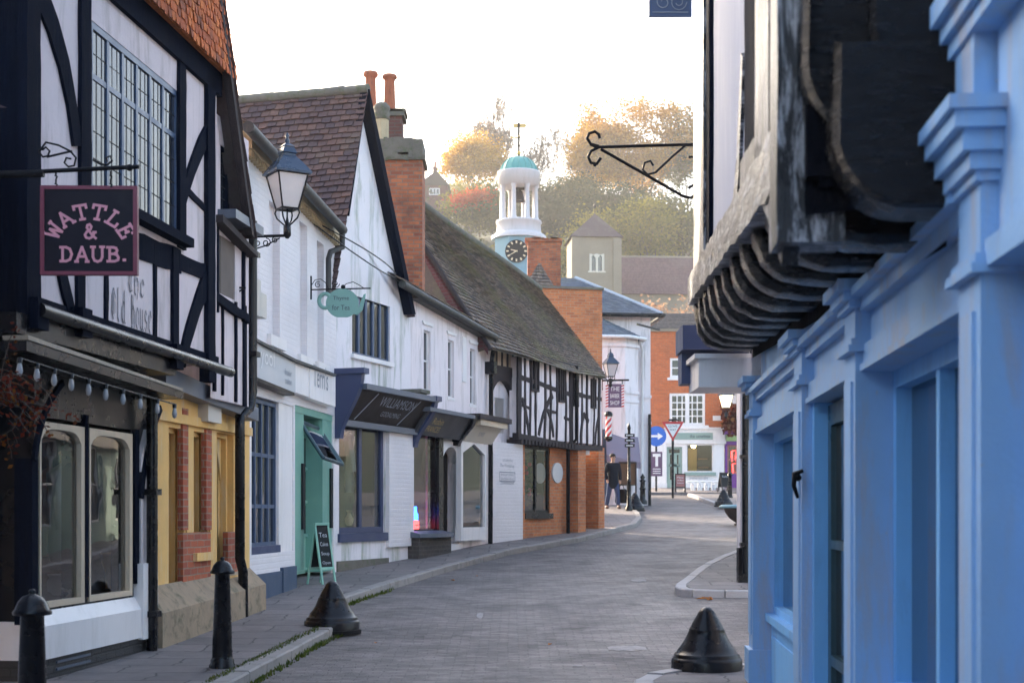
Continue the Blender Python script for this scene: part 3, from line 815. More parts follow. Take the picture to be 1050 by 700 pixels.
# timbers
tb = MB(F1)
w0, w1 = W1-.02, W1+.035
def post(x, y0, y1, wid, mbx=tb, a=w0, b=w1, wob=.008): mbx.band([(x, y0), (x, y1)], wid, a, b, wob=wob)
post(35, -60, 342, .24, b=W1+.06); post(89, -30, 200, .21); post(84, 225, 334, .15, b=W1+.03); post(188, 52, 255, .19); post(181, 255, 372, .16)
post(217.5, 75, 382, .24, b=W1+.05)
post(110, 215, 345, .07, b=W1+.02); post(160, 250, 362, .08, b=W1+.02)
tb.band(curve_pts((42, -8), (72, 60), (80, 150)), (.26, .16), w0, W1+.028, wob=.008)
tb.band(curve_pts((60, 262), (70, 300), (78, 338)), .16, w0, W1+.026, wob=.008)
tb.band(curve_pts((215, 135), (200, 160), (189, 205)), (.2, .13), w0, W1+.03, wob=.006)
tb.band(curve_pts((191, 193), (200, 203), (215, 217)), .07, w0, W1+.022, wob=.006)
tb.band(curve_pts((214, 288), (198, 320), (188, 372)), (.24, .16), w0, W1+.03, wob=.01)
tb.band([(184, 268), (213, 279)], .16, w0, W1+.02, wob=.012)
tb.band([(140, 251), (186, 268)], .24, w0, W1+.018, wob=.012)
va = 6.27
tb.box(uj0, uj1+.05, va-.22, va+.05, w0, W1+.05)      # wall plate
tb.box(uj0-.02, uj1+.02, 3.08, 3.2, w0, W1+.02)      # jetty bressumer
# pegs / block ends at the foot of the posts
for x, y in ((41, 322), (86.5, 331), (182, 366), (215, 380)):
    u, v = F1.uv(x, y, W1+.1); tb.box(u-.1, u+.1, v-.12, v+.12, W1+.02, W1+.13)
# slim bay studs
for x, wd in ((221, .07), (229.5, .04), (243, .06), (252, .1)): tb.band([(x, 300+.4*(x-219)), (x, 400+.5*(x-219))], wd, wb-.01, wb+.025, wob=.005)
tb.band([(217, 300), (256, 327)], .1, wb-.01, wb+.05, wob=.012)
tb.band([(224, 232), (224, 320)], .06, wb-.01, wb+.03)
tb.band([(251, 240), (251, 330)], .07, wb-.01, wb+.03)
tb.build('timber_frame', M['timber'], b1)
# dark timbers of the side wall
sb = MB(F1)
def sidebox(y0, y1, v0, v1): sb.raw([F1.p(uj0-.001, v0, -y0), F1.p(uj0-.05, v0, -y0), F1.p(uj0-.05, v0, -y1), F1.p(uj0-.001, v0, -y1), F1.p(uj0-.001, v1, -y0), F1.p(uj0-.05, v1, -y0), F1.p(uj0-.05, v1, -y1), F1.p(uj0-.001, v1, -y1)], [(0, 1, 2, 3), (4, 7, 6, 5), (0, 4, 5, 1), (1, 5, 6, 2), (2, 6, 7, 3), (0, 3, 7, 4)])
sidebox(-W1-.01, .1, 3.0, 6.4)
sidebox(.1, 5.5, 2.85, 3.35); sidebox(.1, 5.5, 4.05, 5.1); sidebox(.9, 5.5, 5.1, 6.3)
sb.build('side_timbers', M['timber'], b1)
window(F1, rw, b1, M['navy_bar'], M['glass_lead'], W1-.005, 6, [.70], .05, .06, thick=.03, sill=(.12, .09, .13), ms=M['timber'], lead=(3, [4, 2]), ml=M['iron_rough'])
window(F1, rw2, b1, M['timber'], M['glass_lead'], wb-.01, 3, 1, .05, .05, sill=(.1, .1, .22), ms=M['lead'], lead=(2, [5]), ml=M['iron_rough'])
mb = MB(F1); u0, u1, v0, v1 = rs
for i in range(3): mb.box(u0+(u1-u0)*i/3+.004, u0+(u1-u0)*(i+1)/3-.004, v0, v1, wb-.05, wb-.012+.006*(i % 2))
mb.build('shutter', M['bark_pale'], b1)
mb = MB(F1); a = F1.uv(215, 213, .43)
mb.prism([(uj1-.02, a[1]-.06), (ub1-.05, a[1]-.22), (ub1-.05, a[1]-.16), (uj1-.02, a[1]+.02)], wb-.02, .43)
mb.build('ledge', M['timber_brown'], b1)
# tile-hung gable
wt = W1+.10
ug0, ug1 = F1.uv(26, 60, wt)[0], F1.uv(254, 242, wt)[0]
vg = 6.3
ua, _ = F1.uv(240, 104, wt)
slope = math.tan(math.radians(60))
um = (ug0+ua)/2; vapex = vg+(ua-um)*slope
mb = MB(F1)
mb.prism([(ug0, vg), (ua, vg), (um, vapex)], W1-.03, wt)
rows, cols = 46, 50
hgt = vapex-vg; wid = ua-ug0
def keep(a, b):
    v = vg+b*hgt; u = ug0+a*wid
    return u < ua-(v-vg)/slope-.06 and u > ug0+(v-vg)/slope+.06
tiles(mb, F1.p(ug0, vg-.04, wt+.05), F1.p(ua, vg-.04, wt+.05), F1.p(ug0, vapex, wt), F1.p(ua, vapex, wt), rows, cols, .012, .012, .010, keep=keep, club=True, gap=.1, lap=1.5)
mb.build('tile_hanging', M['tile_hung'], b1)
mb = MB(F1)
ub, vb = F1.uv(255, 244, wt)
mb.prism([(um, vapex+.1), (um, vapex-.10), (ub-.09, vb+.02), (ub+.0, vb)], wt-.02, wt+.07)
mb.prism([(um, vapex+.1), (um, vapex-.22), (ug0-.1, vg-.02), (ug0-.28, vg)], wt-.02, wt+.12)
mb.build('bargeboard', M['timber_brown'], b1)
mb = MB(F1)
for s, uu, vv in ((1, ub+.02, vb+.06), (-1, ug0-.3, vg)):
    mb.q((um, vapex+.12, wt+.08), (uu, vv, wt+.08), (uu, vv, -6), (um, vapex+.12, -6))
tiles(mb, F1.p(ub+.05, vb, wt+.09), F1.p(ub+.05, vb, -4), F1.p(um, vapex+.14, wt+.09), F1.p(um, vapex+.14, -4), 40, 24, .015, .012)
mb.build('roof', M['tile_red'], b1)
# underside: gutter along the jetty, coving, cornice
mb = MB(F1)
gv = 3.07
mb.tube([F1.p(uj0-.1, gv, W1+.12), F1.p(uj1+.12, gv-.03, W1+.12)], .055, 10)
mb.build('gutter', M['black_paint'], b1)
mb = MB(F1)
uc1 = F1.uv(183, 412, .45)[0]; uc0 = F1.uv(22, 362, .45)[0]
mb.box(uc0, uc1+.05, 2.86, 3.02, 0, W1+.06)
mb.prism([(uc0-.02, 2.72), (uc1, 2.62), (uc1, 2.695), (uc0-.02, 2.795)], .1, .5)
mb.build('cornice', M['black_paint'], b1)
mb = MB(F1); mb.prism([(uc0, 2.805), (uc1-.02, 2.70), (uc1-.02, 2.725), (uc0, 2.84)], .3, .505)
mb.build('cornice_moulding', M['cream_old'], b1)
# shopfront
sf = .12
r1 = F1.R(41, 408, 87, 618, sf); r2 = F1.R(92, 416, 136, 612, sf)
vtop = 2.55; vsill = min(r1[2], r2[2])+.02
r1 = (r1[0], r1[1], vsill, 2.26); r2 = (r2[0], r2[1], vsill, 2.26)
mb = MB(F1)
wallholes(mb, uc, ue, vsill-.04, 2.9, [(r1[0], r1[1], vsill, 2.3), (r2[0], r2[1], vsill, 2.3)], sf-.02, .2)
mb.q((uc, -.3, -4), (uc, -.3, sf-.02), (uc, 2.9, sf-.02), (uc, 2.9, -4))
mb.build('shop_wall', M['black_paint'], b1)
mb = MB(F1); mb.box(uc-.04, ue, -.3, .0+.29, -.2, sf+.03); mb.box(uc-.06, uc+.0, .2, .28, -3, sf)
mb.build('stall_riser', M['brick_black'], b1)
mb = MB(F1); u, v = F1.uv(76, 673, sf+.04)
mb.box(u-.35, u+.35, v-.02, v, sf+.02, sf+.045); mb.box(u-.35, u+.35, v-.08, v-.06, sf+.02, sf+.045); mb.build('air_vent', M['lead'], b1)
mb = MB(F1)
mb.box(uc-.06, ue-.02, .28, vsill-.14, -.1, sf+.06)
mb.raw([F1.p(uc-.06, vsill-.14, sf+.06), F1.p(ue-.02, vsill-.14, sf+.06), F1.p(ue-.02, vsill-.02, sf-.01), F1.p(uc-.06, vsill-.02, sf-.01)], [(0, 1, 2, 3)])
mb.raw([F1.p(uc-.02, .28, -3), F1.p(uc-.07, .28, -3), F1.p(uc-.07, .28, sf+.06), F1.p(uc-.02, .28, sf+.06), F1.p(uc-.02, vsill-.1, -3), F1.p(uc-.07, vsill-.1, -3), F1.p(uc-.07, vsill-.1, sf+.06), F1.p(uc-.02, vsill-.1, sf+.06)], [(1, 2, 6, 5), (5, 6, 7, 4)])
# upstand pilaster foot at far end
a = F1.uv(144, 580, sf+.05)[0]; mb.box(a, ue+.03, .26, 1.0, -.1, sf+.08)
mb.build('sill', M['white_paint'], b1)
def arch_window(F, r, w, parent, fr=.075, rise=.10, mat=None):
    u0, u1, v0, v1 = r; uc_ = (u0+u1)/2
    mb = MB(F)
    n0 = .03; mb.box(u0, u0+n0, v0, v1, w-.07, w); mb.box(u1-fr, u1, v0, v1, w-.07, w); mb.box(u0+n0, u1-fr, v0, v0+.05, w-.07, w)
    n = 14
    top = [(u0+n0+(u1-u0-n0-fr)*i/n, v1-.055-rise*abs(2*i/n-1)**5) for i in range(n+1)]
    for (a, b), (c, d) in zip(top, top[1:]): mb.prism([(a, b), (c, d), (c, v1), (a, v1)], w-.07, w)
    o = mb.build('window', mat or M['cream_paint'], parent)
    pb = MB(F); pb.q((u0+n0, v0, w-.045), (u1-fr, v0, w-.045), (u1-fr, v1-.05, w-.045), (u0+n0, v1-.05, w-.045)); pb.build('pane', M['glass_shop'], o)
    return o
arch_window(F1, r1, sf+.0, b1); arch_window(F1, r2, sf+.0, b1)
# curved black brackets and posts of the shopfront
mb = MB(F1)
def pxpost(mbx, x, y0, y1, wid, a, b): mbx.band([(x, y0), (x, y1)], wid, a, b)
mb.band([(36, 470), (36, 640)], .12, 0, sf+.03); mb.band(curve_pts((37, 472), (42, 420), (66, 392)), (.06, .05), sf+.02, sf+.05)
mb.band([(89.5, 425), (89.5, 612)], .07, 0, sf+.008)
mb.band([(141, 440), (141, 598)], .10, 0, sf+.02)
mb.band(curve_pts((146, 510), (150, 455), (166, 418)), (.09, .07), sf, sf+.05)
build_each(mb, 'shopfront_post', M['timber'], b1)
mb = MB(F1); mb.pxprism([(145, 470), (152, 440), (152, 600), (145, 600)], 0, sf+.03); mb.build('plaster_panel', M['plaster'], b1)
# room behind the glass
def room(F, u0, u1, v0, v1, w0, w1, parent, mat, name='interior', floor=None):
    mb = MB(F)
    mb.q((u0, v0, w0), (u1, v0, w0), (u1, v1, w0), (u0, v1, w0)); mb.q((u0, v0, w0), (u0, v1, w0), (u0, v1, w1), (u0, v0, w1))
    mb.q((u1, v0, w1), (u1, v1, w1), (u1, v1, w0), (u1, v0, w0)); mb.q((u0, v1, w1), (u0, v1, w0), (u1, v1, w0), (u1, v1, w1))
    mb.q((u0, v0, w0), (u0, v0, w1), (u1, v0, w1), (u1, v0, w0))
    return mb.build(name, mat, parent)
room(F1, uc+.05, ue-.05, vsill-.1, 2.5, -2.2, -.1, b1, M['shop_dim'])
# stone front under the slim bay
us0, us1 = ue+.0, uE
mb = MB(F1)
door = F1.R(168, 430, 187, 650, 0); door = (door[0], door[1], G(15)+.1, 2.45)
w_a = F1.R(194, 420, 211, 545, 0); w_a = (w_a[0], w_a[1], 1.05, 2.45)
w_b = F1.R(218, 432, 238, 595, 0); w_b = (w_b[0], w_b[1], .75, 2.48)
wallholes(mb, us0, us1, -.3, 2.95, [door, w_a, w_b], .05, .28)
mb.build('stone_front', M['stone_ochre'], b1)
mb = MB(F1)
for r in (w_a, w_b, door):   # moulded jambs stepping back + pointed heads
    for k in range(3):
        d = .05*k; e = .05-.08*k
        mb.box(r[0]+d, r[0]+d+.05, r[2], r[3], e-.10, e-.015); mb.box(r[1]-d-.05, r[1]-d, r[2], r[3], e-.10, e-.015)
        mb.box(r[0]+d+.05, r[1]-d-.05, r[3]-d-.05, r[3]-d, e-.10, e-.015)
    n = 8; cu = (r[0]+r[1])/2; hw = (r[1]-r[0])/2-.12
    for i in range(n):
        t0, t1 = i/n, (i+1)/n
        for s in (-1, 1):
            p0, p1 = cu+s*hw*t0, cu+s*hw*t1
            h0, h1 = r[3]-.18-.42*t0**1.8, r[3]-.18-.42*t1**1.8
            mb.prism([(p0, h0), (p1, h1), (p1, r[3]-.1), (p0, r[3]-.1)], -.17, -.1)
for r in (w_a, w_b):
    mb.box(r[0]-.05, r[1]+.05, r[2]-.09, r[2], -.1, .11)
    mb.box((r[0]+r[1])/2-.035, (r[0]+r[1])/2+.035, r[2], r[3]-.3, -.2, -.1)
mb.box(us0+.02, us1, 2.45, 2.55, .05, .09)
mb.build('stone_moulding', M['stone_ochre'], b1)
for r in (w_a, w_b):
    mb = MB(F1); mb.q((r[0]+.1, r[2], -.16), (r[1]-.1, r[2], -.16), (r[1]-.1, r[3]-.1, -.16), (r[0]+.1, r[3]-.1, -.16)); mb.build('pane', M['glass_dark'], b1)
mb = MB(F1); mb.box(door[0]+.1, door[1]-.1, door[2], door[3], -.22, -.18); mb.build('door', M['wood_warm'], b1)
mb = MB(F1)
for x0, x1, y0, y1 in ((187.5, 193, 418, 543), (211.5, 217, 440, 543), (187.5, 216, 546, 607), (233.5, 243.5, 545, 596)):
    r = F1.R(x0, y0, x1, y1, .06); mb.box(*r, 0, .062)
build_each(mb, 'brick_panel', M['brick_red'], b1)
mb = MB(F1)
g = G(16)+.1
mb.raw([F1.p(us0, -.3, .05), F1.p(us1, -.3, .05), F1.p(us0, g+.30, .26), F1.p(us1, g+.42, .26), F1.p(us0, g+.55, .05), F1.p(us1, g+.62, .05), F1.p(us0, -.3, .26), F1.p(us1, -.3, .26)], [(6, 7, 3, 2), (2, 3, 5, 4), (0, 6, 2, 4), (1, 5, 3, 7)])
mb.build('stone_plinth', M['stone_base'], b1)
mb = MB(F1); a = F1.uv(172, 384, .4)[0]; mb.prism([(ue+.15, 2.78), (uE-.25, 2.62), (uE-.25, 2.78), (ue+.15, 2.98)], .0, .24)
mb.build('lead_ledge', M['lead'], b1)
# rainwater pipes
mb = MB(F1); u = F1.uv(154, 560, .2)[0]
mb.tube([F1.p(u, 2.72, .22), F1.p(u, -.2, .22)], .055, 10); pipe_brackets(mb, F1, u, .2, 2.6, .22, .055); mb.build('downpipe', M['black_paint'], b1)
mb = MB(F1); u = F1.uv(257, 300, .25)[0]; u2 = F1.uv(246, 500, .22)[0]
mb.tube([F1.p(u, 5.0, .27), F1.p(u, 2.95, .27), F1.p(u-.05, 2.75, .25), F1.p(u2, 2.62, .22), F1.p(u2, 2.45, .22), F1.p(u2, .95, .22), F1.p(u2+.12, .8, .22), F1.p(u2+.14, .1, .22)], .06, 10)
pipe_brackets(mb, F1, u, 3.1, 4.8, .27, .06); mb.build('downpipe', M['black_paint'], b1)
# lettering on the plaster
mb = MB(F1)
def bl(word, px0, py0, px1, py1, F=F1, w=W1+.006, mbx=mb):
    a = F.uv(px0, py0, w); b = F.uv(px1, py1, w)
    n = len(word); W = (b[0]-a[0])/n; Hh = .0
    for i, ch in enumerate(word):
        if ch not in BLACK: continue
        t = i/n
        def f(x, y): return (a[0]+(i+.08+.84*x)*W, 0)
        vb_, vt_ = a[1]+(b[1]-a[1])*0, None
        strokes(mbx, BLACK[ch], lambda x, y: (a[0]+(i+.08+.80*x)*W, a[1]+y*LH), .010, w, nib=(.012, .012))
LH = .24
bl('The', 131, 299, 149, 307); LH = .30
bl('Old', 114, 327, 129, 333); bl('House', 134, 335, 156, 346)
mb.build('lettering', M['ink'], b1)

# festoon of bulbs under the cornice
fl = thing('festoon_light', 'string of small clear bulbs hanging under the black shop cornice', 'string light', F1.p(uc, 2.6, .5))
mb = MB(F1)
pts = []
for i in range(10):
    t = i/9; u = F1.uv(24+158*t, 380, .5)[0]; v = 2.66-.1*t; pts.append((u, v))
mb.tube([F1.p(u, v, .47) for u, v in pts], .008, 6); mb.build('cable', M['black_paint'], fl)
for u, v in pts:
    mb = MB(F1); c = F1.p(u, v-.085, .47); mb.lathe([(.0, -.055), (.018, -.045), (.026, -.012), (.02, .02), (.012, .05)], c, 12); bb = mb.build('bulb', M['bulb_glass'], fl)
    mb = MB(F1); mb.lathe([(.02, .045), (.022, .085), (.01, .09)], c, 10); mb.build('bulb_holder', M['black_paint'], bb)

# ---------------- B2: white painted brick shop
F2 = Facade((-3.4, 18.55), (-2.84, 23.65))
b2 = thing('white_shop_building', 'white painted brick building with three blind windows, grey fascia and mint green doorway', 'shop', (-3.4, 18.55, 0))
uA, uB = F2.uv(250, 500)[0], F2.uv(345, 400)[0]
def px_rect(F, x0, x1, yt, yb, w=0): return F.R(x0, yt, x1, yb, w)
bw = [F2.R(276, 205, 287, 348), F2.R(307, 226, 315, 367), F2.R(325, 246, 332, 374)]
shop2 = F2.R(259, 396, 302, 562); shop2 = (F2.uv(258, 400)[0], F2.uv(301, 400)[0], .95, 3.02)
door2 = (F2.uv(302.5, 400)[0], F2.uv(342, 400)[0], G(22)+.0, 3.05)
eg = F2.uv(258, 140); eh = F2.uv(350, 232)
mb = MB(F2)
b2b = [(r[0], r[1], r[2], r[3]) for r in bw]
wallholes(mb, uA-.05, uB, 3.6, 6.1, b2b, 0, .10)
for r in b2b: mb.q((r[0], r[2], -.10), (r[1], r[2], -.10), (r[1], r[3], -.10), (r[0], r[3], -.10))
wallholes(mb, uA-.05, uB, -.3, 3.6, [shop2, door2], 0, .45)
body(mb, uA-.05, uB, -.3, 6.1, 6)
mb.build('wall', M['white_brick'], b2)
for r in b2b:
    mb = MB(F2); mb.box(r[0]-.12, r[1]+.14, r[2]-.15, r[2], -.08, .06); mb.build('sill', M['white_paint'], b2)
# eaves: corbelled course, fascia board, gutter
mb = MB(F2)
mb.prism([(uA-.05, 6.1), (uB+.0, 5.85), (uB+.0, 6.05), (uA-.05, 6.32)], -.2, .12)
n = 40
for i in range(n):
    u = uA+(uB-uA)*(i+.3)/n; v = 6.02-.25*i/n; mb.box(u, u+.06, v, v+.09, 0, .09)
mb.build('cornice', M['buff'], b2)
mb = MB(F2)
g0, g1 = F2.uv(256, 130, .28), F2.uv(353, 236, .28)
mb.tube([F2.p(g0[0], g0[1], .26), F2.p(g1[0], g1[1], .26)], .075, 10); mb.build('gutter', M['gutter'], b2)
mb = MB(F2); 
tiles(mb, F2.p(g0[0], g0[1]+.06, .22), F2.p(g1[0], g1[1]+.06, .22), F2.p(g0[0], g0[1]+.85, -.9), F2.p(g1[0], g1[1]+.7, -.9), 7, 24, .015, .015)
mb.build('roof', M['tile_red'], b2)
mb = MB(F2)   # swan-neck and pipe at the far end
a = F2.uv(350, 236, .2); 
mb.tube([F2.p(g1[0]-.05, g1[1]-.05, .26), F2.p(g1[0]-.05, g1[1]-.28, .26), F2.p(g1[0]-.25, g1[1]-.38, .12), F2.p(g1[0]-.3, g1[1]-.5, .1), F2.p(g1[0]-.3, g1[1]-1.05, .1)], .045, 8)
mb.build('downpipe', M['gutter'], b2)
# fascia panels
mb = MB(F2)
def pan(mbx, F, quad, a, b): mbx.pxprism(quad, a, b)
fw = .14
pan(mb, F2, [(262, 350), (303, 371), (303, 403), (262, 386)], 0, fw); mb.build('fascia_sign', M['fascia_grey'], b2)
mb = MB(F2); pan(mb, F2, [(303, 371), (317, 377), (317, 407), (303, 402)], 0, fw-.02); pan(mb, F2, [(318, 377.5), (344, 386), (344, 417), (318, 408)], 0, fw); mb.build('fascia_sign', M['white_paint'], b2)
mb = MB(F2); mb.band([(262, 347.5), (303, 369), (345, 384.5)], .035, 0, fw+.05); mb.build('fascia_cap', M['gutter'], b2)
mb = MB(F2); mb.band([(260, 387), (302, 404)], .045, 0, fw+.02); mb.build('fascia_base', M['fascia_brown'], b2)
mb = MB(F2)
a, b = F2.uv(267, 377, fw), F2.uv(281, 371, fw); text(mb, 'yool', a[0], b[0], a[1], a[1]+.28, fw+.006)
mb.build('lettering', M['rail_white'], b2)
mb = MB(F2)
a, b = F2.uv(321, 397, fw), F2.uv(336, 397, fw); text(mb, "Terri's", a[0], b[0], a[1]+.02, a[1]+.36, fw+.006)
mb.build('lettering', M['grey_letter'], b2); mb = MB(F2)
for k in range(2):
    a, b = F2.uv(292, 384+9*k, fw), F2.uv(299, 384, fw); text(mb, 'hair' if k == 0 else 'salon', a[0], b[0], a[1], a[1]+.09, fw+.006)
mb.build('lettering', M['grey_letter'], b2)
# shop window with blue bars, deep pier beside it
um2 = F2.uv(280, 450, -.1)[0]
window(F2, (shop2[0]+.02, um2, 1.05, 3.0), b2, M['navy_bar'], M['glass_old'], -.06, 4, [.26, .63], .05, .05, sill=(.03, .1, .06), ms=M['navy'])
mb = MB(F2); mb.box(um2, shop2[1], .9, 3.02, -.45, -.02); mb.box(shop2[0]-.0, um2, .8, .95, -.4, -.03); mb.build('pier', M['white_paint'], b2)
mb = MB(F2); mb.box(uA-.06, um2, -.3, G(20)+.42, -.1, .03); mb.box(um2, shop2[1]+.0, -.3, G(21)+.42, -.1, .05); mb.build('plinth', M['plinth_navy'], b2)
# mint green doorway
d0, d1 = door2[0], door2[1]; gz = G(21.8)+.1
mb = MB(F2)
mb.box(d0, d0+.62, gz+.2, 3.0, -.42, -.03); mb.box(d1-.62, d1-.0, gz+.12, 3.0, -.42, -.03)
mb.box(d0, d1, 2.95, 3.06, -.42, -.02)
mb.build('door_surround', M['mint'], b2)
mb = MB(F2); mb.box(d0+.62, d1-.62, gz+.1, 2.4, -.36, -.30)
for k in range(4): mb.box(d0+.62, d1-.62, gz+.15+.52*k, gz+.19+.52*k, -.30, -.27)
dd = mb.build('door', M['mint_light'], b2)
mb = MB(F2)
for k in range(1, 4): mb.box(d0+.66, d1-.66, gz+.2+.52*k, gz+.64+.52*k, -.30, -.285)
mb.build('pane', M['glass_old'], dd)
mb = MB(F2); mb.box(d0+.46, d0+.60, 1.25, 2.22, -.03, .0); mb.box(d1-.16, d1-.03, 1.25, 2.2, -.03, .0); mb.build('menu_board', M['chalkboard'], b2)
# open top-hung fanlight
mb = MB(F2)
fa, fb = F2.p(d0+.62, 2.86, -.1), F2.p(d1-.5, 2.80, -.1)
fo = F2.N*.36+V((0, 0, -.55))
c = [fa, fb, fb+fo, fa+fo]
for p, q in zip(c, c[1:]+c[:1]): mb.tube([p, q], .03, 6)
fo_ = mb.build('fanlight', M['tealdark'], b2)
mb = MB(F2); mb.qw(c); mb.build('pane', M['glass_shop'], fo_)
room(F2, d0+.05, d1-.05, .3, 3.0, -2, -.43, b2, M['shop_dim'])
mb = MB(F2); u = F2.uv(254, 500, .15)[0]; mb.tube([F2.p(u+.12, 3.3, .05), F2.p(u+.12, .3, .05)], .03, 8); mb.build('conduit', M['white_paint'], b2)

# ---------------- B3: gabled white house
F3 = Facade((-2.84, 23.65), (-1.85, 26.5))
b3 = thing('gabled_house', 'white gable fronted house with dark red tiled roof, mullioned window and brown curved fascia', 'house', (-2.84, 23.65, 0))
uA, uB = 0.0, F3.uv(421, 500)[0]
ap = F3.uv(370, 94); rf = F3.uv(416, 320); lf = F3.uv(352, 216)
win3 = F3.R(361, 300, 400, 372); win3 = (F3.uv(361, 300)[0], F3.uv(400, 300)[0], F3.uv(363, 362)[1]-.02, F3.uv(380, 302)[1]-.02)
sh3 = (F3.uv(347.5, 500)[0], F3.uv(395, 500)[0], F3.uv(347, 547)[1], F3.uv(370, 428)[1])
mb = MB(F3)
wallholes(mb, uA, uB, -.3, 5.1, [win3, sh3], 0, .14)
mb.prism([(uA, 5.1), (uB, 5.1), (rf[0]-.02, rf[1]), (ap[0], ap[1]-.05), (lf[0]+.02, lf[1]-.1), (uA, 5.6)], -.15, 0)
body(mb, uA, uB, -.3, 5.1, 6)
mb.build('wall', M['plaster_green'], b3)
# roof slopes run back from the street
mb = MB(F3)
back = -7.0
lu, lv = uA-.55, lf[1]-2.3*.62     # eaves on the near side, behind the neighbour
k = (ap[1]-lf[1])/(ap[0]-lf[0])
lu = -.35; lv = lf[1]-(lf[0]-lu)*k*.8
mb.q((lu, lv, .12), (ap[0], ap[1], .12), (ap[0], ap[1]+.15, back), (lu-.6, lv-.4, back))
tiles(mb, F3.p(lu-.6, lv-.4, back), F3.p(lu, lv, .14), F3.p(ap[0], ap[1]+.15, back), F3.p(ap[0], ap[1], .14), 34, 42, .022, .02, .014, sag=.05)
mb.q((ap[0], ap[1], .12), (rf[0]+.08, rf[1]-.08, .12), (rf[0]+.08, rf[1]-.08, back), (ap[0], ap[1]+.15, back))
tiles(mb, F3.p(rf[0]+.1, rf[1]-.1, .14), F3.p(rf[0]+.1, rf[1]-.1, back), F3.p(ap[0], ap[1], .14), F3.p(ap[0], ap[1]+.15, back), 26, 40, .02, .018)
mb.build('roof', M['tile_red'], b3)
mb = MB(F3)
for i in range(16):
    t = i/16; w = .14+(back-.14)*t; w2 = .14+(back-.14)*(t+1.05/16)
    mb.tube([F3.p(ap[0], ap[1]+.03+.15*t+rnd(-.01, .01), w), F3.p(ap[0], ap[1]+.03+.15*t, w2)], .085, 8)
mb.build('ridge_tiles', M['stone_moss'], b3)
mb = MB(F3)
mb.prism([(ap[0]-.02, ap[1]+.02), (ap[0]+.0, ap[1]-.32), (rf[0]-.10, rf[1]-.06), (rf[0]+.07, rf[1]-.04)], .002, .17)
mb.prism([(ap[0]-.02, ap[1]+.02), (ap[0]-.02, ap[1]-.1), (lf[0]-.02, lf[1]-.1), (lf[0]-.05, lf[1])], .002, .12)
mb.build('bargeboard', M['timber'], b3)
window(F3, win3, b3, M['navy_bar'], M['glass_old'], -.03, 5, 1, .07, .05, sill=(.06, .07, .09), ms=M['white_paint'])
# fascia: canted board, capping, navy scroll console
v_t, v_b = F3.uv(372, 397, .5)[1], F3.uv(372, 432, .2)[1]
cu0 = F3.uv(343.5, 400, .03)[0]; fu0, fu1 = cu0+.12, F3.uv(441, 430, .4)[0]
c0, c1 = .12, .48
NN = (F3.N*(v_t-v_b)+V((0, 0, -1))*(c1-c0)).normalized(); VV = (V((0, 0, 1))*(v_t-v_b)+F3.N*(c1-c0)).normalized()
FF3 = Frame(F3.p(0, v_b, c0), F3.U, VV, NN); hh = math.hypot(v_t-v_b, c1-c0)
mb = MB(FF3); mb.box(fu0, fu1, 0, hh, -.06, 0); fsn = mb.build('fascia_sign', M['fascia_brown'], b3)
mb = MB(FF3); uu = fu1-fu0
text(mb, 'WILLIAMSON', fu0+uu*.30, fu0+uu*.78, hh*.56, hh*.86, .006); text(mb, 'GODALMING', fu0+uu*.40, fu0+uu*.66, hh*.26, hh*.42, .006)
mb.band([(fu0+uu*.12, .03), (fu0+uu*.22, hh-.05)], .025, 0, .004, px=False); mb.band([(fu0+uu*.70, .03), (fu0+uu*.82, hh-.05)], .025, 0, .004, px=False)
mb.build('lettering', M['grey_letter'], fsn)
mb = MB(F3); mb.box(fu0, fu1+.1, v_t-.02, v_t+.07, 0, .54); mb.build('fascia_cap', M['lead'], b3)
mb = MB(F3); mb.box(fu0-.02, fu1, v_b-.10, v_b, 0, .17); mb.build('fascia_base', M['lead'], b3)
def console(F, u0, u1, vb_, vt_, d0, d1, parent, mat):
    prof = []
    n = 12
    for i in range(n+1):
        t = i/n; prof.append((d0+(d1-d0)*(.5-.5*math.cos(math.pi*t))**.9, vb_+(vt_-vb_)*t))
    mb = MB(F)
    pts = [(0, vb_)]+prof+[(0, vt_)]
    vs = [F.p(u0, v, w) for w, v in pts]+[F.p(u1, v, w) for w, v in pts]; m = len(pts)
    mb.raw(vs, [tuple(range(m)), tuple(range(2*m-1, m-1, -1))]+[(i, m+i, m+(i+1) % m, (i+1) % m) for i in range(m)])
    mb.box(u0-.04, u1+.04, vt_, vt_+.09, 0, d1+.06)
    return mb.build('console', mat, parent)
console(F3, cu0, cu0+.12, F3.uv(345, 448, .2)[1], v_t+.22, .12, .5, b3, M['navy'])
console(F3, fu1-.02, fu1+.14, v_b-.32, v_t, .10, .5, b3, M['navy'])
mb = MB(F3)
window(F3, sh3, b3, M['navy'], M['glass_shop'], -.04, 2, 1, .10, .10, sill=(.05, .14, .09), ms=M['navy'])
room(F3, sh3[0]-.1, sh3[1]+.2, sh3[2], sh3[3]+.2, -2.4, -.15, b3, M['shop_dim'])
mb = MB(F3); mb.box(0, F3.uv(397, 560)[0], -.3, F3.uv(350, 575, .03)[1], -.05, .035); mb.build('plinth', M['stone_moss'], b3)
mb = MB(F3); mb.box(F3.uv(395, 500)[0]+.02, uB-.01, F3.uv(408, 560)[1], v_b-.1, -.05, .07); mb.build('pier', M['white_brick'], b3)

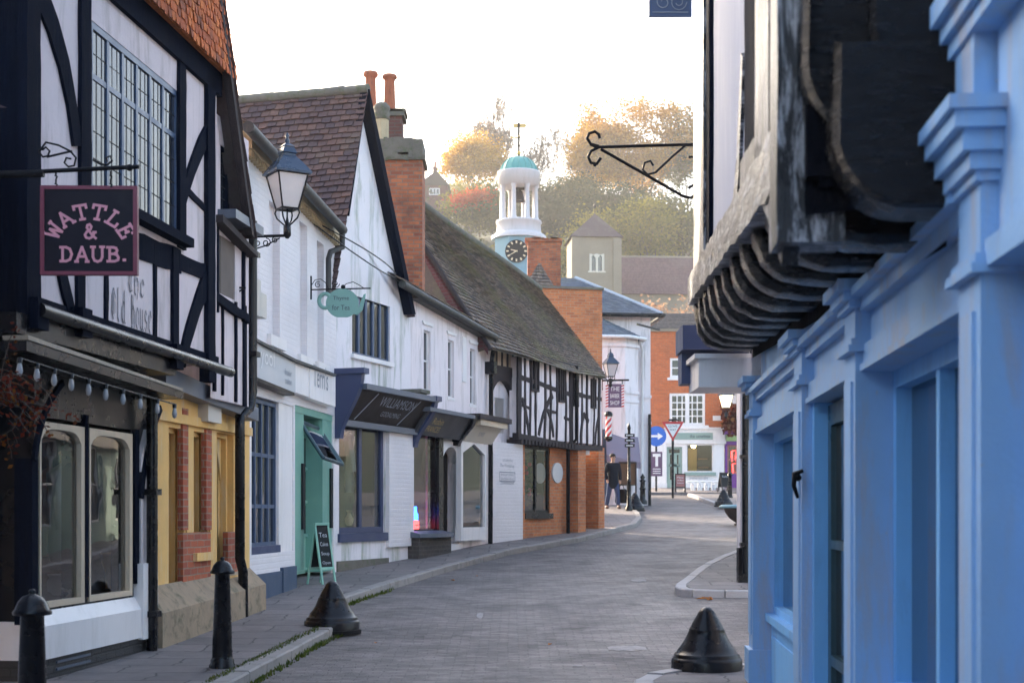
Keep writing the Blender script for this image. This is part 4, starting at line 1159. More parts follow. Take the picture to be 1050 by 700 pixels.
# ---------------- B4: white house with two shopfronts
F4 = Facade((-1.85, 26.5), (-.41, 30.9))
b4 = thing('white_house', 'white rendered house with three narrow sash windows above dark and cream shop fascias', 'house', (-1.85, 26.5, 0))
uB = F4.uv(507, 500)[0]
ws = [F4.R(434.5, 338, 441.5, 401), F4.R(459.5, 348, 465.5, 408), F4.R(482, 357, 487.5, 415)]
shA = (F4.uv(421.5, 500)[0], F4.uv(449, 500)[0], F4.uv(430, 545)[1], 3.0)
vt4 = F4.uv(480, 455)[1]
doorA = (F4.uv(452, 500)[0], F4.uv(471, 500)[0], G(28)+.05, vt4)
mb = MB(F4)
wallholes(mb, 0, uB, 3.2, 5.35, ws, 0, .10)
wallholes(mb, 0, uB, -.3, 3.2, [shA, doorA], 0, .25)
body(mb, 0, uB, -.3, 5.35, 5)
mb.build('wall', M['plaster'], b4)
for r in ws:
    window(F4, r, b4, M['white_paint'], M['glass_old'], -.05, 1, 2, .03, .03, sill=(.04, .06, .06))
mb = MB(F4)
for r in ws: mb.prism([(r[0]-.06, r[3]+.1), (r[1]+.06, r[3]+.1), (r[1]+.1, r[3]+.16), (r[0]-.1, r[3]+.16)], 0, .03)
r = F4.R(473.5, 345, 477, 392, 0); mb.box(*r, 0, .03)
build_each(mb, 'window_head', M['white_paint'], b4)
g0, g1 = F4.uv(414, 291, .25), F4.uv(510, 346, .25)
mb = MB(F4); mb.tube([F4.p(g0[0], g0[1], .22), F4.p(g1[0], g1[1], .22)], .07, 10)
mb.prism([(0, g0[1]-.12), (uB, g1[1]-.12), (uB, g1[1]+.02), (0, g0[1]+.02)], -.1, .16); mb.build('gutter', M['gutter'], b4)
mb = MB(F4)
mb.q((g0[0], g0[1]+.03, .2), (g1[0], g1[1]+.03, .2), (g1[0], g1[1]+.65, -1.1), (g0[0], g0[1]+.7, -1.1))
tiles(mb, F4.p(g0[0]-.1, g0[1]+.06, .24), F4.p(g1[0]+.05, g1[1]+.06, .24), F4.p(g0[0]-.1, g0[1]+.75, -1.1), F4.p(g1[0]+.05, g1[1]+.7, -1.1), 8, 26, .02, .02)
mb.build('roof', M['tile_brown'], b4)
mb = MB(F4); u = F4.uv(503.5, 450, .1)[0]
mb.tube([F4.p(g1[0]-.1, g1[1]-.05, .22), F4.p(g1[0]-.12, g1[1]-.3, .2), F4.p(u, g1[1]-.6, .1), F4.p(u, 3.25, .1)], .05, 8); mb.box(u-.1, u+.1, g1[1]-.75, g1[1]-.5, 0, .2)
mb.tube([F4.p(u-.1, 3.0, .12), F4.p(u-.02, 2.7, .1), F4.p(u-.05, .2, .1)], .05, 8); mb.build('downpipe', M['black_paint'], b4)
# two fascias
def canted(F, px0, pyt, pyb, px1, c0, c1, parent, mat, vt=None, vb=None):
    vt = F.uv(px0, pyt, c1)[1] if vt is None else vt; vb = F.uv(px0, pyb, c0)[1] if vb is None else vb
    a, b = F.uv(px0, pyt, (c0+c1)/2)[0], F.uv(px1, pyt, (c0+c1)/2)[0]
    NN = (F.N*(vt-vb)+V((0, 0, -1))*(c1-c0)).normalized(); VV = (V((0, 0, 1))*(vt-vb)+F.N*(c1-c0)).normalized()
    FF = Frame(F.p(0, vb, c0), F.U, VV, NN); hh = math.hypot(vt-vb, c1-c0)
    mb = MB(FF); mb.box(a, b, 0, hh, -.05, 0); o = mb.build('fascia_sign', mat, parent)
    return FF, a, b, hh, o, vt, vb
FF, a, b, hh, o, vt, vb = canted(F4, 432, 419, 446, 478, .15, .42, b4, M['fascia_slate'])
mb = MB(FF); text(mb, 'Robin', a+(b-a)*.22, a+(b-a)*.44, hh*.50, hh*.76, .006); text(mb, 'FRANCES', a+(b-a)*.16, a+(b-a)*.44, hh*.18, hh*.42, .006); mb.build('lettering', M['letter_gold'], o)
mb = MB(F4); mb.box(a-.1, b+.1, vt-.02, vt+.05, 0, .5); mb.build('fascia_cap', M['lead'], b4)
mb = MB(F4); mb.box(a-.25, a+.1, vt+.05, vt+.3, 0, .35); mb.box(a-.3, a+.15, vt+.3, vt+.36, 0, .4); mb.build('console', M['stone_moss'], b4)
console(F4, b-.02, b+.14, vb-.1, vt-.02, .12, .45, b4, M['black_paint'])
FF, a, b, hh, o, vt, vb = canted(F4, 483, 428, 453, 511, .15, .45, b4, M['fascia_stone'])
mb = MB(FF); text(mb, 'FLOWERS', a+(b-a)*.32, a+(b-a)*.52, hh*.3, hh*.48, .006); mb.build('lettering', M['grey_letter'], o)
mb = MB(F4); mb.box(a-.15, b+.15, vt-.0, vt+.10, 0, .55); mb.build('fascia_cap', M['timber_brown'], b4)
mb = MB(F4); mb.box(a, b+.02, hh*0+vt-.11, vt-.0, 0, .5); mb.build('fascia_moulding', M['cream_paint'], b4)
# first shopfront
window(F4, shA, b4, M['black_paint'], M['glass_shop'], -.03, 1, 1, .05, .05)
room(F4, shA[0]-.05, shA[1]+.1, shA[2], 3.1, -2.2, -.26, b4, M['shop_pale'])
mb = MB(F4); mb.box(shA[1]-.02, shA[1]+.22, .5, 2.95, -.2, .03); mb.build('shopfront_post', M['black_paint'], b4)
mb = MB(F4); z0 = G(27.5)
mb.box(shA[0]-.15, doorA[0]-.02, -.2, shA[2]-.1, -.1, .22); mb.build('stall_riser', M['brick_plinth'], b4)
mb = MB(F4); n = 8
for i in range(n):
    t0, t1 = i/n, (i+1)/n
    bu = lambda t: .26+.10*math.sin(math.pi*t)
    L = doorA[0]+.02-(shA[0]-.2)
    mb.raw([F4.p(shA[0]-.2+L*t0, shA[2]-.1, 0), F4.p(shA[0]-.2+L*t1, shA[2]-.1, 0), F4.p(shA[0]-.2+L*t1, shA[2]-.1, bu(t1)), F4.p(shA[0]-.2+L*t0, shA[2]-.1, bu(t0)),
            F4.p(shA[0]-.2+L*t0, shA[2]+.02, 0), F4.p(shA[0]-.2+L*t1, shA[2]+.02, 0), F4.p(shA[0]-.2+L*t1, shA[2]-.03, bu(t1)), F4.p(shA[0]-.2+L*t0, shA[2]-.03, bu(t0))], [(0, 3, 2, 1), (4, 5, 6, 7), (3, 7, 6, 2), (0, 4, 7, 3), (1, 2, 6, 5)])
mb.build('sill', M['lead'], b4)
# recessed doorway and projecting white bay window
mb = MB(F4)
room(F4, doorA[0], doorA[1], doorA[2]+.05, vt4, -1.6, -.26, b4, M['shop_dim'])
n = 8; du = doorA[1]-doorA[0]
for i in range(n):
    t0, t1 = i/n, (i+1)/n
    f = lambda t: vt4-.10-.30*abs(2*t-1)**2.2
    mb.prism([(doorA[0]+du*t0, f(t0)), (doorA[0]+du*t1, f(t1)), (doorA[0]+du*t1, vt4), (doorA[0]+du*t0, vt4)], -.2, .02)
mb.build('door_surround', M['white_paint'], b4)
mb = MB(F4); mb.box(doorA[0]-.06, doorA[1]+.02, doorA[2], doorA[2]+.20, -.2, .03); mb.build('doorstep', M['white_paint'], b4)
b0, b1u = F4.uv(473, 500, .13)[0], F4.uv(499, 500, .13)[0]
vb0, vb1 = F4.uv(485, 554, .25)[1], vt4+.12
mb = MB(F4)
mb.box(b0, b1u, vb0, vb0+.26, .0, .13); 
for u in (b0, b1u-.1): mb.box(u, u+.1, vb0+.26, vb1, .02, .13)
um_ = (b0+b1u)/2
mb.prism([(b0+.1, vb1-.32), (um_, vb1-.12), (um_, vb1), (b0+.1, vb1)], .02, .13); mb.prism([(um_, vb1-.12), (b1u-.1, vb1-.32), (b1u-.1, vb1), (um_, vb1)], .02, .13)
bay = mb.build('bay_window', M['white_paint'], b4)
mb = MB(F4); mb.q((b0+.1, vb0+.26, .08), (b1u-.1, vb0+.26, .08), (b1u-.1, vb1-.1, .08), (b0+.1, vb1-.1, .08)); mb.build('pane', M['glass_shop'], bay)
room(F4, b0+.04, b1u-.04, vb0+.2, vb1, .006, .03, b4, M['shop_dim'])
# brick stack at the near end
def stack(name, parent, cxy, wx, wy, z0, z1, mat, cap=None, capm=None, rot=0, label=None):
    F = Frame((cxy[0], cxy[1], 0), (math.cos(rot), math.sin(rot), 0), (-math.sin(rot), math.cos(rot), 0), (0, 0, 1))
    mb = MB(F); mb.box(-wx/2, wx/2, -wy/2, wy/2, z0, z1)
    o = mb.build(name, mat, parent, label)
    if cap:
        mb = MB(F); mb.box(-wx/2-cap, wx/2+cap, -wy/2-cap, wy/2+cap, z1-.02, z1+cap*1.5)
        n = 9
        for i in range(n):
            a = rnd(-wx/2, wx/2); mb.box(a-.12, a+.12, -wy/2-cap-.01, wy/2, z1+cap*1.4, z1+cap*1.5+rnd(.01, .05))
        mb.build('chimney_cap', capm or M['stone_moss'], o)
    return o
dch = 28.6
cl, cr = P(383, 300, dch), P(433, 300, dch)
ctop = P(400, 163, dch).z
ch = stack('chimney', b4, ((cl.x+cr.x)/2, dch+.45), cr.x-cl.x, .9, 4.5, ctop, M['brick_chimney'], .05, M['stone_moss'])
mb = MB()
a_, b_ = P(382.5, 163, dch-.05), P(433.5, 141, dch-.05)
for i in range(14):
    t = i/14; mb.box(a_.x+(b_.x-a_.x)*t, a_.x+(b_.x-a_.x)*(t+1.02/14), dch-.06+rnd(-.015, .01), dch+.95, a_.z+rnd(-.03, .03), b_.z-.02*abs(2*t-1)**3*3+rnd(-.015, .015))
mb.build('chimney_cap', M['stone_moss'], ch)
# set-back upper stack with two tall pots, buff pot in front
d2 = 29.6
cl, cr = P(374, 120, d2), P(412, 120, d2)
ch2 = stack('chimney', b4, ((cl.x+cr.x)/2, d2+.3), cr.x-cl.x, .6, 7.5, P(0, 118, d2).z, M['brick_dark'], .05, M['stone_moss'])
for x, yt, yb in ((380, 74, 116), (399.5, 77, 114)):
    c = P(x, yb, d2+.3); t = P(x, yt, d2+.3).z-c.z; r = 6.2/1500*d2
    mb = MB(); mb.lathe([(r*1.05, -.1), (r*1.0, .05), (r*.88, t*.80), (r*.9, t*.86), (r*1.25, t*.90), (r*1.28, t*.95), (r*1.1, t), (r*.8, t), (r*.7, t-.15)], c, 18); mb.build('chimney_pot', M['terracotta'], ch2)
c = P(391.5, 142, dch+.3); t = P(0, 106, dch+.3).z-c.z
mb = MB(); mb.lathe([(.14, -.05), (.14, t*.52)], c, 8, smooth=False); mb.build('chimney_pot', M['buff'], ch)
mb = MB(); mb.lathe([(.145, t*.52), (.17, t*.56), (.145, t*.62), (.17, t*.68), (.14, t*.74), (.165, t*.8), (.165, t*.9), (.12, t*.97), (.1, t)], c, 16); mb.build('chimney_cowl', M['stone_moss'], ch)

# ---------------- B5: long timber-framed house with mossy roof
F5 = Facade((-.41, 30.9), (2.23, 36.2))
b5 = thing('jettied_house', 'jettied black and white house with many close studs under a long mossy tiled roof', 'house', (-.41, 30.9, 0))
W5 = .22
u0, u1 = F5.uv(533, 450, W5)[0], F5.uv(617, 450, W5)[0]
v0, v1 = 3.13, 4.86
mb = MB(F5)
mb.box(u0, u1, v0, v1, W5-.25, W5); mb.box(0, u1, 2.9, 5.3, -4, -.1)
mb.build('wall', M['plaster'], b5)
tb = MB(F5); w0, w1 = W5-.02, W5+.03
def st(x, y0, y1, wd, wob=.012): tb.band([(x+rnd(-.4, .4), y0), (x+rnd(-.9, .9), (y0+y1)/2), (x+rnd(-.9, .9), y1)], wd, w0, w1+rnd(-.006, .006), wob=wob)
lerp = lambda a, b, t: a+(b-a)*t
def ytop(x): return lerp(359, 386, (x-533)/84)
def ybot(x): return lerp(447, 459, ((x-533)/84)**.6)
for x, wd in ((533.5, .17), (586.5, .17), (615.5, .10), (559.5, .09)): st(x, ytop(x), ybot(x), wd)
for x in (539, 544.5, 550.5, 565, 571.5, 580.5, 592, 597.5, 603, 609.5): st(x, ytop(x)+rnd(0, 3), ybot(x), rnd(.04, .062))
tb.band([(533, 386), (556, 394), (575, 401), (587, 405)], .10, w0, W5+.022, wob=.012); tb.band([(587, 402), (600, 406), (617, 409)], .09, w0, W5+.022, wob=.012)
tb.band([(560, 420), (570, 423)], .07, w0, W5+.02, wob=.01); tb.band([(536, 415), (545, 419)], .07, w0, W5+.02, wob=.01); tb.band([(579, 428), (586, 431)], .07, w0, W5+.02)
tb.band(curve_pts((567, 405), (557, 420), (553, 446)), (.13, .08), w0, W5+.024, wob=.01); tb.band(curve_pts((536, 408), (541, 425), (543, 446)), .09, w0, W5+.024, wob=.01)
tb.band(curve_pts((562, 420), (567, 432), (568, 448)), .08, w0, W5+.024, wob=.01); tb.band(curve_pts((599, 424), (596, 440), (596, 456)), .09, w0, W5+.024, wob=.008); tb.band([(599, 424), (604, 432)], .1, w0, W5+.024)
tb.band(curve_pts((614, 428), (611, 440), (611, 456)), .07, w0, W5+.024, wob=.008)
tb.band([(532, 446.5), (560, 452), (586, 458), (618, 459.5)], .12, w0-.1, W5+.035, wob=.012)
tb.band([(532, 359), (586, 375), (618, 387)], .08, w0, W5+.04)
for i in range(17):
    u = u0+(u1-u0)*.62*i/16; tb.box(u, u+.09, 2.98, 3.08, -.1, W5+.05)
tb.build('timber_frame', M['timber_brown'], b5)
for x0, x1, yt, yb in ((545, 553, 364, 402), (574, 579, 376, 413), (588, 593.5, 382, 417), (607, 611.5, 388, 419)):
    r = F5.R(x0, yt, x1, yb, W5+.04)
    window(F5, r, b5, M['timber_brown'], M['glass_dark'], W5+.05, 2, 1, .035, .05, thick=.06)
# roof with sag
E0, E1 = F5.p(*F5.uv(503, 357, .42), .42), F5.p(*F5.uv(622, 388, .42), .42)
R1 = P(553, 296, 38.2); R0 = P(380, 166, 31.6)
mb = MB()
mb.qw([E0+V((0, 0, -.02)), E1+V((0, 0, -.02)), R1+V((0, 0, -.10)), R0+V((0, 0, -.10))])
mb.qw([E1, E1+V((-1.8, 3.6, .2)), R1]); mb.qw([E0, R0, R0+V((-3, 1, -3)), E0+V((-4, 2, -1))])
tiles(mb, E0, E1, R0, R1, 44, 62, .026, .016, .011, sag=.10)
mb.build('roof', M['tile_brown'], b5)
mb = MB()
for i in range(26):
    p, q = R0.lerp(R1, i/26), R0.lerp(R1, (i+1.04)/26); z = V((0, 0, .02-.10*math.sin(math.pi*i/26)+.04*math.sin(7*i/26+3)))
    mb.tube([p+z, q+z], .10, 8)
mb.build('ridge_tiles', M['stone_moss'], b5)
mb = MB(F5)   # near gable: brick wall under the verge
p0, p1 = E0+V((-.05, -.05, -.15)), R0+V((0, 0, -.2))
mb.qw([p0, p1, V((p1.x, p1.y, 4)), V((p0.x, p0.y, 4.9))])
mb.build('gable_wall', M['brick_purple'], b5)
mb = MB(F5); mb.tube([E0+V((0, -.04, -.03)), R0+V((0, -.04, -.03))], .05, 6); mb.build('bargeboard', M['timber_brown'], b5)
# shop under the jetty
gz = G(33)
wv = [F5.R(537.5, 458, 546, 528, 0), F5.R(550, 458, 562, 526, 0)]
sA = (F5.uv(537, 480)[0], F5.uv(564, 480)[0], F5.uv(550, 526)[1], 2.98)
ud = F5.uv(594, 500)[0]; ue5 = F5.uv(613, 500)[0]
mb = MB(F5)
wallholes(mb, F5.uv(532, 480)[0], F5.uv(592, 480)[0], -.2, 3.1, [sA], 0, .16)
mb.box(ue5, F5.uv(619, 500)[0], 0, 3.1, -.8, .02)
mb.box(F5.uv(584, 480)[0], F5.uv(592, 480)[0], 0, 3.1, 0, .22)
mb.q((F5.uv(592, 480)[0], 0, -.9), (ue5, 0, -.9), (ue5, 3.1, -.9), (F5.uv(592, 480)[0], 3.1, -.9))
mb.q((F5.uv(592, 480)[0]+.01, 0, .0), (F5.uv(592, 480)[0]+.01, 0, -.9), (F5.uv(592, 480)[0]+.01, 3.1, -.9), (F5.uv(592, 480)[0]+.01, 3.1, 0))
mb.build('shop_wall', M['brick_orange'], b5)
window(F5, sA, b5, M['black_paint'], M['glass_shop'], -.03, 2, 1, .09, .07, sill=(.04, .12, .1), ms=M['black_paint'])
room(F5, sA[0]-.02, sA[1]+.02, sA[2], 3.0, -1.4, -.17, b5, M['shop_dim'])
mb = MB(F5); d0_, d1_ = F5.uv(600, 500, -.85)[0], F5.uv(608, 500, -.85)[0]
mb.box(d0_, d1_, gz+.2, 2.5, -.9, -.85); mb.build('door', M['wood_warm'], b5)
def disc(F, u, v, w, r, mat, parent, name, label=None, t=.03, ry=None):
    mb = MB(F); n = 32; ry = ry or r
    mb.prism([(u+r*math.cos(2*math.pi*i/n), v+ry*math.sin(2*math.pi*i/n)) for i in range(n)], w, w+t); return mb.build(name, mat, parent, label)
c = F5.uv(572, 484.5, .03); disc(F5, c[0], c[1], .0, .29, M['fascia_grey'], b5, 'round_sign', ry=.235)
mb = MB(F5); u = F5.uv(582.5, 500, .1)[0]; mb.tube([F5.p(u, 4.9, W5+.1), F5.p(u, 3.2, W5+.1), F5.p(u, 3.0, .1), F5.p(u, .3, .1)], .045, 8); mb.build('downpipe', M['black_paint'], b5)
# white flank with painted notices, arched recess above
uW = F5.uv(532, 500)[0]
mb = MB(F5); mb.box(F5.uv(505, 500, .1)[0], uW, -.2, 2.98, -.6, .1); mb.build('flank_wall', M['white_brick'], b5)
mb = MB(F5); mb.box(uW, F5.uv(538, 500, .05)[0]-.01, -.2, 2.98, -.3, .06); mb.build('brick_pier', M['brick_orange'], b5)
mb = MB(F5)
a, b = F5.uv(513, 475, .1), F5.uv(527, 475, .1)
text(mb, 'GOLDSMITHS', a[0]+.1, b[0]-.08, a[1]+.05, a[1]+.10, .106); text(mb, 'The Workshop', a[0]-.02, b[0], a[1]-.09, a[1]+.0, .106)
r = F5.R(512, 483, 528, 494, .1)
for x0, x1, y0, y1 in ((r[0], r[1], r[3]-.02, r[3]), (r[0], r[1], r[2], r[2]+.02), (r[0], r[0]+.02, r[2], r[3]), (r[1]-.02, r[1], r[2], r[3])): mb.q((x0, y0, .105), (x1, y0, .105), (x1, y1, .105), (x0, y1, .105))
for k, s in enumerate(('JEWELLERY REPAIRS', 'ENGRAVING', 'COMMISSIONS')): text(mb, s, r[0]+.06, r[1]-.06, r[3]-.10-.085*k, r[3]-.045-.085*k, .106)
mb.build('lettering', M['grey_letter'], b5)
mb = MB(F5)
uq0, uq1 = F5.uv(503, 400, 0)[0], F5.uv(531, 400, 0)[0]
mb.box(uq0, uq1, 4.42, 4.62, -.5, .04); mb.box(uq1-.22, uq1, 2.98, 4.45, -.5, .05)
n = 8
for i in range(n):
    t0, t1 = i/n, (i+1)/n; W = uq1-uq0-.22
    f = lambda t: 4.42-.10-.35*abs(2*t-1)**2.4
    mb.prism([(uq0+W*t0, f(t0)), (uq0+W*t1, f(t1)), (uq0+W*t1, 4.42), (uq0+W*t0, 4.42)], -.4, .03)
mb.build('arch_timber', M['timber_brown'], b5)
mb = MB(F5); mb.box(uq0, uq1, 4.62, 5.1, -.5, .0); mb.build('plaster_panel', M['cream_paint'], b5)
mb = MB(F5)
for i in range(1, 5): mb.box(uq0+(uq1-uq0)*i/5-.03, uq0+(uq1-uq0)*i/5+.03, 4.62, 5.08, 0, .02)
build_each(mb, 'timber_stud', M['timber_brown'], b5)
mb = MB(F5); mb.box(uq0, uq1, 2.9, 4.5, -1.5, -1.4); mb.build('recess_wall', M['timber_brown'], b5)
mb = MB(F5); mb.box(uq0, uq0+(uq1-uq0)*.62, 3.2, 3.95, -.7, -.1); mb.build('tank_box', M['metal_box'], b5)
# ================================================================== RIGHT SIDE
FR = Facade((1.993, 12.3), (.820, -3.0))
KU = math.hypot(1.993-.82, 15.3)/15.3
def ud(d): return (12.3-d)*KU
def tilt(d): return .055*(d-6)
rb = thing('blue_shop_building', 'pale blue panelled shopfront below a jettied upper storey of gnarled black timbers', 'shop', (1.99, 12.3, 0))
PIL = [(12.3, 11.95), (9.05, 8.65), (6.97, 6.65), (4.59, 4.31), (2.3, 2.0), (0, -.3)]
mb = MB(FR)   # carcass
mb.q((0, -.2, -6), (0, -.2, -.02), (0, 6.6, -.02), (0, 6.6, -6))
mb.q((0, 3.25, -.02), (0, 3.25, .43), (0, 6.6, .43), (0, 6.6, -.02))
e = ud(-3)
mb.q((e, -.2, -6), (0, -.2, -6), (0, 6.6, -6), (e, 6.6, -6)); mb.q((e, -.2, .43), (e, -.2, -6), (e, 6.6, -6), (e, 6.6, .43))
mb.build('wall', M['plaster'], rb)
# upper storey plaster, following the settled bressumer
def vbr(d): return 2.96+.083*(d-6)
mb = MB(FR)
for i in range(8):
    d0, d1 = 12.3-i*.925, 12.3-(i+1)*.925
    mb.q((ud(d0), vbr(d0)-.05, .45), (ud(d1), vbr(d1)-.05, .45), (ud(d1), 6.6, .45), (ud(d0), 6.6, .45))
mb.build('upper_wall', M['plaster_blue'], rb)
mb = MB(FR); mb.q((0, 6.6, .75), (ud(-3), 6.6, .75), (ud(-3), 10, -3), (0, 10, -3)); mb.q((0, 6.6, -6.5), (0, 10, -3), (ud(-3), 10, -3), (ud(-3), 6.6, -6.5))
mb.q((0, 6.55, .43), (0, 6.55, -6), (0, 10, -3)); mb.build('roof', M['slate_dark'], rb)
def upx(x, w): return FR.uv(x, 100, w)[0]
def stud(mbx, x0, x1, v0, v1, w=.50, wob=.012):
    a, b = upx(x0, w), upx(x1, w); mbx.band([((a+b)/2, v0), ((a+b)/2+.02, v1)], b-a, .43, w, px=False, wob=wob)
mb = MB(FR); stud(mb, 711, 721, 3.2, 6.6, .50, .03); stud(mb, 774, 788, 2.9, 6.6, .50, .02); mb.band([(ud(5.0), 2.5), (ud(5.55), 2.75), (ud(6.2), 3.0), (ud(6.9), 3.1)], (.3, .12), .44, .50, px=False, wob=.012)
mb.band([(ud(5.05), 2.42), (ud(5.03), 3.2), (ud(5.04), 6.6)], .24, .30, .53, px=False, wob=.015)
build_each(mb, 'timber_stud', M['timber_lit'], rb)
mb = MB(FR); stud(mb, 721.5, 727, 3.2, 6.6, .48, .03); stud(mb, 763, 773, 2.9, 6.6, .49, .02)
build_each(mb, 'timber_stud', M['timber'], rb)
mb = MB(FR)
mb.band([(ud(d), vbr(d)-.12) for d in (12.35, 11, 9.5, 8, 6.5, 5.8, 5.1)], .22, .36, .51, px=False, wob=.014)
for dd, s in ((7.2, 1),):
    mb.band([(ud(dd+.55*s), vbr(dd)+.0), (ud(dd+.25), vbr(dd)+.22), (ud(dd), vbr(dd)+.7)], (.22, .12), .44, .468, px=False, wob=.012)
mb.build('bressumer', M['bressumer_wood'], rb)
mb = MB(FR); ue_r = ud(4.9)
mb.q((ue_r, 2.55, -.02), (ue_r, 2.5, .44), (ue_r, 6.6, .44), (ue_r, 6.6, -.02))
for q_ in range(4): mb.box(ue_r, ue_r+.025+.012*(q_ % 2), 2.5+.03*q_, 6.6, .01+.10*q_, .095+.10*q_)
mb.box(ue_r, ue_r+.06, 2.62, 2.86, -.02, .44); mb.box(ue_r, ue_r+.05, 3.3, 3.5, -.02, .42)
mb.build('end_boarding', M['timber_dull'], rb)
def coved_block(d0, d1, wout, vbot, vtop, rc):
    pr = [(0.0, vbot)]+[(wout-rc+rc*math.sin(math.pi/2*i/8), vbot+rc-rc*math.cos(math.pi/2*i/8)) for i in range(9)]+[(wout-.01, vtop), (0.0, vtop)]
    cx_, cy_ = wout*.4, (vbot+vtop)/2
    mb = MB(FR); m = len(pr); lay = [(ud(d0), 1.0), (ud(d0)+.03, 1.05), (ud(d1)-.03, 1.05), (ud(d1), .98)]; vs = []
    for u, k in lay: vs += [FR.p(u+rnd(-.006, .006), cy_+(v-cy_)*(1+(k-1)*.6), max(-.05, cx_+(w-cx_)*k)) for w, v in pr]
    fs = [(i*m+j, i*m+(j+1) % m, (i+1)*m+(j+1) % m, (i+1)*m+j) for i in range(3) for j in range(m)]
    mb.raw(vs, fs); mb.raw(vs[:m], [tuple(range(m))]); mb.raw(vs[-m:], [tuple(range(m))[::-1]])
    return mb.build('jetty_bracket', M['timber_black'], rb)
coved_block(4.92, 4.64, .37, 2.48, 3.0, .24); coved_block(4.92, 4.66, .25, 2.90, 3.9, .17); coved_block(4.93, 4.76, .45, 2.72, 3.35, .26)
mb = MB(FR); mb.box(ud(4.88), ud(-3), 3.0, 6.6, -.3, -.01); mb.build('upper_panelling', M['bluefront'], rb)
# curved jetty brackets, one by one
d = 12.1; k = 0
while d > 5.15:
    wd = rnd(.20, .27); mb = MB(FR); n = 12; t = tilt(d)
    prof = []
    for i in range(n+1):
        a = math.pi/2*i/n; wob_ = rnd(-.005, .005)
        prof.append(((.47+wob_)*math.sin(a)**.55, 2.96+t-(.46+wob_)*math.cos(a)**.55))
    m = n+1
    u_a, u_b = ud(d)-wd/2, ud(d)+wd/2
    vs = []
    for (w, v) in prof: vs += [FR.p(u_a+rnd(-.012, .012), v+.025, w-.025), FR.p(u_a+.03, v, w), FR.p(u_b-.03, v+rnd(-.008, .008), w), FR.p(u_b+rnd(-.012, .012), v+.025, w-.025)]
    fs = []
    for i in range(n):
        for j in range(3): fs.append((4*i+j, 4*i+j+1, 4*i+j+5, 4*i+j+4))
    mb.raw(vs, fs, True)
    top = 3.02+t
    for s, o_ in ((0, u_a), (3, u_b)):
        pts = [vs[4*i+s] for i in range(n+1)]+[FR.p(o_, top, .44), FR.p(o_, top, -.05), FR.p(o_, 2.5+t, -.05)]
        mb.raw(pts, [tuple(range(len(pts))) if s == 3 else tuple(range(len(pts)))[::-1]])
    mb.build('jetty_bracket', M['timber_black'], rb); d -= rnd(.62, .74); k += 1
mb = MB(FR)
for i in range(8):
    d0, d1 = 12.3-i*.925, 12.3-(i+1)*.925
    a0, a1 = 2.97+tilt(d0), 2.97+tilt(d1); b0_, b1_ = 2.45+tilt(d0), 2.45+tilt(d1)
    mb.q((ud(d0), a0, .44), (ud(d0), a0, -.12), (ud(d1), a1, -.12), (ud(d1), a1, .44))
    mb.q((ud(d0), b0_, -.03), (ud(d1), b1_, -.03), (ud(d1), a1, -.03), (ud(d0), a0, -.03))
mb.build('jetty_soffit', M['timber_dull'], rb)
# pilasters
for i, (a, b) in enumerate(PIL):
    ua, ub_ = ud(a), ud(b); t = tilt((a+b)/2)*.2; big = (i >= 3)
    mb = MB(FR); mb.box(ua, ub_, -.2, 2.24+t, -.3, 0)
    mb.box(ua+.06, ub_-.06, .5, 2.1, 0, .012)
    mb.box(ua-.03, ub_+.03, -.2, .38, -.3, .035)
    o = mb.build('pilaster', M['bluefront_worn'], rb)
    mb = MB(FR)
    mb.box(ua-.035, ub_+.035, 2.22+t, 2.25+t, -.3, .035); mb.box(ua-.02, ub_+.02, 2.25+t, 2.28+t, -.3, .02)
    top = 2.49 if big else 2.42
    mb.box(ua, ub_, 2.28+t, top+t, -.3, .0)
    st_ = ((.02, .03), (.04, .05), (.065, .06), (.095, .05), (.115, .04)) if big else ((.03, .03), (.06, .04), (.09, .05))
    v = top+t
    for g_, h_ in st_:
        mb.box(ua-g_, ub_+g_, v, v+h_, -.3, g_); v += h_
    if big: mb.box(ua+.02, ub_-.02, v, 2.925, -.3, .015)
    mb.build('capital', M['bluefront_worn'], o)
# bays
def bay_entab(d0, d1, big=False):
    a, b = ud(d0), ud(d1)
    if big: mb = MB(FR); mb.box(a, b, 2.30, 2.92, -.3, -.05); mb.box(a, b, 2.22, 2.30, -.3, -.01); a -= .3; mb.box(a, b, 2.92, 2.97, -.3, .03); mb.box(a, b, 2.97, 3.02, -.3, .055); mb.box(a, b, 3.02, 3.09, -.3, .085)
    else:
        mb = MB(FR); mb.box(a, b, 2.26, 2.62+tilt(d0)*.6, -.3, -.07); mb.box(a, b, 2.17, 2.26, -.3, -.035); mb.box(a, b, 2.14, 2.17, -.3, -.02); mb.box(a, b, 2.41, 2.47, -.3, -.02); mb.box(a, b, 2.47, 2.51, -.3, .03)
    return mb.build('entablature', M['bluefront_worn'], rb)
for (p, q), big in zip(zip(PIL, PIL[1:]), (False, False, False, True, True)): bay_entab(p[1], q[0], big)
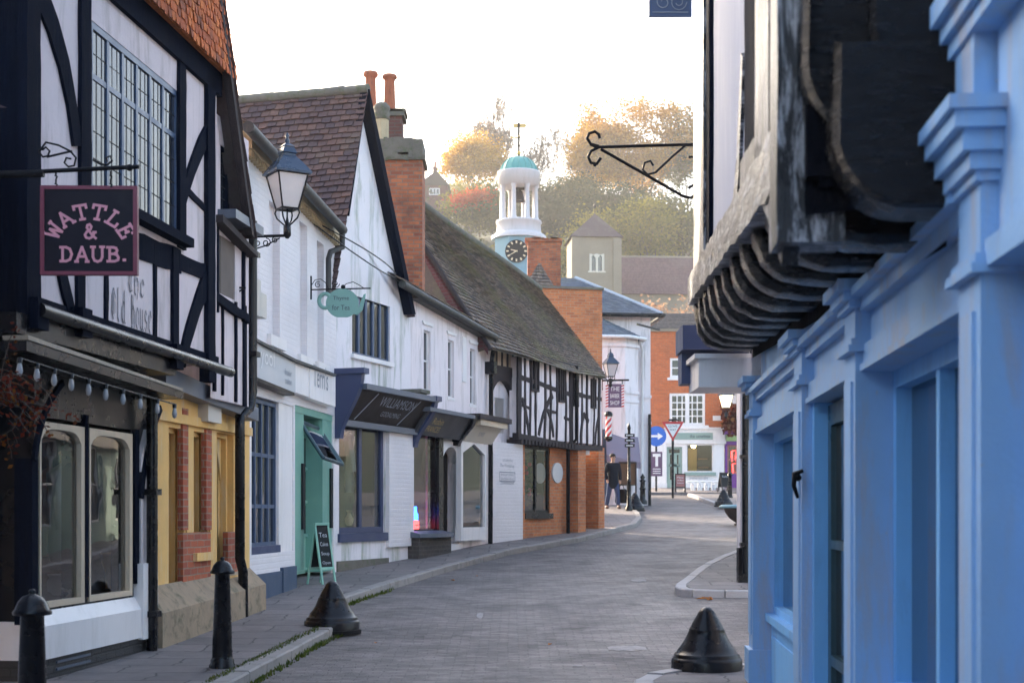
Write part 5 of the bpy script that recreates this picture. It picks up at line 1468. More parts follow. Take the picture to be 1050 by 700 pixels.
def bay_window(d0, d1, wp, mull):
    a, b = ud(d0), ud(d1)
    mb = MB(FR)
    mb.box(a, b, -.2, .62, -.35, wp+.05); mb.box(a+.12, b-.12, .12, .5, wp+.05, wp+.062); mb.box(a, b, .62, .68, -.35, wp+.10)
    mb.build('stall_riser', M['bluefront'], rb)
    mb = MB(FR)
    for u0, u1, v0, v1 in ((a, a+.07, .68, 2.14), (b-.09, b, .68, 2.14), (a+.07, b-.09, .68, .74), (a+.07, b-.09, 2.06, 2.14)): mb.box(u0, u1, v0, v1, wp-.08, wp+.03)
    for m_ in mull: mb.box(ud(m_)-.03, ud(m_)+.03, .74, 2.06, wp-.07, wp+.02)
    o = mb.build('window', M['bluefront'], rb)
    mb = MB(FR); mb.q((a+.07, .74, wp-.04), (b-.09, .74, wp-.04), (b-.09, 2.06, wp-.04), (a+.07, 2.06, wp-.04)); mb.build('pane', M['glass_blue'], o)
M['glass_blue'] = darkglass('blue_reflecting_glass', (.02, .05, .11), .05, .1, 1.0)
bay_window(11.95, 9.05, -.20, (10.4,)); bay_window(6.65, 4.59, -.20, (5.75, 5.1)); bay_window(4.31, 2.3, -.16, (3.4,)); bay_window(2.0, 0, -.2, (1.0,))
a, b = ud(8.65), ud(6.97)
mb = MB(FR); mb.box(a, a+.1, .0, 2.14, -.35, -.06); mb.box(b-.08, b, 0, 2.14, -.35, -.06); mb.box(a, b, -.1, .12, -.35, .0); mb.build('door_frame', M['bluefront'], rb)
mb = MB(FR)
for u0, u1, v0, v1 in ((a+.1, a+.22, .12, 2.12), (b-.2, b-.08, .12, 2.12), (a+.22, b-.2, .12, .34), (a+.22, b-.2, .62, .68), (a+.22, b-.2, 1.29, 1.34), (a+.22, b-.2, 2.0, 2.12)): mb.box(u0, u1, v0, v1, -.20, -.14)
dr = mb.build('door', M['tealdark'], rb)
mb = MB(FR); mb.q((a+.22, .34, -.17), (b-.2, .34, -.17), (b-.2, 2.0, -.17), (a+.22, 2.0, -.17)); mb.build('pane', M['glass_dark'], dr)
mb = MB(FR); c = FR.uv(820, 498, .02); mb.tube([FR.p(c[0], c[1]+.09, .0), FR.p(c[0], c[1]+.07, .05), FR.p(c[0]+.01, c[1], .055), FR.p(c[0], c[1]-.07, .03)], [.012, .018, .014, .01], 8); mb.ball(FR.p(c[0], c[1]+.05, .03), .022)
mb.build('door_knocker', M['iron_rough'], rb)
# lead-topped hood round the far corner
mb = MB()
x0, x1 = P(716, 0, 12.45).x, 2.1
zt, zb = P(0, 368, 12.45).z, P(0, 397, 12.45).z
mb.box(x0, x1, 12.42, 13.1, zb, zt); mb.box(x0-.04, x1, 12.38, 13.15, zt, zt+.04)
hd = mb.build('door_hood', M['white_paint'], rb)
mb = MB(); x2 = P(698, 0, 12.9).x; za, zc = P(0, 360, 12.9).z, P(0, 333, 12.9).z
mb.box(x2, x1, 12.75, 13.3, za, zc-.02); mb.raw([(x2, 12.75, zc-.02), (x1, 12.75, zc-.02), (x1, 13.3, zc+.05), (x2+.1, 13.3, zc+.05)], [(0, 1, 2, 3)])
mb.box(x2+.02, x1, 13.0, 13.28, P(0, 392, 12.9).z, za); mb.build('hood_roof', M['navy'], hd)

# iron sign bracket silhouetted at the corner
def spiral(c, r0, r1, a0, a1, n=18): return [V((c[0]+(r0+(r1-r0)*i/n)*math.cos(a0+(a1-a0)*i/n), c[1], c[2]+(r0+(r1-r0)*i/n)*math.sin(a0+(a1-a0)*i/n))) for i in range(n+1)]
D_ = 12.15
ib = thing('iron_bracket', 'empty black wrought iron bracket with scrolled ends jutting from the timbered corner', 'bracket', P(716, 150, D_))
pp = lambda x, y: P(x, y, D_)
mb = MB(); mb.tube([pp(717, 132), pp(717.5, 206)], .017, 8); mb.build('back_plate', M['iron_rough'], ib)
mb = MB(); mb.tube([pp(716, 148), pp(612, 151), pp(605, 148)], .013, 8); mb.build('arm', M['iron_rough'], ib)
mb = MB(); mb.tube([pp(616, 153), pp(660, 178), pp(700, 201), pp(708, 203), pp(714, 199), pp(716, 193), pp(712, 189), pp(706, 193)], .013, 8); mb.build('brace', M['iron_rough'], ib)
mb = MB()
mb.tube([pp(614, 150), pp(606, 148), pp(602, 142), pp(604, 137), pp(610, 135), pp(614, 138), pp(615, 142)], .013, 8)
mb.tube([pp(614, 151), pp(606, 155), pp(603, 161), pp(606, 167), pp(612, 168), pp(616, 162)], .013, 8)
mb.tube([pp(703, 149), pp(690, 160), pp(672, 177), pp(664, 179), pp(659, 174), pp(661, 167), pp(667, 165), pp(670, 170)], .010, 8)
mb.tube([pp(704, 149), pp(711, 149), pp(715, 155), pp(712, 161), pp(706, 161)], .011, 8)
mb.ball(pp(610, 169), .016)
build_each(mb, 'scroll', M['iron_rough'], ib)
hs = thing('hanging_sign', 'blue grey hanging board with scrollwork at the top of the timbered corner', 'hanging sign', P(686, 10, 11.9))
a, c = P(665, 18, 11.9), P(709, -40, 11.9)
mb = MB(); mb.box(a.x, c.x, 11.87, 11.91, a.z, c.z); mb.build('board', M['navy_sign'] if 'navy_sign' in M else M['plinth_navy'], hs)
mb = MB()
for cx_, s in ((680, 1), (695, -1)):
    mb.tube([V((p.x, 11.866, p.z)) for p in spiral(P(cx_, 4, 11.9), .07, .02, 0, s*9)], .004, 5)
mb.tube([V((a.x+.03, 11.866, a.z+.03)), V((c.x-.03, 11.866, a.z+.03))], .004, 5)
mb.build('scrollwork', M['lead_pale'] if 'lead_pale' in M else M['lead'], hs)
mb = MB(); mb.tube([V((a.x, 11.9, c.z+.08)), V((c.x+.15, 11.9, c.z+.08))], .015, 8); mb.build('arm', M['iron_rough'], hs)

# ---------------- white house beyond the side street
wc = thing('side_street_house', 'white rendered house corner with black base beyond the side street opening', 'house', (3.37, 21.8, 0))
FC = Facade((6.6, 34.0), (3.42, 21.85)); FE = Facade((3.40, 21.8), (11, 22.6))
Lc = math.hypot(6.6-3.42, 34-21.85)
mb = MB(FC); hol = [(1.2+2.6*i, 2.2+2.6*i, 3.5, 4.6) for i in range(4)]+[(1.0, 2.2, .9+.4, 2.8), (3.6, 5.4, 1.3, 2.9), (7.0, 9.2, 1.2, 2.9)]  # unseen street side; windows added for the shop glass to mirror
wallholes(mb, .12, Lc, 3.1, 5.0, hol, 0, .1); mb.build('front_wall', M['plaster'], wc)
mb = MB(FC); wallholes(mb, .12, Lc, -.2, 3.1, hol, 0, .1); mb.build('shop_wall', M['sage'], wc)  # unseen shopfront, added to give the panes opposite varied reflections
mb = MB(FC); mb.box(.5, Lc-.5, 2.92, 3.3, 0, .12); mb.build('fascia_sign', M['fascia_stone'], wc)  # unseen too, part of the front added for reflections
mb = MB(FE); mb.box(0, 7.5, -.2, 5.0, -.2, 0); mb.build('wall', M['plaster'], wc)
for h in hol: window(FC, h, wc, M['white_paint'], M['glass_dark'], -.04, 2, 2, .03, .05)
mb = MB(FE); mb.box(-.03, 7.5, -.2, G(21.8)+.62, -.1, .02); mb.build('plinth', M['black_paint'], wc)
mb = MB(FC); mb.q((0, 5.0, .3), (Lc+.3, 5.0, .3), (Lc-2, 6.9, -4), (0, 6.9, -4)); mb.qw([FC.p(Lc+.3, 5.0, .3), V((11, 22.6, 5.0)), FC.p(Lc-2, 6.9, -4)]); mb.build('roof', M['slate_dark'], wc)
mb = MB()
x = P(765, 0, 21.65).x; mb.tube([(x+.02, 21.7, 4.9), (x, 21.7, 2.9), (x, 21.7, .6)], .05, 8); mb.tube([(x+.10, 21.72, 4.9), (x+.10, 21.72, .6)], .03, 8)
for z in (1.0, 2.3, 3.6): mb.box(x-.08, x+.08, 21.64, 21.78, z, z+.05)
mb.build('downpipe', M['black_paint'], wc)
# ================================================================== BEYOND THE ROW
# ---------------- plain orange brick flank and its chimney
D6 = 41.0
b6 = thing('brick_building', 'tall orange brick flank with a weathered chimney rising behind the long mossy roof', 'house', (1.8, 41, 0))
FB = Facade((P(520, 0, D6).x, D6-.3), (P(617.5, 0, D6+.3).x, D6+.3))
u0, v0 = 0, 1; u1 = FB.uv(617.5, 400)[0]; vt = FB.uv(600, 297)[1]
mb = MB(FB); mb.box(0, u1, v0, vt, -5, 0); mb.build('wall', M['brick_orange'], b6)
mb = MB(FB); mb.box(-.02, u1+.04, vt, vt+.07, -.4, .05); mb.build('coping', M['stone_moss'], b6)
mb = MB(FB); mb.q((0, vt+.05, -.3), (u1, vt+.05, -.3), (u1, vt-.2, -5), (0, vt-.2, -5)); mb.build('roof', M['slate_dark'], b6)
dc = 44.0
a, b = P(541, 260, dc), P(575, 260, dc)
chb = stack('chimney', b6, ((a.x+b.x)/2, dc+.4), b.x-a.x, .8, 6, P(0, 247, dc).z, M['brick_chimney'], .04, M['brick_chimney'])
mb = MB(); ap_ = P(553, 270, 43.2); l_, r_ = P(536, 298, 42.6), P(572, 300, 42.6)
mb.qw([l_, r_, ap_]); mb.qw([r_, r_+V((0, 1.5, 0)), ap_])
tiles(mb, l_, r_, ap_+V((-.02, 0, 0)), ap_+V((.02, 0, 0)), 9, 8, .02, .02); mb.build('roof', M['tile_brown'], b6)

# ---------------- white corner building with hipped slate roof
D7 = 52.0
b7 = thing('corner_building', 'white painted corner building with hipped blue slate roof and mauve shop awning', 'shop', (4, 52, 1.6))
F7 = Facade((P(575, 0, D7).x, D7), (P(667, 0, D7).x, D7+.3))
ur = F7.uv(667, 400)[0]; ve = F7.uv(645, 322)[1]; vb7 = G(52)-.2
mb = MB(F7); mb.box(0, ur, vb7, ve, -8, 0)
for yy in (435, 372+36):
    v = F7.uv(650, yy)[1]; mb.box(F7.uv(622, 400)[0], ur+.03, v, v+.10, -.1, .05)
mb.build('wall', M['plaster'], b7)
mb = MB(F7); hip = F7.p(F7.uv(590, 287, -2.5)[0], F7.uv(590, 285, -2.5)[1], -2.5)
e0, e1 = F7.p(-.3, ve, .35), F7.p(ur+.35, ve-.02, .35); e2 = F7.p(ur+.35, ve-.02, -8)
mb.qw([e0, e1, hip, hip+V((-1.5, 0, 0))]); mb.qw([e1, e2, hip+V((0, 3, 0)), hip])
tiles(mb, e0, e1, hip+V((-1.6, 0, 0)), hip, 20, 26, .012, .012); tiles(mb, e1, e2, hip, hip+V((0, 3, 0)), 20, 24, .012, .012)
mb.build('roof', M['slate'], b7)
mb = MB(F7); mb.tube([e1, hip], .08, 6); mb.build('hip_tiles', M['lead_pale'], b7)
mb = MB(F7); mb.tube([F7.p(-.3, ve-.06, .38), F7.p(ur+.4, ve-.08, .38)], .08, 8); mb.tube([F7.p(ur+.4, ve-.08, .38), F7.p(ur+.38, ve-.1, -5)], .08, 8)
mb.build('gutter', M['black_paint'], b7)
# canted lower bay in front
vbay = F7.uv(640, 346, 1.5)[1]; ub = F7.uv(655, 400, 1.2)[0]
mb = MB(F7); pl = [(0, 0), (0, 1.6), (ub-.55, 1.6), (ub, 1.05), (ub, 0)]
vs = [F7.p(u, vb7, w) for u, w in pl]+[F7.p(u, vbay, w) for u, w in pl]; n = 5
mb.raw(vs, [(i, i+1, n+i+1, n+i) for i in range(n-1)]+[tuple(range(n, 2*n))])
for v, d in ((vbay-.32, .05), (F7.uv(640, 403, 1.6)[1], .04), (F7.uv(640, 412, 1.6)[1], .03)):
    pl2 = [(u+(d if u > ub-.3 else d*.5), w+d) for u, w in pl[1:4]]+[(ub+d, 0)]
    for p, q in zip(pl2, pl2[1:]): mb.raw([F7.p(p[0], v, p[1]), F7.p(q[0], v, q[1]), F7.p(q[0], v+.1, q[1]), F7.p(p[0], v+.1, p[1])], [(0, 1, 2, 3)])
mb.build('bay', M['plaster'], b7)
mb = MB(F7); tip = F7.p(F7.uv(600, 318, .2)[0], F7.uv(600, 318, .2)[1], .1)
q0, q1, q2, q3 = F7.p(-.2, vbay, 1.85), F7.p(ub-.45, vbay, 1.85), F7.p(ub+.25, vbay, 1.15), F7.p(ub+.25, vbay, 0)
for a_, b_ in ((q0, q1), (q1, q2), (q2, q3)): mb.qw([a_, b_, tip]); tiles(mb, a_, b_, tip, tip+V((.01, 0, 0)), 12, 10, .01, .01)
mb.build('bay_roof', M['slate'], b7)
mb = MB(F7); mb.tube([q0, q1, q2, q3], .06, 6); u = F7.uv(658.5, 400, .1)[0]
mb.tube([F7.p(ub+.1, vbay-.05, .9), F7.p(u, vbay-.3, .1), F7.p(u, vb7, .1)], .05, 6); mb.build('downpipe', M['white_paint'], b7)
u2 = F7.uv(663.5, 470, .1)[0]
mb = MB(F7); mb.tube([F7.p(ur-.05, 5.0, .1), F7.p(ur-.05, vb7, .1)], .06, 6); mb.build('downpipe', M['black_paint'], b7)
mb = MB(F7); a = F7.uv(655, 340, .1); mb.tube([F7.p(a[0]-.3, a[1]+.1, 1.4), F7.p(a[0]+.55, a[1]-.05, 1.1)], .04, 6); mb.build('gutter', M['gutter'], b7)
# shopfront at street level: teal pilaster and canvas awning
mb = MB(F7); a = F7.uv(617, 480, 1.75); b = F7.uv(622.5, 480, 1.75); mb.box(a[0], b[0], vb7, F7.uv(620, 440, 1.7)[1], 1.0, 1.75); mb.build('pilaster', M['plinth_navy'], b7)
mb = MB(F7)
A0, A1 = F7.uv(621, 443, 1.65), F7.uv(654, 448, 1.1); B0, B1 = F7.uv(622, 466, 2.5), F7.uv(657, 474, 2.3)
n = 6
for i in range(n):
    f0, f1 = i/n, (i+1)/n
    def aw(f, s): 
        t = (A0[0]+(A1[0]-A0[0])*s, A0[1]+(A1[1]-A0[1])*s, 1.65-.5*s); o_ = (B0[0]+(B1[0]-B0[0])*s, B0[1]+(B1[1]-B0[1])*s, 2.5-.2*s)
        return tuple(t[k]+(o_[k]-t[k])*f for k in range(3))
    p = [aw(f0, 0), aw(f0, 1), aw(f1, 1), aw(f1, 0)]; p = [(q[0], q[1]+.12*math.sin(math.pi*(f0 if j < 2 else f1)), q[2]) for j, q in enumerate(p)]
    mb.q(*p)
mb.q((B0[0], B0[1], 2.5), (B1[0], B1[1], 2.3), (B1[0], B1[1]-.22, 2.3), (B0[0], B0[1]-.22, 2.5))
mb.q((A1[0], A1[1], 1.15), (B1[0], B1[1], 2.3), (B1[0], B1[1]-.22, 2.3))
mb.build('awning', M['awning'], b7)
mb = MB(F7); a = F7.uv(626, 500, 1.62)[0]; mb.box(a, F7.uv(652, 500, 1.2)[0]-.1, vb7+.9, A0[1]-.3, 1.3, 1.62); mb.build('shop_window', M['glass_dark'], b7)

# ---------------- terrace closing the view
DE = 66.0
def Fx(x0, x1): return Facade((P(x0, 0, DE).x, DE), (P(x1, 0, DE).x, DE))
be = thing('brick_terrace_house', 'red brick house with white sash windows over a white cafe front with sage fascia', 'shop', (7, 66, 2.5))
FE_ = Fx(664, 743); ue_ = FE_.uv(743, 400)[0]; ve_ = FE_.uv(700, 340)[1]; ge = G(66)-.1
ww = [FE_.R(687, 367, 722, 387), FE_.R(686.5, 403, 723, 436)]
shp = FE_.R(703.5, 455, 731.5, 484); dor = FE_.R(683.5, 458, 699.5, 503)
vf = FE_.uv(700, 441)[1]
mb = MB(FE_)
wallholes(mb, 0, ue_, vf, ve_, ww, 0, .12); body(mb, 0, ue_, ge, ve_, 7)
mb.build('wall', M['brick_end'], be)
window(FE_, ww[0], be, M['white_paint'], M['glass_dark'], -.03, 4, 2, .05, .10, sill=(.12, .12, .12)); window(FE_, ww[1], be, M['white_paint'], M['glass_dark'], -.03, 6, 4, .05, .12, sill=(.15, .16, .14))
mb = MB(FE_); mb.box((ww[1][0]+ww[1][1])/2-.09, (ww[1][0]+ww[1][1])/2+.09, ww[1][2], ww[1][3], -.06, .0); mb.build('mullion', M['white_paint'], be)
mb = MB(FE_); mb.box(-.05, ue_, ve_, ve_+.12, -.3, .12); mb.build('parapet', M['stone_grey'], be)
mb = MB(FE_); mb.q((0, ve_+.1, -.3), (ue_, ve_+.1, -.3), (ue_, ve_+1.3, -3.5), (0, ve_+1.3, -3.5)); a = FE_.uv(690, 335)[0]
tiles(mb, FE_.p(0, ve_+.1, -.3), FE_.p(ue_, ve_+.1, -.3), FE_.p(0, ve_+1.3, -3.5), FE_.p(ue_, ve_+1.3, -3.5), 12, 30, .02, .02); mb.build('roof', M['slate_dark'], be)
mb = MB(FE_)
wallholes(mb, 0, ue_-.02, ge, vf, [shp, dor], .06, .3); mb.build('shop_wall', M['white_paint'], be)
window(FE_, shp, be, M['white_paint'], M['glass_shop'], .0, 1, 1, .05, .06, sill=(.1, .14, .16), ms=M['sage'])
room(FE_, shp[0]-.2, shp[1]+.2, shp[2], shp[3]+.1, -2.5, -.3, be, M['shop_dim'])
mb = MB(FE_); mb.box(shp[0]+.35, shp[0]+.75, shp[2], shp[3]-.1, -2.2, -2.1); mb.build('curtain', M['cloth_yellow'], be)
mb = MB(FE_); mb.box(shp[0]+.8, shp[1], shp[2]+.25, shp[2]+.3, -2.2, -1.6); mb.box(shp[0]+.8, shp[1], shp[2]+.65, shp[2]+.7, -2.2, -1.9); mb.build('shelf', M['wood_warm'], be)
fs_ = FE_.R(690, 442.5, 739, 452, .14)
mb = MB(FE_); mb.box(fs_[0]-.35, fs_[1]+.25, fs_[2]-.12, fs_[3]+.12, .06, .12); mb.box(fs_[0]-.4, fs_[1]+.3, fs_[3]+.12, fs_[3]+.2, .06, .2); mb.build('fascia_cap', M['white_paint'], be)
mb = MB(FE_); r = FE_.R(690, 443.5, 731, 450.5, .14); mb.box(*r, .06, .14); fo2 = mb.build('fascia_sign', M['sage'], be)
mb = MB(FE_); x0, x1 = r[0]+(r[1]-r[0])*.42, r[1]-.12; m_ = (r[2]+r[3])/2
text(mb, 'the', x0-.0, x0+.22, m_-.07, m_+.08, .146); text(mb, 'cornerhouse', x0+.3, x1, m_-.07, m_+.08, .146); mb.build('lettering', M['ink'], fo2)
mb = MB(FE_)
d0, d1, d2, d3 = dor
for a, b, c, d in ((d0, d0+.1, d2, d3), (d1-.1, d1, d2, d3), (d0+.1, d1-.1, d3-.35, d3-.27), (d0+.1, d1-.1, d2, d2+.5), ((d0+d1)/2-.12, (d0+d1)/2+.12, d2+.5, d3-.35), (d0+.1, d0+.16, d2+.5, d3-.35), (d1-.16, d1-.1, d2+.5, d3-.35), (d0+.1, d1-.1, d2+1.1, d2+1.2), (d0+.1, d1-.1, d3-.1, d3)): mb.box(a, b, c, d, -.12, -.04)
do = mb.build('door', M['sage'], be); mb = MB(FE_); mb.q((d0+.1, d2+.5, -.09), (d1-.1, d2+.5, -.09), (d1-.1, d3-.1, -.09), (d0+.1, d3-.1, -.09)); mb.build('pane', M['glass_dark'], do)
mb = MB(FE_); r = FE_.R(705, 488, 728, 491, .07); text(mb, 'breakfast lunch cakes', r[0]+.1, r[1]-.1, r[2], r[3], .07); mb.build('lettering', M['grey_letter'], be)
mb = MB(FE_); r = FE_.R(731, 426, 740, 431, .05); mb.box(*r, .0, .04); mb.build('street_nameplate', M['white_paint'], be)
mb = MB(FE_); r = FE_.R(666, 455, 683, 495, .07); mb.box(r[0], r[1], r[2], r[3], .06, .10); mb.box(r[0]-.02, ue_*.25, ge, r[2], .05, .12); mb.build('plinth', M['white_paint'], be)
bp = thing('purple_shop', 'purple and pink fronted shop with lime green fascia beside the red brick house', 'shop', (10, 66, 2.5))
FP_ = Fx(743.3, 790); up_ = FP_.uv(790, 400)[0]
wp_ = FP_.R(745.5, 456, 765, 486); 
mb = MB(FP_); wallholes(mb, 0, up_, ge, FP_.uv(750, 452)[1], [wp_], .08, .2); mb.build('shop_wall', M['purple'], bp)
mb = MB(FP_); mb.box(0, up_, FP_.uv(750, 452)[1], FP_.uv(750, 402)[1], -.2, .02); body(mb, 0, up_, ge, FP_.uv(750, 402)[1], 7); mb.build('wall', M['plaster'], bp)
mb = MB(FP_); r = FP_.R(743.6, 442, 790, 452, .12); mb.box(*r, .05, .12); mb.build('fascia_sign', M['lime'], bp)
mb = MB(FP_); mb.q((0, FP_.uv(750, 402)[1], .3), (up_, FP_.uv(750, 402)[1], .3), (up_, FP_.uv(750, 380)[1], -3), (0, FP_.uv(750, 380)[1], -3)); mb.build('roof', M['slate_dark'], bp)
window(FP_, wp_, bp, M['cloth_rose'], M['glass_shop'], .03, 2, 2, .06, .07); room(FP_, wp_[0], wp_[1], wp_[2], wp_[3], -1.5, -.12, bp, M['cloth_black'])
for (xa, ya) in ((753, 467), (754, 480)):
    ns = thing('neon_sign', 'red lit sign in the purple shop window, %s of two' % ('upper' if ya < 470 else 'lower'), 'neon sign', P(xa, ya, DE-.0))
    mb = MB(FP_); c = FP_.uv(xa, ya, -.3); mb.tube([FP_.p(c[0]-.1, c[1]-.25, -.3), FP_.p(c[0]-.12, c[1]+.2, -.3), FP_.p(c[0]+.1, c[1]+.25, -.3), FP_.p(c[0]+.05, c[1]-.2, -.3), FP_.p(c[0]+.2, c[1]-.25, -.3)], .035, 6); mb.build('tube', M['neon_red'], ns)
    mb = MB(FP_); mb.box(c[0]-.2, c[0]+.28, c[1]-.32, c[1]+.32, -.42, -.38); mb.build('backing', M['black_paint'], ns)

# ---------------- octagonal market house with cupola
DM = 80.0
pm = thing('cupola_tower', 'white colonnaded cupola with green copper dome above a pale blue clock stage', 'tower', P(532, 300, DM))
sc = DM/1500
def zc(y): return P(0, y, DM).z
c0 = P(532, 0, DM); c0 = V((c0.x, DM, 0))
R_ = 22*sc
mb = MB(); oc = [(c0.x+R_*1.2*math.cos(math.pi/8+k*math.pi/4), c0.y+R_*1.2*math.sin(math.pi/8+k*math.pi/4)) for k in range(8)]; mb.prism(oc, zc(330), zc(246)); mb.build('clock_stage', M['teal_boards'], pm)
mb = MB(); mb.lathe([(R_*1.28, zc(246)), (R_*1.28, zc(243)), (R_*1.1, zc(240))], c0, 24); mb.lathe([(R_*1.05, zc(240)), (R_*1.02, zc(230)), (R_*1.08, zc(229)), (R_*1.05, zc(227)), (.2, zc(227))], c0, 32); mb.build('drum', M['cupola_white'], pm)
for k in range(8):
    a = math.pi*2*(k+.5)/8+.1; x, y = c0.x+R_*.82*math.cos(a), c0.y+R_*.82*math.sin(a); r = 2.5*sc
    mb = MB(); mb.lathe([(r*1.25, zc(227)), (r*1.25, zc(225)), (r, zc(224)), (r*.88, zc(195)), (r*1.2, zc(193.5)), (r*1.2, zc(192))], (x, y, 0), 12); mb.build('column', M['cupola_white'], pm)
mb = MB(); mb.lathe([(R_*.6, zc(192.5)), (R_*.96, zc(192)), (R_*.96, zc(187)), (R_*1.0, zc(186.5)), (R_*.98, zc(180)), (R_*1.02, zc(178.5)), (R_*1.0, zc(177)), (.2, zc(177))], c0, 32); mb.build('entablature', M['cupola_white'], pm)
mb = MB(); prof = [(R_*.86*math.cos(math.pi/2*i/10), zc(177)+(zc(161)-zc(177))*math.sin(math.pi/2*i/10)) for i in range(11)]; mb.lathe(prof, c0, 32)
for k in range(16):
    a = 2*math.pi*k/16; mb.tube([(c0.x+(r+.02)*math.cos(a), c0.y+(r+.02)*math.sin(a), z) for r, z in prof], .025, 5)
mb.build('dome', M['copper'], pm)
mb = MB(); mb.tube([(c0.x, c0.y, zc(162)), (c0.x, c0.y, zc(126))], .075, 6); mb.build('vane_rod', M['iron_rough'], pm); mb = MB(); mb.ball((c0.x, c0.y, zc(157)), .12); mb.tube([(c0.x-.45, c0.y, zc(141)), (c0.x+.45, c0.y, zc(141))], .045, 5); mb.tube([(c0.x, c0.y-.45, zc(141)), (c0.x, c0.y+.45, zc(141))], .02, 5)
mb.raw([(c0.x-.3, c0.y, zc(127)), (c0.x-.3, c0.y, zc(131)), (c0.x+.35, c0.y, zc(131)), (c0.x+.45, c0.y, zc(129)), (c0.x+.35, c0.y, zc(127))], [(0, 1, 2, 3, 4)]); mb.build('weathervane', M['gold'], pm)
mb = MB(); bz = zc(200); mb.lathe([(.36, bz-.35), (.3, bz-.25), (.24, bz), (.2, bz+.2), (.06, bz+.28)], c0, 16); mb.box(c0.x-.3, c0.x+.3, c0.y-.06, c0.y+.06, bz+.28, bz+.42); mb.build('bell', M['timber_brown'], pm)
# clock on the face towards the street
cc = P(529.5, 262, DM); ap8 = R_*1.2*math.cos(math.pi/8)
FK = Frame((cc.x, DM-ap8-.02, cc.z), (1, 0, 0), (0, 0, 1), (0, -1, 0)); rk = 11.5*sc
mb = MB(FK); n = 32; mb.prism([(rk*math.cos(2*math.pi*i/n), rk*math.sin(2*math.pi*i/n)) for i in range(n)], -.1, .06)
ck = mb.build('clock', M['clockface'], pm)
mb = MB(FK)
for k in range(12):
    a = math.pi*2*k/12; ca, sa = math.cos(a), math.sin(a); w = .035*rk*1.6
    mb.q(*[(x*ca-y*sa, x*sa+y*ca, .066) for x, y in ((rk*.68, -w), (rk*.9, -w*1.3), (rk*.9, w*1.3), (rk*.68, w))])
for a, L, w in ((math.radians(90-285), .52, .06), (math.radians(90-48), .0, .0), (math.radians(90-240), .72, .045)):
    if L: ca, sa = math.cos(a), math.sin(a); mb.q(*[(x*ca-y*sa, x*sa+y*ca, .07) for x, y in ((-.1*rk, -w*rk), (L*rk, -w*rk*.5), (L*rk, w*rk*.5), (-.1*rk, w*rk))])
mb.build('clock_hands', M['pale_gold'], ck)

# ---------------- church-like stone tower, long roof, hillside house
st_t = thing('stone_tower', 'pale stone tower with pyramid roof and twin lancet window on the hillside', 'tower', P(611, 310, 150))
FT = Facade((P(587, 0, 150).x, 150), (P(636, 0, 150).x, 150.4)); ut = FT.uv(636, 250)[0]; zt = FT.uv(610, 243)[1]
lw = FT.R(604.5, 261, 619.5, 278)
mb = MB(FT); wallholes(mb, 0, ut, 10, zt, [lw], 0, .3); body(mb, 0, ut, 10, zt, 5)
mb.build('wall', M['stone_grey'], st_t)
mb = MB(FT); 
for a, b in ((0-.1, .75), (ut-.75, ut+.1)): mb.box(a, b, 10, zt-.1, 0, .25)
mb.build('buttress', M['stone_grey'], st_t)
mb = MB(FT); m_ = (lw[0]+lw[1])/2
for u0, u1 in ((lw[0], lw[0]+.22), (m_-.12, m_+.12), (lw[1]-.22, lw[1])): mb.box(u0, u1, lw[2], lw[3], -.15, .04)
for s in (-1, 1):
    a, b = (lw[0], m_) if s < 0 else (m_, lw[1]); c = (a+b)/2
    mb.prism([(a, lw[3]-.5), (c, lw[3]), (a, lw[3]+.1)], -.15, .05); mb.prism([(b, lw[3]-.5), (b, lw[3]+.1), (c, lw[3])], -.15, .05)
mb.box(lw[0]-.15, lw[1]+.15, lw[2]-.15, lw[2], -.15, .06)
lo = mb.build('window', M['fascia_stone'], st_t); mb = MB(FT); mb.q((lw[0], lw[2], -.2), (lw[1], lw[2], -.2), (lw[1], lw[3], -.2), (lw[0], lw[3], -.2)); mb.build('pane', M['glass_dark'], lo)
mb = MB(FT); tp = FT.p(FT.uv(610, 219, -2.5)[0], FT.uv(610, 219, -2.5)[1], -2.5); q = [FT.p(-.3, zt, .3), FT.p(ut+.3, zt, .3), FT.p(ut+.3, zt, -5.3), FT.p(-.3, zt, -5.3)]
for a, b in zip(q, q[1:]+q[:1]): mb.qw([a, b, tp])
mb.build('roof', M['tile_red'], st_t)
mb = MB(FT); mb.tube([tp, tp+V((0, 0, 1.2))], .05, 6); mb.ball(tp+V((0, 0, .8)), .16); mb.build('finial', M['iron'], st_t)
lr = thing('long_roofed_hall', 'long hall with dull maroon tiled roof next to the stone tower', 'hall', P(680, 310, 156))
FL = Facade((P(634, 0, 156).x, 156), (P(790, 0, 156).x, 157)); ul = FL.uv(790, 280)[0]; vr, vl = FL.uv(680, 264, -4)[1], FL.uv(680, 302)[1]
mb = MB(FL); mb.box(0, ul, 12, vl, -8, 0); mb.build('wall', M['stone_grey'], lr)
mb = MB(FL); mb.q((-.2, vl, .3), (ul, vl, .3), (ul, vr, -4), (-.2, vr, -4)); mb.q((-.2, vl, -8.3), (-.2, vr, -4), (ul, vr, -4), (ul, vl, -8.3)); mb.q((-.2, vl, .3), (-.2, vr, -4), (-.2, vl, -8.3))
tiles(mb, FL.p(-.2, vl, .35), FL.p(ul, vl, .35), FL.p(-.2, vr, -4), FL.p(ul, vr, -4), 22, 90, .03, .02); mb.build('roof', M['tile_maroon'], lr)
mb = MB(FL); mb.tube([FL.p(-.2, vr+.02, -4), FL.p(ul, vr+.02, -4)], .14, 6); mb.build('ridge_tiles', M['stone_grey'], lr)
hh_ = thing('hillside_house', 'distant gabled house with tall chimney among the hilltop trees', 'house', P(446, 215, 212))
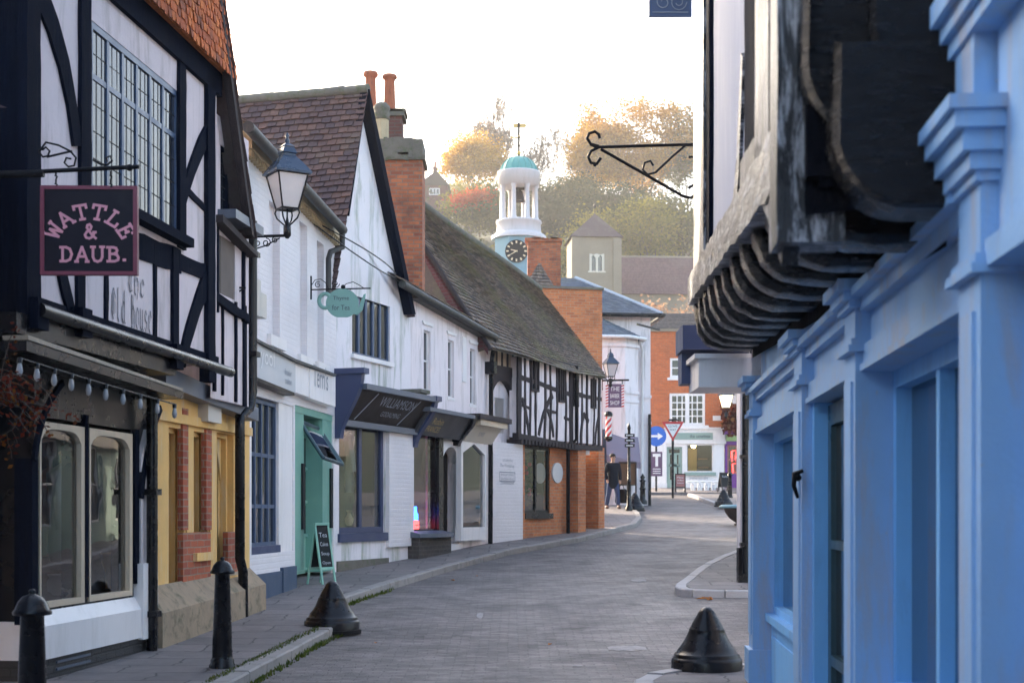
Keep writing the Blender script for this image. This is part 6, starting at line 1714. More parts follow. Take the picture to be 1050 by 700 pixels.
FH = Facade((P(429, 0, 212).x, 212), (P(459, 0, 212).x, 212)); uh = FH.uv(459, 200)[0]; vh = FH.uv(446, 190)[1]; v0h = FH.uv(446, 225)[1]
wh = FH.R(440, 193, 451, 200)
mb = MB(FH); wallholes(mb, 0, uh, v0h, vh, [wh], 0, .1); body(mb, 0, uh, v0h, vh, 6); mb.build('wall', M['brick_purple'], hh_)
mb = MB(FH); mb.prism([(-.3, vh), (uh+.3, vh), (uh*.62, vh+2.1)], -6, .2); mb.build('roof', M['slate_dark'], hh_)
mb = MB(FH); a = FH.uv(445.5, 170)[0]; mb.box(a-.3, a+.3, vh, FH.uv(446, 169)[1], -2, -1.4); cho = mb.build('chimney', M['brick_purple'], hh_)
mb = MB(FH); mb.lathe([(.2, 0), (.16, .8)], FH.p(a, FH.uv(446, 169)[1], -1.7), 8); mb.build('chimney_pot', M['terracotta'], cho)
window(FH, wh, hh_, M['white_paint'], M['glass_dark'], .02, 3, 1, .12, .12)

# ---------------- trees
def branches(seed, depth, spread, up, ratio, n0):
    R = random.Random(seed); segs = []; tips = []
    def grow(p, d, L, r, k):
        q = p; pts = [p]; n = 2
        for i in range(n):
            d = (d+V((R.uniform(-1, 1), R.uniform(-1, 1), R.uniform(-.6, 1)))*.12).normalized(); q = q+d*L/n; pts.append(q)
        segs.append((pts, r, r*.68, k))
        if k >= depth: tips.append((q, k)); return
        if k >= 2 and k >= depth-3: tips.append((q, k))
        m = R.choice([2, 3, 3]) if k else n0
        a0 = R.uniform(0, 6.28)
        for i in range(m):
            a = a0+6.283*i/m+R.uniform(-.5, .5); s = spread*R.uniform(.6, 1.25)
            t = d.cross(V((.3, .9, .2))).normalized(); b = d.cross(t)
            nd = (d*math.cos(s)+(t*math.cos(a)+b*math.sin(a))*math.sin(s)+V((0, 0, up))).normalized()
            grow(q, nd, L*ratio*R.uniform(.75, 1.15), r*.68*R.uniform(.75, 1), k+1)
    grow(V((0, 0, 0)), V((0, 0, 1)), 1.0, .07, 0)
    return segs, tips
def tree(name, label, px, d, hgt, wid, leaf, nleaf, lsize, seed=1, depth=5, spread=.6, up=.12, ratio=.78, n0=4, bark='bark', base=None, group=None, sig=.9, x=None, flat=1.0, minr=.02):
    bx = P(px, 0, d).x if x is None else x
    z0 = H(bx, d)-.3 if base is None else base
    t = thing(name, label, 'tree', (bx, d, z0), group)
    segs, tips = branches(seed, depth, spread, up, ratio, n0)
    al = [p for s in segs for p in s[0]]
    hz = max(p.z for p in al); wx = max(max(abs(p.x) for p in al), max(abs(p.y) for p in al))
    sz = (hgt*.96)/hz; sx = (wid/2*.95)/wx
    f = lambda p: V((bx+p.x*sx, d+p.y*sx, z0+p.z*sz))
    mb = MB()
    for pts, r0, r1, k in segs:
        k_ = (sx+sz)/2
        mb.tube([f(p) for p in pts], [max(minr, r0*k_*.55), max(minr, (r0+r1)/2*k_*.55), max(minr, r1*k_*.55)], 5 if k < 3 else 3, cap=False)
    mb.build('trunk', M[bark], t)
    if leaf:
        R = random.Random(seed+99); mb = MB(); per = max(1, nleaf//len(tips))
        for p, k in tips:
            c = f(p); s = sig*R.uniform(.6, 1.3)
            m = int(per*R.uniform(.3, 1.9))
            for _ in range(m):
                q = c+V((R.gauss(0, s), R.gauss(0, s), R.gauss(0, s*.65*flat)))
                a, b = R.uniform(0, 6.28), R.uniform(-1.2, 1.2); L = lsize*R.uniform(.5, 1.3)
                e1 = V((math.cos(a), math.sin(a), R.uniform(-.6, .6)))*L; e2 = e1.cross(V((R.uniform(-1, 1), R.uniform(-1, 1), R.uniform(-1, 1)))).normalized()*L*.75
                mb.qw([q-e1*.5-e2*.3, q+e1*.1-e2*.5, q+e1*.5+e2*.1, q-e1*.1+e2*.5])
        mb.build('crown', M[leaf], t)
    return t
GT = 'trees on the wooded hillside'
tree('autumn_tree', 'round golden autumn tree beside the cupola, behind the mossy roof', 492, 216, 16.5, 12, 'leaf_gold', 24000, .30, 3, group=GT, sig=.95)
tree('bare_tree', 'tall thin leafless tree rising above the golden tree', 503, 222, 23.5, 9, 'leaf_pink', 500, .3, 5, depth=7, spread=.42, ratio=.8, up=.1, bark='bark_pale', group=GT, sig=.5, minr=.035)
tree('bare_tree', 'spreading leafless tree with slanting branches just past the copper dome', 560, 214, 18, 13, None, 0, .3, 8, depth=7, spread=.5, ratio=.8, up=.02, bark='bark_pale', group=GT, minr=.035)
tree('oak_tree', 'huge amber oak filling the sky behind the iron bracket', 655, 214, 23.5, 22.5, 'leaf_amber', 36000, .31, 11, depth=6, spread=.62, ratio=.79, up=.05, group=GT, sig=1.1)
tree('oak_tree', 'smaller golden tree at the near edge of the huge amber oak', 604, 210, 17.0, 9, 'leaf_gold', 13000, .31, 14, group=GT, sig=1.0)
tree('conifer_tree', 'slim dark conifer poking above the golden foliage', 608, 226, 22.5, 4.5, 'leaf_dark', 1800, .4, 15, spread=.35, group=GT)
SP = [(400, 205, 7, 7, 'leaf_green', 'dull green tree below the hillside house'), (484, 200, 7, 5, 'leaf_lime', 'yellow green bush tree under the golden tree'), (512, 196, 9, 8, 'leaf_green', 'dull green tree immediately behind the white cupola columns'),
      (548, 204, 12, 8, 'leaf_dark', 'dark evergreen directly past the cupola'), (572, 198, 11, 8, 'leaf_dark', 'broad dark evergreen behind the weathered chimney'), (590, 206, 13, 8, 'leaf_green', 'grey green tree between cupola and stone tower'),
      (622, 186, 10, 9, 'leaf_lime', 'yellow green tree behind the tower roof tip'), (600, 180, 8, 8, 'leaf_lime', 'low yellow green tree standing over the tower shoulder'), (645, 190, 10, 9, 'leaf_green', 'shadowy green tree left of the long hall roof'), (668, 186, 11, 10, 'leaf_lime', 'pale yellow tree above the long hall roof'),
      (690, 192, 11, 10, 'leaf_green', 'dim green tree above the far end of the hall roof'), (712, 188, 12, 11, 'leaf_green', 'dim green tree touching the black timbered corner'), (705, 215, 19, 12, 'leaf_green', 'tall green tree against the timbered corner, behind the oak'),
      (632, 200, 9, 9, 'leaf_dark', 'dark rounded evergreen at the foot of the oak'), (660, 204, 9, 10, 'leaf_dark', 'dark evergreen mass under the oak branches'), (565, 178, 7, 9, 'leaf_green', 'low green thicket tree by the tower foot'), (535, 182, 7, 8, 'leaf_lime', 'low pale thicket tree hidden by the clock stage'),
      (468, 190, 4, 5, 'leaf_green', 'low green thicket tree over the mossy ridge')]
for i, (px, d, h, w, lf_, lab) in enumerate(SP): tree('hillside_tree', lab, px, d, h*(1.2 if not 540 < px < 600 else .82), w*1.25, lf_, 8500, .36, 30+i, depth=4, spread=.7, ratio=.8, group=GT, sig=1.1, n0=5, minr=.04)
for i, (px, d, h, lf_, lab) in enumerate(((415, 300, 7, 'leaf_green', 'far hilltop tree at the ridge past the hillside house'), (480, 318, 8, 'leaf_lime', 'far hilltop tree at the ridge under the golden tree'), (520, 305, 8, 'leaf_green', 'far hilltop tree at the ridge behind the copper dome'), (556, 322, 6, 'leaf_lime', 'far hilltop tree in the sky gap past the copper dome'), (585, 308, 7, 'leaf_green', 'far hilltop tree in the sky gap before the amber oak'), (622, 320, 14, 'leaf_lime', 'far hilltop tree glimpsed under the amber oak'), (660, 305, 14, 'leaf_green', 'far hilltop tree glimpsed under the iron bracket'), (700, 318, 15, 'leaf_green', 'far hilltop tree glimpsed near the timbered corner'))):
    tree('hilltop_tree', lab, px, d, h, 15, lf_, 2600, .6, 120+i, depth=4, spread=.7, group=GT, sig=1.3, n0=5, minr=.05)
for i, (px, d) in enumerate(((350, 205), (300, 215), (385, 212), (760, 205), (800, 195), (850, 210))): tree('hillside_tree', ['mixed autumn tree further along the hill past the gable', 'mixed autumn tree at the hill end behind the gable roof', 'mixed autumn tree behind the twin chimney pots', 'autumn tree hidden behind the blue shop', 'autumn tree farther behind the blue shop', 'outermost autumn tree behind the blue shop'][i], px, d, 11, 11, 'leaf_lime' if i % 2 else 'leaf_green', 1500, .6, 60+i, depth=4, spread=.7, group=GT, sig=1.1, n0=5)
tree('red_shrub', 'small bright red shrub below the golden tree', 484, 192, 3.2, 5.2, 'leaf_rust', 1500, .35, 81, depth=3, spread=.8, n0=5, base=P(0, 223, 192).z, sig=.7)
for i, (px, d, h, w) in enumerate(((668, 112, 14.2, 5), (688, 113, 14.8, 5.5), (705, 111, 13.8, 5), (650, 118, 13.0, 5), (722, 112, 14, 6))):
    tree('russet_tree', ['russet twiggy tree nearest the slate roof', 'pinkish russet tree in the middle of the clump under the hall', 'russet tree close to the timbered corner', 'sandy leafed tree just over the slate roof hip', 'russet tree tucked behind the timbered corner'][i], px, d, h, w, 'leaf_pink', 2400, .26, 90+i, depth=5, spread=.45, ratio=.8, up=.2, bark='bark_pale', sig=.55, group='russet trees below the long hall')
# ================================================================== STREET FURNITURE AND SIGNS
PV = .105
# bollards: one of each kind, then copies
bo = thing('bollard', 'tall black bollard in front of the black plinth of the lettered timber shop', 'bollard', (0, 0, 0), 'tall black bollards on the footway')
mb = MB(); mb.lathe([(.117, 0), (.117, .035), (.105, .05), (.105, .08), (.092, .095), (.092, .11), (.066, .84), (.070, .85)], (0, 0, 0), 20); mb.build('post', M['iron'], bo)
mb = MB(); mb.lathe([(.07, .845), (.108, .852), (.110, .868), (.096, .885), (.080, .925), (.055, .955), (.02, .968), (.016, .975), (.022, .985), (.012, .998), (.0, 1.0)], (0, 0, 0), 24); mb.build('cap', M['iron'], bo)
bo.location = (-2.755, 8.4, G(8.4)+PV)
c = P(228, 683, 13.1); dup(bo, (c.x, 13.1, G(13.1)+PV-.01), 'tall black bollard in front of the ochre stone window, next to a bell shaped bollard')
bell = thing('bell_bollard', 'black bell shaped bollard on the broken kerb end before the mint chalk board', 'bollard', (0, 0, 0), 'bell shaped iron bollards')
k_ = .00887
pr = [(178, 610), (178, 560), (174, 548), (168, 545), (164, 538), (164, 528), (158, 522), (152, 520), (140, 498), (122, 475), (108, 452), (97, 428), (88, 408), (90, 404), (86, 400), (77, 382), (64, 358), (50, 335), (40, 315), (26, 300), (10, 292), (0, 290)]
mb = MB(); mb.lathe([(x/5*k_, (610-y)/5*k_) for x, y in pr], (0, 0, 0), 40); mb.build('bell', M['black_paint'], bell)
mb = MB(); mb.lathe([(.335, -.03), (.335, .012)], (0, 0, 0), 40); mb.build('base_ring', M['iron_rough'], bell)
bell.location = (-2.05, 16.65, G(16.65)+.04)
dup(bell, (1.73, 13.0, G(13)+.09), 'black bell shaped bollard on the footway corner by the blue shop')
dup(bell, (P(651, 0, 47).x, 47, G(47)+.08), 'black bell shaped bollard far up the street next to the man and the finger post')
dup(bell, (P(742, 0, 50).x, 50, G(50)+.1), 'black bell shaped bollard far up the street in front of the purple shop')

# lanterns
def lantern(t, c, s, rot, glass, gm_iron='navy_iron'):
    R = Matrix.Rotation(rot, 3, 'Z')
    f = lambda x, y, z: V(c)+R @ V((x*s, y*s, z*s))
    def ring(r, z): return [f(r*a, r*b, z) for a, b in ((-1, -1), (1, -1), (1, 1), (-1, 1))]
    mb = MB(); a, b = ring(.11, .0), ring(.205, .44)
    for p, q in zip(a, b): mb.tube([p, q], .012*s, 6)
    for r in (a, b):
        for p, q in zip(r, r[1:]+r[:1]): mb.tube([p, q], .014*s, 6)
    fr = mb.build('frame', M['iron'], t)
    mb = MB(); a, b = ring(.105, .01), ring(.198, .43)
    for i in range(4): mb.qw([a[i], a[(i+1) % 4], b[(i+1) % 4], b[i]])
    mb.build('glass', M[glass], t)
    mb = MB(); lv = [(.245, .44), (.245, .47), (.15, .60), (.085, .68), (.085, .71), (.10, .72), (.07, .79), (.075, .81), (.03, .85)]
    rr = [ring(r, z) for r, z in lv]
    for A, B in zip(rr, rr[1:]):
        for i in range(4): mb.qw([A[i], A[(i+1) % 4], B[(i+1) % 4], B[i]])
    mb.qw(rr[0][::-1]); mb.lathe([(.02*s, .84*s), (.035*s, .88*s), (.015*s, .92*s), (.03*s, .95*s), (.0, 1.0*s)], c, 12); mb.build('cowl', M['navy_cowl'], t)
    mb = MB()
    for an in range(4):
        a_ = rot+math.pi/4+an*math.pi/2; ca, sa = math.cos(a_), math.sin(a_)
        mb.tube([V(c)+V((ca*r*s, sa*r*s, z*s)) for r, z in ((.15, .0), (.17, -.05), (.14, -.12), (.06, -.19), (.02, -.22))], .011*s, 6)
    mb.lathe([(.02*s, -.38*s), (.05*s, -.34*s), (.05*s, -.22*s), (.03*s, -.20*s), (.012*s, -.1*s), (.012*s, 0)], c, 12); mb.build('cradle', M['iron'], t)
M['navy_cowl'] = paint('blue_black_cowl', (.022, .045, .085), .3, .15, 3, .1)
D1 = 18.35
l1 = thing('wall_lantern', 'large lantern on a scrolled arm where the tiled gable meets the white brick shop', 'lantern', P(294, 243, D1), 'wall lanterns')
c = P(294.5, 214.5, D1); lantern(l1, c, .455/.47, .55, 'lamp_glass')
mb = MB(); a = P(257, 242.5, D1); b = P(296, 241.5, D1); mb.tube([a, b], .018, 8)
for x0, r, tn in ((264, .05, 8), (273, .06, -9), (282, .04, 8)): mb.tube(spiral(P(x0, 249 if x0 < 280 else 246, D1), r, .012, 1.6, 1.6+tn), .007, 5)
mb.tube([P(259, 256, D1), P(272, 252, D1), P(287, 244, D1)], .009, 6); mb.build('arm', M['iron_rough'], l1)
D2 = 49.2
l2 = thing('wall_lantern', 'small distant lantern standing above the striped barber sign', 'lantern', P(626, 390, D2), 'wall lanterns')
lantern(l2, P(626, 386, D2), .95, .3, 'lamp_glass'); mb = MB(); mb.tube([P(626, 388, D2), P(626, 396, D2)], .05, 8); mb.tube([P(616, 390, D2), P(645, 389.5, D2)], .03, 8); mb.tube([P(617, 384, D2), P(617, 400, D2)], .04, 6); mb.build('arm', M['iron_rough'], l2)
D3 = 64.5
l3 = thing('wall_lantern', 'glowing distant lantern in front of the dark bunting by the purple shop', 'lantern', P(744.5, 420, D3), 'wall lanterns')
lantern(l3, P(744.5, 418, D3), 1.25, .1, 'lamp_glass_warm'); mb = MB(); mb.tube([P(744.5, 406, D3), P(744.5, 402, D3), P(756, 402, D3), P(764, 402, D3), P(764, 402, 66)], .035, 6); mb.build('arm', M['iron_rough'], l3)

# barber's sign and pole
bs = thing('barber_sign', 'purple barber shop sign with red and white striped edges hanging from the far lantern bracket', 'hanging sign', P(630, 406, D2))
FS = Frame(P(621, 417.5, D2), (1, 0, 0), (0, 0, 1), (0, -1, 0)); W_ = 19/1500*D2; Hh = 24/1500*D2
mb = MB(FS); mb.box(.09, W_-.09, 0, Hh, -.04, 0); mb.build('board', M['plum'], bs)
for nm, m_, ph in (('edge_stripe', 'road_red', 0), ('edge_stripe', 'rail_white', 1)):
    mb = MB(FS)
    for s in range(16):
        if s % 2 != ph: continue
        h = Hh/16
        for u in (0, W_-.09): mb.prism([(u, h*s), (u+.09, h*s+h*.6 if s < 15 else h*s), (u+.09, min(Hh, h*(s+1)+h*.6)), (u, h*(s+1))], -.03, -.002)
    mb.build(nm, M[m_], bs)
mb = MB(FS)
for k, s in enumerate(('THE', 'BARBER', 'SHOP')): text(mb, s, W_*.25, W_*.75, Hh*(.70-.3*k), Hh*(.88-.3*k), .004)
mb.build('lettering', M['rail_white'], bs)
mb = MB(); mb.tube([P(623, 389.5, D2), P(623, 394, D2)], .015, 5); mb.tube([P(638, 389.5, D2), P(638, 394, D2)], .015, 5); mb.build('hanger', M['iron_rough'], bs)
bp_ = thing('barber_pole', 'red and white striped barber pole with dark domed ends', 'barber pole', P(624, 452, 48.8))
c = P(624, 452, 48.8); r = .10
mb = MB(); mb.lathe([(r, .15), (r, .82)], c, 16); mb.build('cylinder', M['rail_white'], bp_)
mb = MB()
for k in range(3):
    for i in range(14):
        a0, a1 = 6.283*i/14+k*2.09, 6.283*(i+1)/14+k*2.09; z0, z1 = .15+.05*i*.95, .15+.05*(i+1)*.95
        q = lambda a, z: V((c.x+(r+.004)*math.cos(a), c.y+(r+.004)*math.sin(a), c.z+min(.82, max(.15, z))))
        mb.qw([q(a0, z0-.055), q(a1, z1-.055), q(a1, z1+.055), q(a0, z0+.055)])
mb.build('stripe', M['road_red'], bp_)
mb = MB(); mb.lathe([(.02, -.02), (.12, .03), (.14, .1), (.13, .15)], c, 16); mb.lathe([(.13, .82), (.14, .9), (.1, .97), (.03, 1.0)], c, 16); mb.tube([c+V((0, 0, .92)), c+V((-.05, .8, .92))], .04, 6); mb.build('end_cap', M['black_paint'], bp_)

# the lettered hanging sign at the left
DW = 10.5
wd = thing('hanging_sign', 'square black hanging sign with red edge and pink letters on a scrolled iron bar', 'hanging sign', P(90, 235, DW))
A, B = P(43, 280, DW), P(139.5, 279, DW+.02); T_ = P(43, 192, DW); Hs = T_.z-A.z; Wd = B.x-A.x
FW = Frame(A, (1, .02, .0), (0, 0, 1), (.02, -1, 0))
mb = MB(FW); mb.box(0, Wd, 0, Hs, -.035, 0); mb.build('board', M['sign_black'], wd)
mb = MB(FW); e = .018
for r in ((-.012, e, -.012, Hs+.012), (Wd-e, Wd+.012, -.012, Hs+.012), (e, Wd-e, -.012, e*.8), (e, Wd-e, Hs-e*.8, Hs+.012)): mb.box(*r, -.042, .008)
mb.build('edge', M['sign_red'], wd)
mb = MB(FW)
word = 'WATTLE'; n = 6; cxm = Wd*.51; R0_ = Wd*.47; cyv = Hs*.29
for i, ch in enumerate(word):
    th = math.radians(57-114*(i+.5)/n) if False else math.radians(62-124*(i/(n-1)))
    lw, lh = (.115 if ch == 'W' else .095), .112
    def f(x, y, th=th, lw=lw, lh=lh):
        X, Y = (x-.5)*lw, R0_*.86-lh*.35+y*lh
        return (cxm+X*math.cos(th)-Y*math.sin(th)*1.02, cyv+X*math.sin(th)*.75+Y*math.cos(th)*.92)
    strokes(mb, SLAB[ch], f, .019, .003)
strokes(mb, SLAB['&'], lambda x, y: (Wd*.45+x*.085, Hs*.405+y*.10), .018, .003)
for i, ch in enumerate('DAUB'): strokes(mb, SLAB[ch], lambda x, y: (Wd*.195+i*.112+x*.088, Hs*.135+y*.105), .019, .003)
strokes(mb, SLAB['.'], lambda x, y: (Wd*.195+.452+x*.1, Hs*.135+y*.105+.003), .020, .003)
mb.build('lettering', M['sign_pink'], wd)
q = lambda x, y, dy=0: P(x, y, DW+dy)
mb = MB(); mb.tube([q(-90, 181), q(45, 178)], .028, 8); mb.tube([q(40, 176), q(143, 171)], .016, 8); mb.ball(q(133, 172), .025); mb.build('arm', M['iron_rough'], wd)
mb = MB()
mb.tube([q(x, y) for x, y in ((40, 156), (47, 146), (60, 149), (72, 155), (78, 162), (76, 170), (70, 171), (66, 167), (68, 162), (73, 163))], .008, 6)
mb.tube([q(x, y) for x, y in ((40, 156), (44, 161), (49, 160), (51, 155), (47, 151), (43, 154))], .008, 6); mb.tube([q(48, 161), q(74, 155)], .008, 6)
mb.tube([q(x, y) for x, y in ((95, 164), (104, 169), (110, 169), (115, 165), (113, 160), (109, 162), (110, 166))], .008, 6)
build_each(mb, 'scroll', M['iron_rough'], wd)
for x in (57.5, 113.5):
    mb = MB(); 
    for k in range(4): mb.tube([q(x-1.2 if k % 2 else x, 175.5+4.2*k), q(x+1.2 if k % 2 else x, 177+4.2*k), q(x, 179.5+4.2*k)], .007, 5)
    mb.build('chain', M['iron_rough'], wd)
# house the bar is fixed to, just out of frame; kept low for more light
nb = thing('near_house', 'white plastered neighbour house carrying the long iron bar of the hanging sign', 'house', (-3.85, 4, 0))
FN = Facade((-4.05, -6), (-3.72, 10.55)); Ln = 16.5
mb = MB(FN); hol = [(2+3*i, 3.2+3*i, 3.1, 4.1) for i in range(5)]+[(2.5+4.5*i, 5+4.5*i, .9, 2.5) for i in range(3)]
wallholes(mb, 0, Ln, -.4, 4.4, hol, 0, .1); body(mb, 0, Ln, -.4, 4.4, 6); mb.build('wall', M['plaster'], nb)
for h in hol: window(FN, h, nb, M['navy_bar'], M['glass_dark'], -.04, 2, 2, .03, .05)
mb = MB(FN); mb.q((0, 4.4, .02), (Ln, 4.4, .02), (Ln, 5.6, -3), (0, 5.6, -3)); mb.q((0, 4.4, -6.3), (0, 5.6, -3), (Ln, 5.6, -3), (Ln, 4.4, -6.3)); mb.q((Ln, 4.4, .1), (Ln, 4.4, -6), (Ln, 5.6, -3)); mb.build('roof', M['tile_red'], nb)

# teapot sign
DT = 21.7
tp_ = thing('teapot_sign', 'pale turquoise teapot shaped hanging sign on a thin scrolled iron bar', 'hanging sign', P(351, 310, DT))
FT_ = Frame(P(351, 311, DT), (1, 0, 0), (0, 0, 1), (0, -1, 0)); g_ = DT/1500*.86
body_pts = [(19.5*math.cos(a)*(1 if math.sin(a) > -.6 else 1.0), 17.5*math.sin(a)) for a in [2*math.pi*i/40 for i in range(40)]]
body_pts = [(x, max(y, -16.5)) for x, y in body_pts]
mb = MB(FT_); mb.prism([(x*g_, y*g_) for x, y in body_pts], -.015, .015); 
mb.prism([(x*g_, y*g_) for x, y in ((12, -12), (20, -4), (23, 5), (25.5, 10.5), (28, 11.5), (26.5, 2), (24, -8), (18, -14))], -.012, .012); mb.build('pot', M['teapot'], tp_)
mb = MB(FT_); n = 18
ring_ = [(-19.5-4.0*0+(7.2*math.cos(a))-1, 3+8.5*math.sin(a)) for a in [math.radians(40+280*i/n) for i in range(n+1)]]
mb.tube([FT_.p(x*g_, y*g_, 0) for x, y in ring_], .03, 8); mb.build('handle', M['teapot'], tp_)
mb = MB(FT_); mb.ball(FT_.p(1*g_, 19.5*g_, 0), .035); mb.build('knob', M['iron_rough'], tp_)
mb = MB(FT_); text(mb, 'Thyme', -11*g_, 8*g_, 2.5*g_, 8.5*g_, .017); text(mb, 'for Tea', -12*g_, 9*g_, -8*g_, -2*g_, .017); mb.build('lettering', M['ink'], tp_)
q = lambda x, y: P(x, y, DT)
mb = MB(); mb.tube([q(319, 297), q(380, 295.5)], .011, 6); mb.tube([q(319, 283), q(319, 307)], .014, 6); mb.tube([q(345.5, 296), q(345.5, 304)], .007, 5); mb.tube([q(359, 296), q(359, 301)], .007, 5); mb.build('arm', M['iron_rough'], tp_)
mb = MB(); mb.tube([q(x, y) for x, y in ((319, 293), (323, 287), (329, 286), (334, 290), (337, 296))], .006, 5); mb.tube(spiral(q(326, 292), .05, .012, 1, 9), .006, 5); mb.tube(spiral(q(344, 291), .06, .012, 0, -9), .006, 5); mb.tube([q(x, y) for x, y in ((350, 296), (355, 291), (362, 289), (368, 292), (374, 296))], .006, 5); build_each(mb, 'scroll', M['iron_rough'], tp_)
ib2 = thing('iron_bracket', 'small empty iron bracket with tangled scrollwork on the narrow boarded bay of the timber house', 'bracket', P(215, 303, 17.0))
q = lambda x, y: P(x, y, 17.0)
mb = MB(); mb.tube([q(213, 294.5), q(252, 295)], .012, 6); mb.tube([q(214.5, 290), q(214.5, 314)], .014, 6); mb.tube([q(250, 296), q(236, 304), q(222, 311), q(215, 312)], .010, 6); mb.build('arm', M['iron_rough'], ib2)
mb = MB(); mb.tube(spiral(q(221, 301), .055, .012, 0, 9), .008, 5); mb.tube(spiral(q(229, 303), .05, .01, 2, -7), .008, 5); mb.tube(spiral(q(236, 299), .035, .01, 2, 11), .007, 5); build_each(mb, 'scroll', M['iron_rough'], ib2)
wi = thing('overhead_cable', 'two thin black service cables sagging from the white brick wall to the gable', 'cable', P(318, 225, 22.0))
for dy in (0, 4):
    mb = MB(); a, b = P(317.5, 225+dy*.4, 22.05), P(406, 281+dy, 25.6)
    pts = []
    for i in range(11):
        t = i/10; p = a.lerp(b, t); p.z -= (.12+.06*dy)*4*t*(1-t)*.6; p.x += .25*4*t*(1-t); pts.append(p)
    mb.tube(pts, .012, 5); mb.build('wire', M['black_paint'], wi)

# small cabinets on the walls
mb = MB(F1); r = F1.R(213, 411, 226, 434, .17); mb.box(r[0]+.02, r[1]+.04, r[2], r[3], .05, .17); mb.build('alarm_box', M['metal_box'], b1)
for (x0, y0, x1, y1) in ((261, 285, 266, 325), (265.5, 299, 272, 327)):
    mb = MB(F2); r = F2.R(x0, y0, x1, y1, .12); mb.box(r[0], r[1], r[2], r[3], 0, .14); mb.build('meter_box', M['metal_box'], b2)

# basket of reddish trailing leaves at the left edge
hb = thing('hanging_basket', 'hanging basket of trailing wine red leaves by the dark shop corner', 'hanging basket', P(-4, 420, 9.6))
R = random.Random(5); mb = MB(); st = MB()
for _ in range(46):
    p = P(-6, 405, 9.6)+V((R.uniform(-.15, .1), R.uniform(-.15, .15), R.uniform(-.1, .15))); d = V((R.uniform(-.4, 1), R.uniform(-.6, .6), R.uniform(-.2, .5))); pts = [p]
    for k in range(R.randint(5, 9)): d = (d+V((0, 0, -.22))+V((R.uniform(-.2, .2),)*3)).normalized(); p = p+d*.055; pts.append(p)
    st.tube(pts, .003, 4)
    for p in pts[1:]:
        for _k in range(3):
            o = p+V((R.gauss(0, .02), R.gauss(0, .02), R.gauss(0, .02))); e1 = V((R.uniform(-1, 1), R.uniform(-1, 1), R.uniform(-1, .4))).normalized()*R.uniform(.02, .05); e2 = e1.cross(V((R.uniform(-1, 1), R.uniform(-1, 1), 1))).normalized()*.016
            mb.qw([o, o+e1*.5+e2, o+e1, o+e1*.5-e2])
mb.build('foliage', M['leaf_wine'], hb); st.build('stem', M['bark'], hb)
mb = MB(); c = P(-8, 418, 9.6); mb.lathe([(.03, -.2), (.13, -.14), (.19, -.03), (.2, 0)], c, 14); mb.build('basket', M['iron_rough'], hb)
mb = MB(); 
for a in range(3): mb.tube([c+V((.19*math.cos(a*2.1), .19*math.sin(a*2.1), 0)), c+V((0, 0, .7))], .004, 4)
mb.build('chain', M['iron_rough'], hb)
# pieces of the dark side wall of the timber house
mb = MB(F1); x_ = uc-.09
mb.box(x_-.03, x_+.02, .35, 2.5, -.30, -.24); mb.box(x_-.03, x_+.02, .35, .42, -1.8, -.30); mb.box(x_-.03, x_+.02, 2.42, 2.5, -1.8, -.30); sw = mb.build('window', M['bluefront'], b1)
mb = MB(F1); mb.q((x_-.01, .42, -1.8), (x_-.01, .42, -.3), (x_-.01, 2.42, -.3), (x_-.01, 2.42, -1.8)); mb.build('pane', M['glass_dark'], sw)
mb = MB(F1); a = F1.p(uj0-.14, 3.4, -.22); mb.tube([a+V((0, 0, 3.2)), a+V((0, 0, 2.35)), a+V((.03, -.05, 2.15)), a+V((0, 0, 1.9)), a], .055, 8); mb.box(uj0-.26, uj0-.05, 5.75, 6.0, -.34, -.1); mb.build('downpipe', M['iron_rough'], b1)
mb = MB(F1); mb.tube([F1.p(uj0-.12, 5.2, -.35), F1.p(uj0-.3, 5.05, -.1), F1.p(uj0-.34, 4.9, .12)], .02, 6); mb.build('waste_pipe', M['steel'], b1)

# folding chalk board by the mint doorway
ab = thing('chalk_board', 'mint framed folding chalk board standing outside the mint green doorway', 'a-board', (0, 0, 0))
def a_board(t, c, h, wid, ax, splay, mf, mp, mt=None, marks=None):
    ax = V((ax[0], ax[1], 0)).normalized(); nn = V((ax.y, -ax.x, 0))
    for s, nm in ((1, 'front_panel'), (-1, 'back_panel')):
        o = V(c)+nn*splay*s; up = (V(c)+V((0, 0, h))-o).normalized(); N2 = (ax.cross(up)); N2 = N2 if N2.dot(nn)*s > 0 else -N2
        F = Frame(o-ax*wid/2, ax, up, N2); L = math.hypot(h, splay); e = .05*wid/.5
        mb = MB(F); mb.box(0, e, 0, L, -.02, .0); mb.box(wid-e, wid, 0, L, -.02, 0); mb.box(e, wid-e, L-e, L, -.02, 0); mb.box(e, wid-e, L*.24, L*.24+e, -.02, 0)
        pn = mb.build(nm, mf, t)
        mb = MB(F); mb.box(e, wid-e, L*.24+e, L-e, -.014, -.006); mb.build('board', mp, pn)
        if s == 1 and marks:
            mb = MB(F)
            for k, (txt, hgt_) in enumerate(marks): y = L*.84-L*.155*k; text(mb, txt, wid*.22, wid*.78, y-hgt_, y, -.003)
            mb.build('chalk_writing', mt, pn)
c = P(331, 597, 21.6); a_board(ab, (c.x-.02, 21.6, G(21.6)+PV), .90, .34, (.50, .87), .15, M['mint_light'], M['chalkboard'], M['chalk'], (('Tea', .07), ('Cakes', .06), ('Soup', .07), ('Open', .06)))

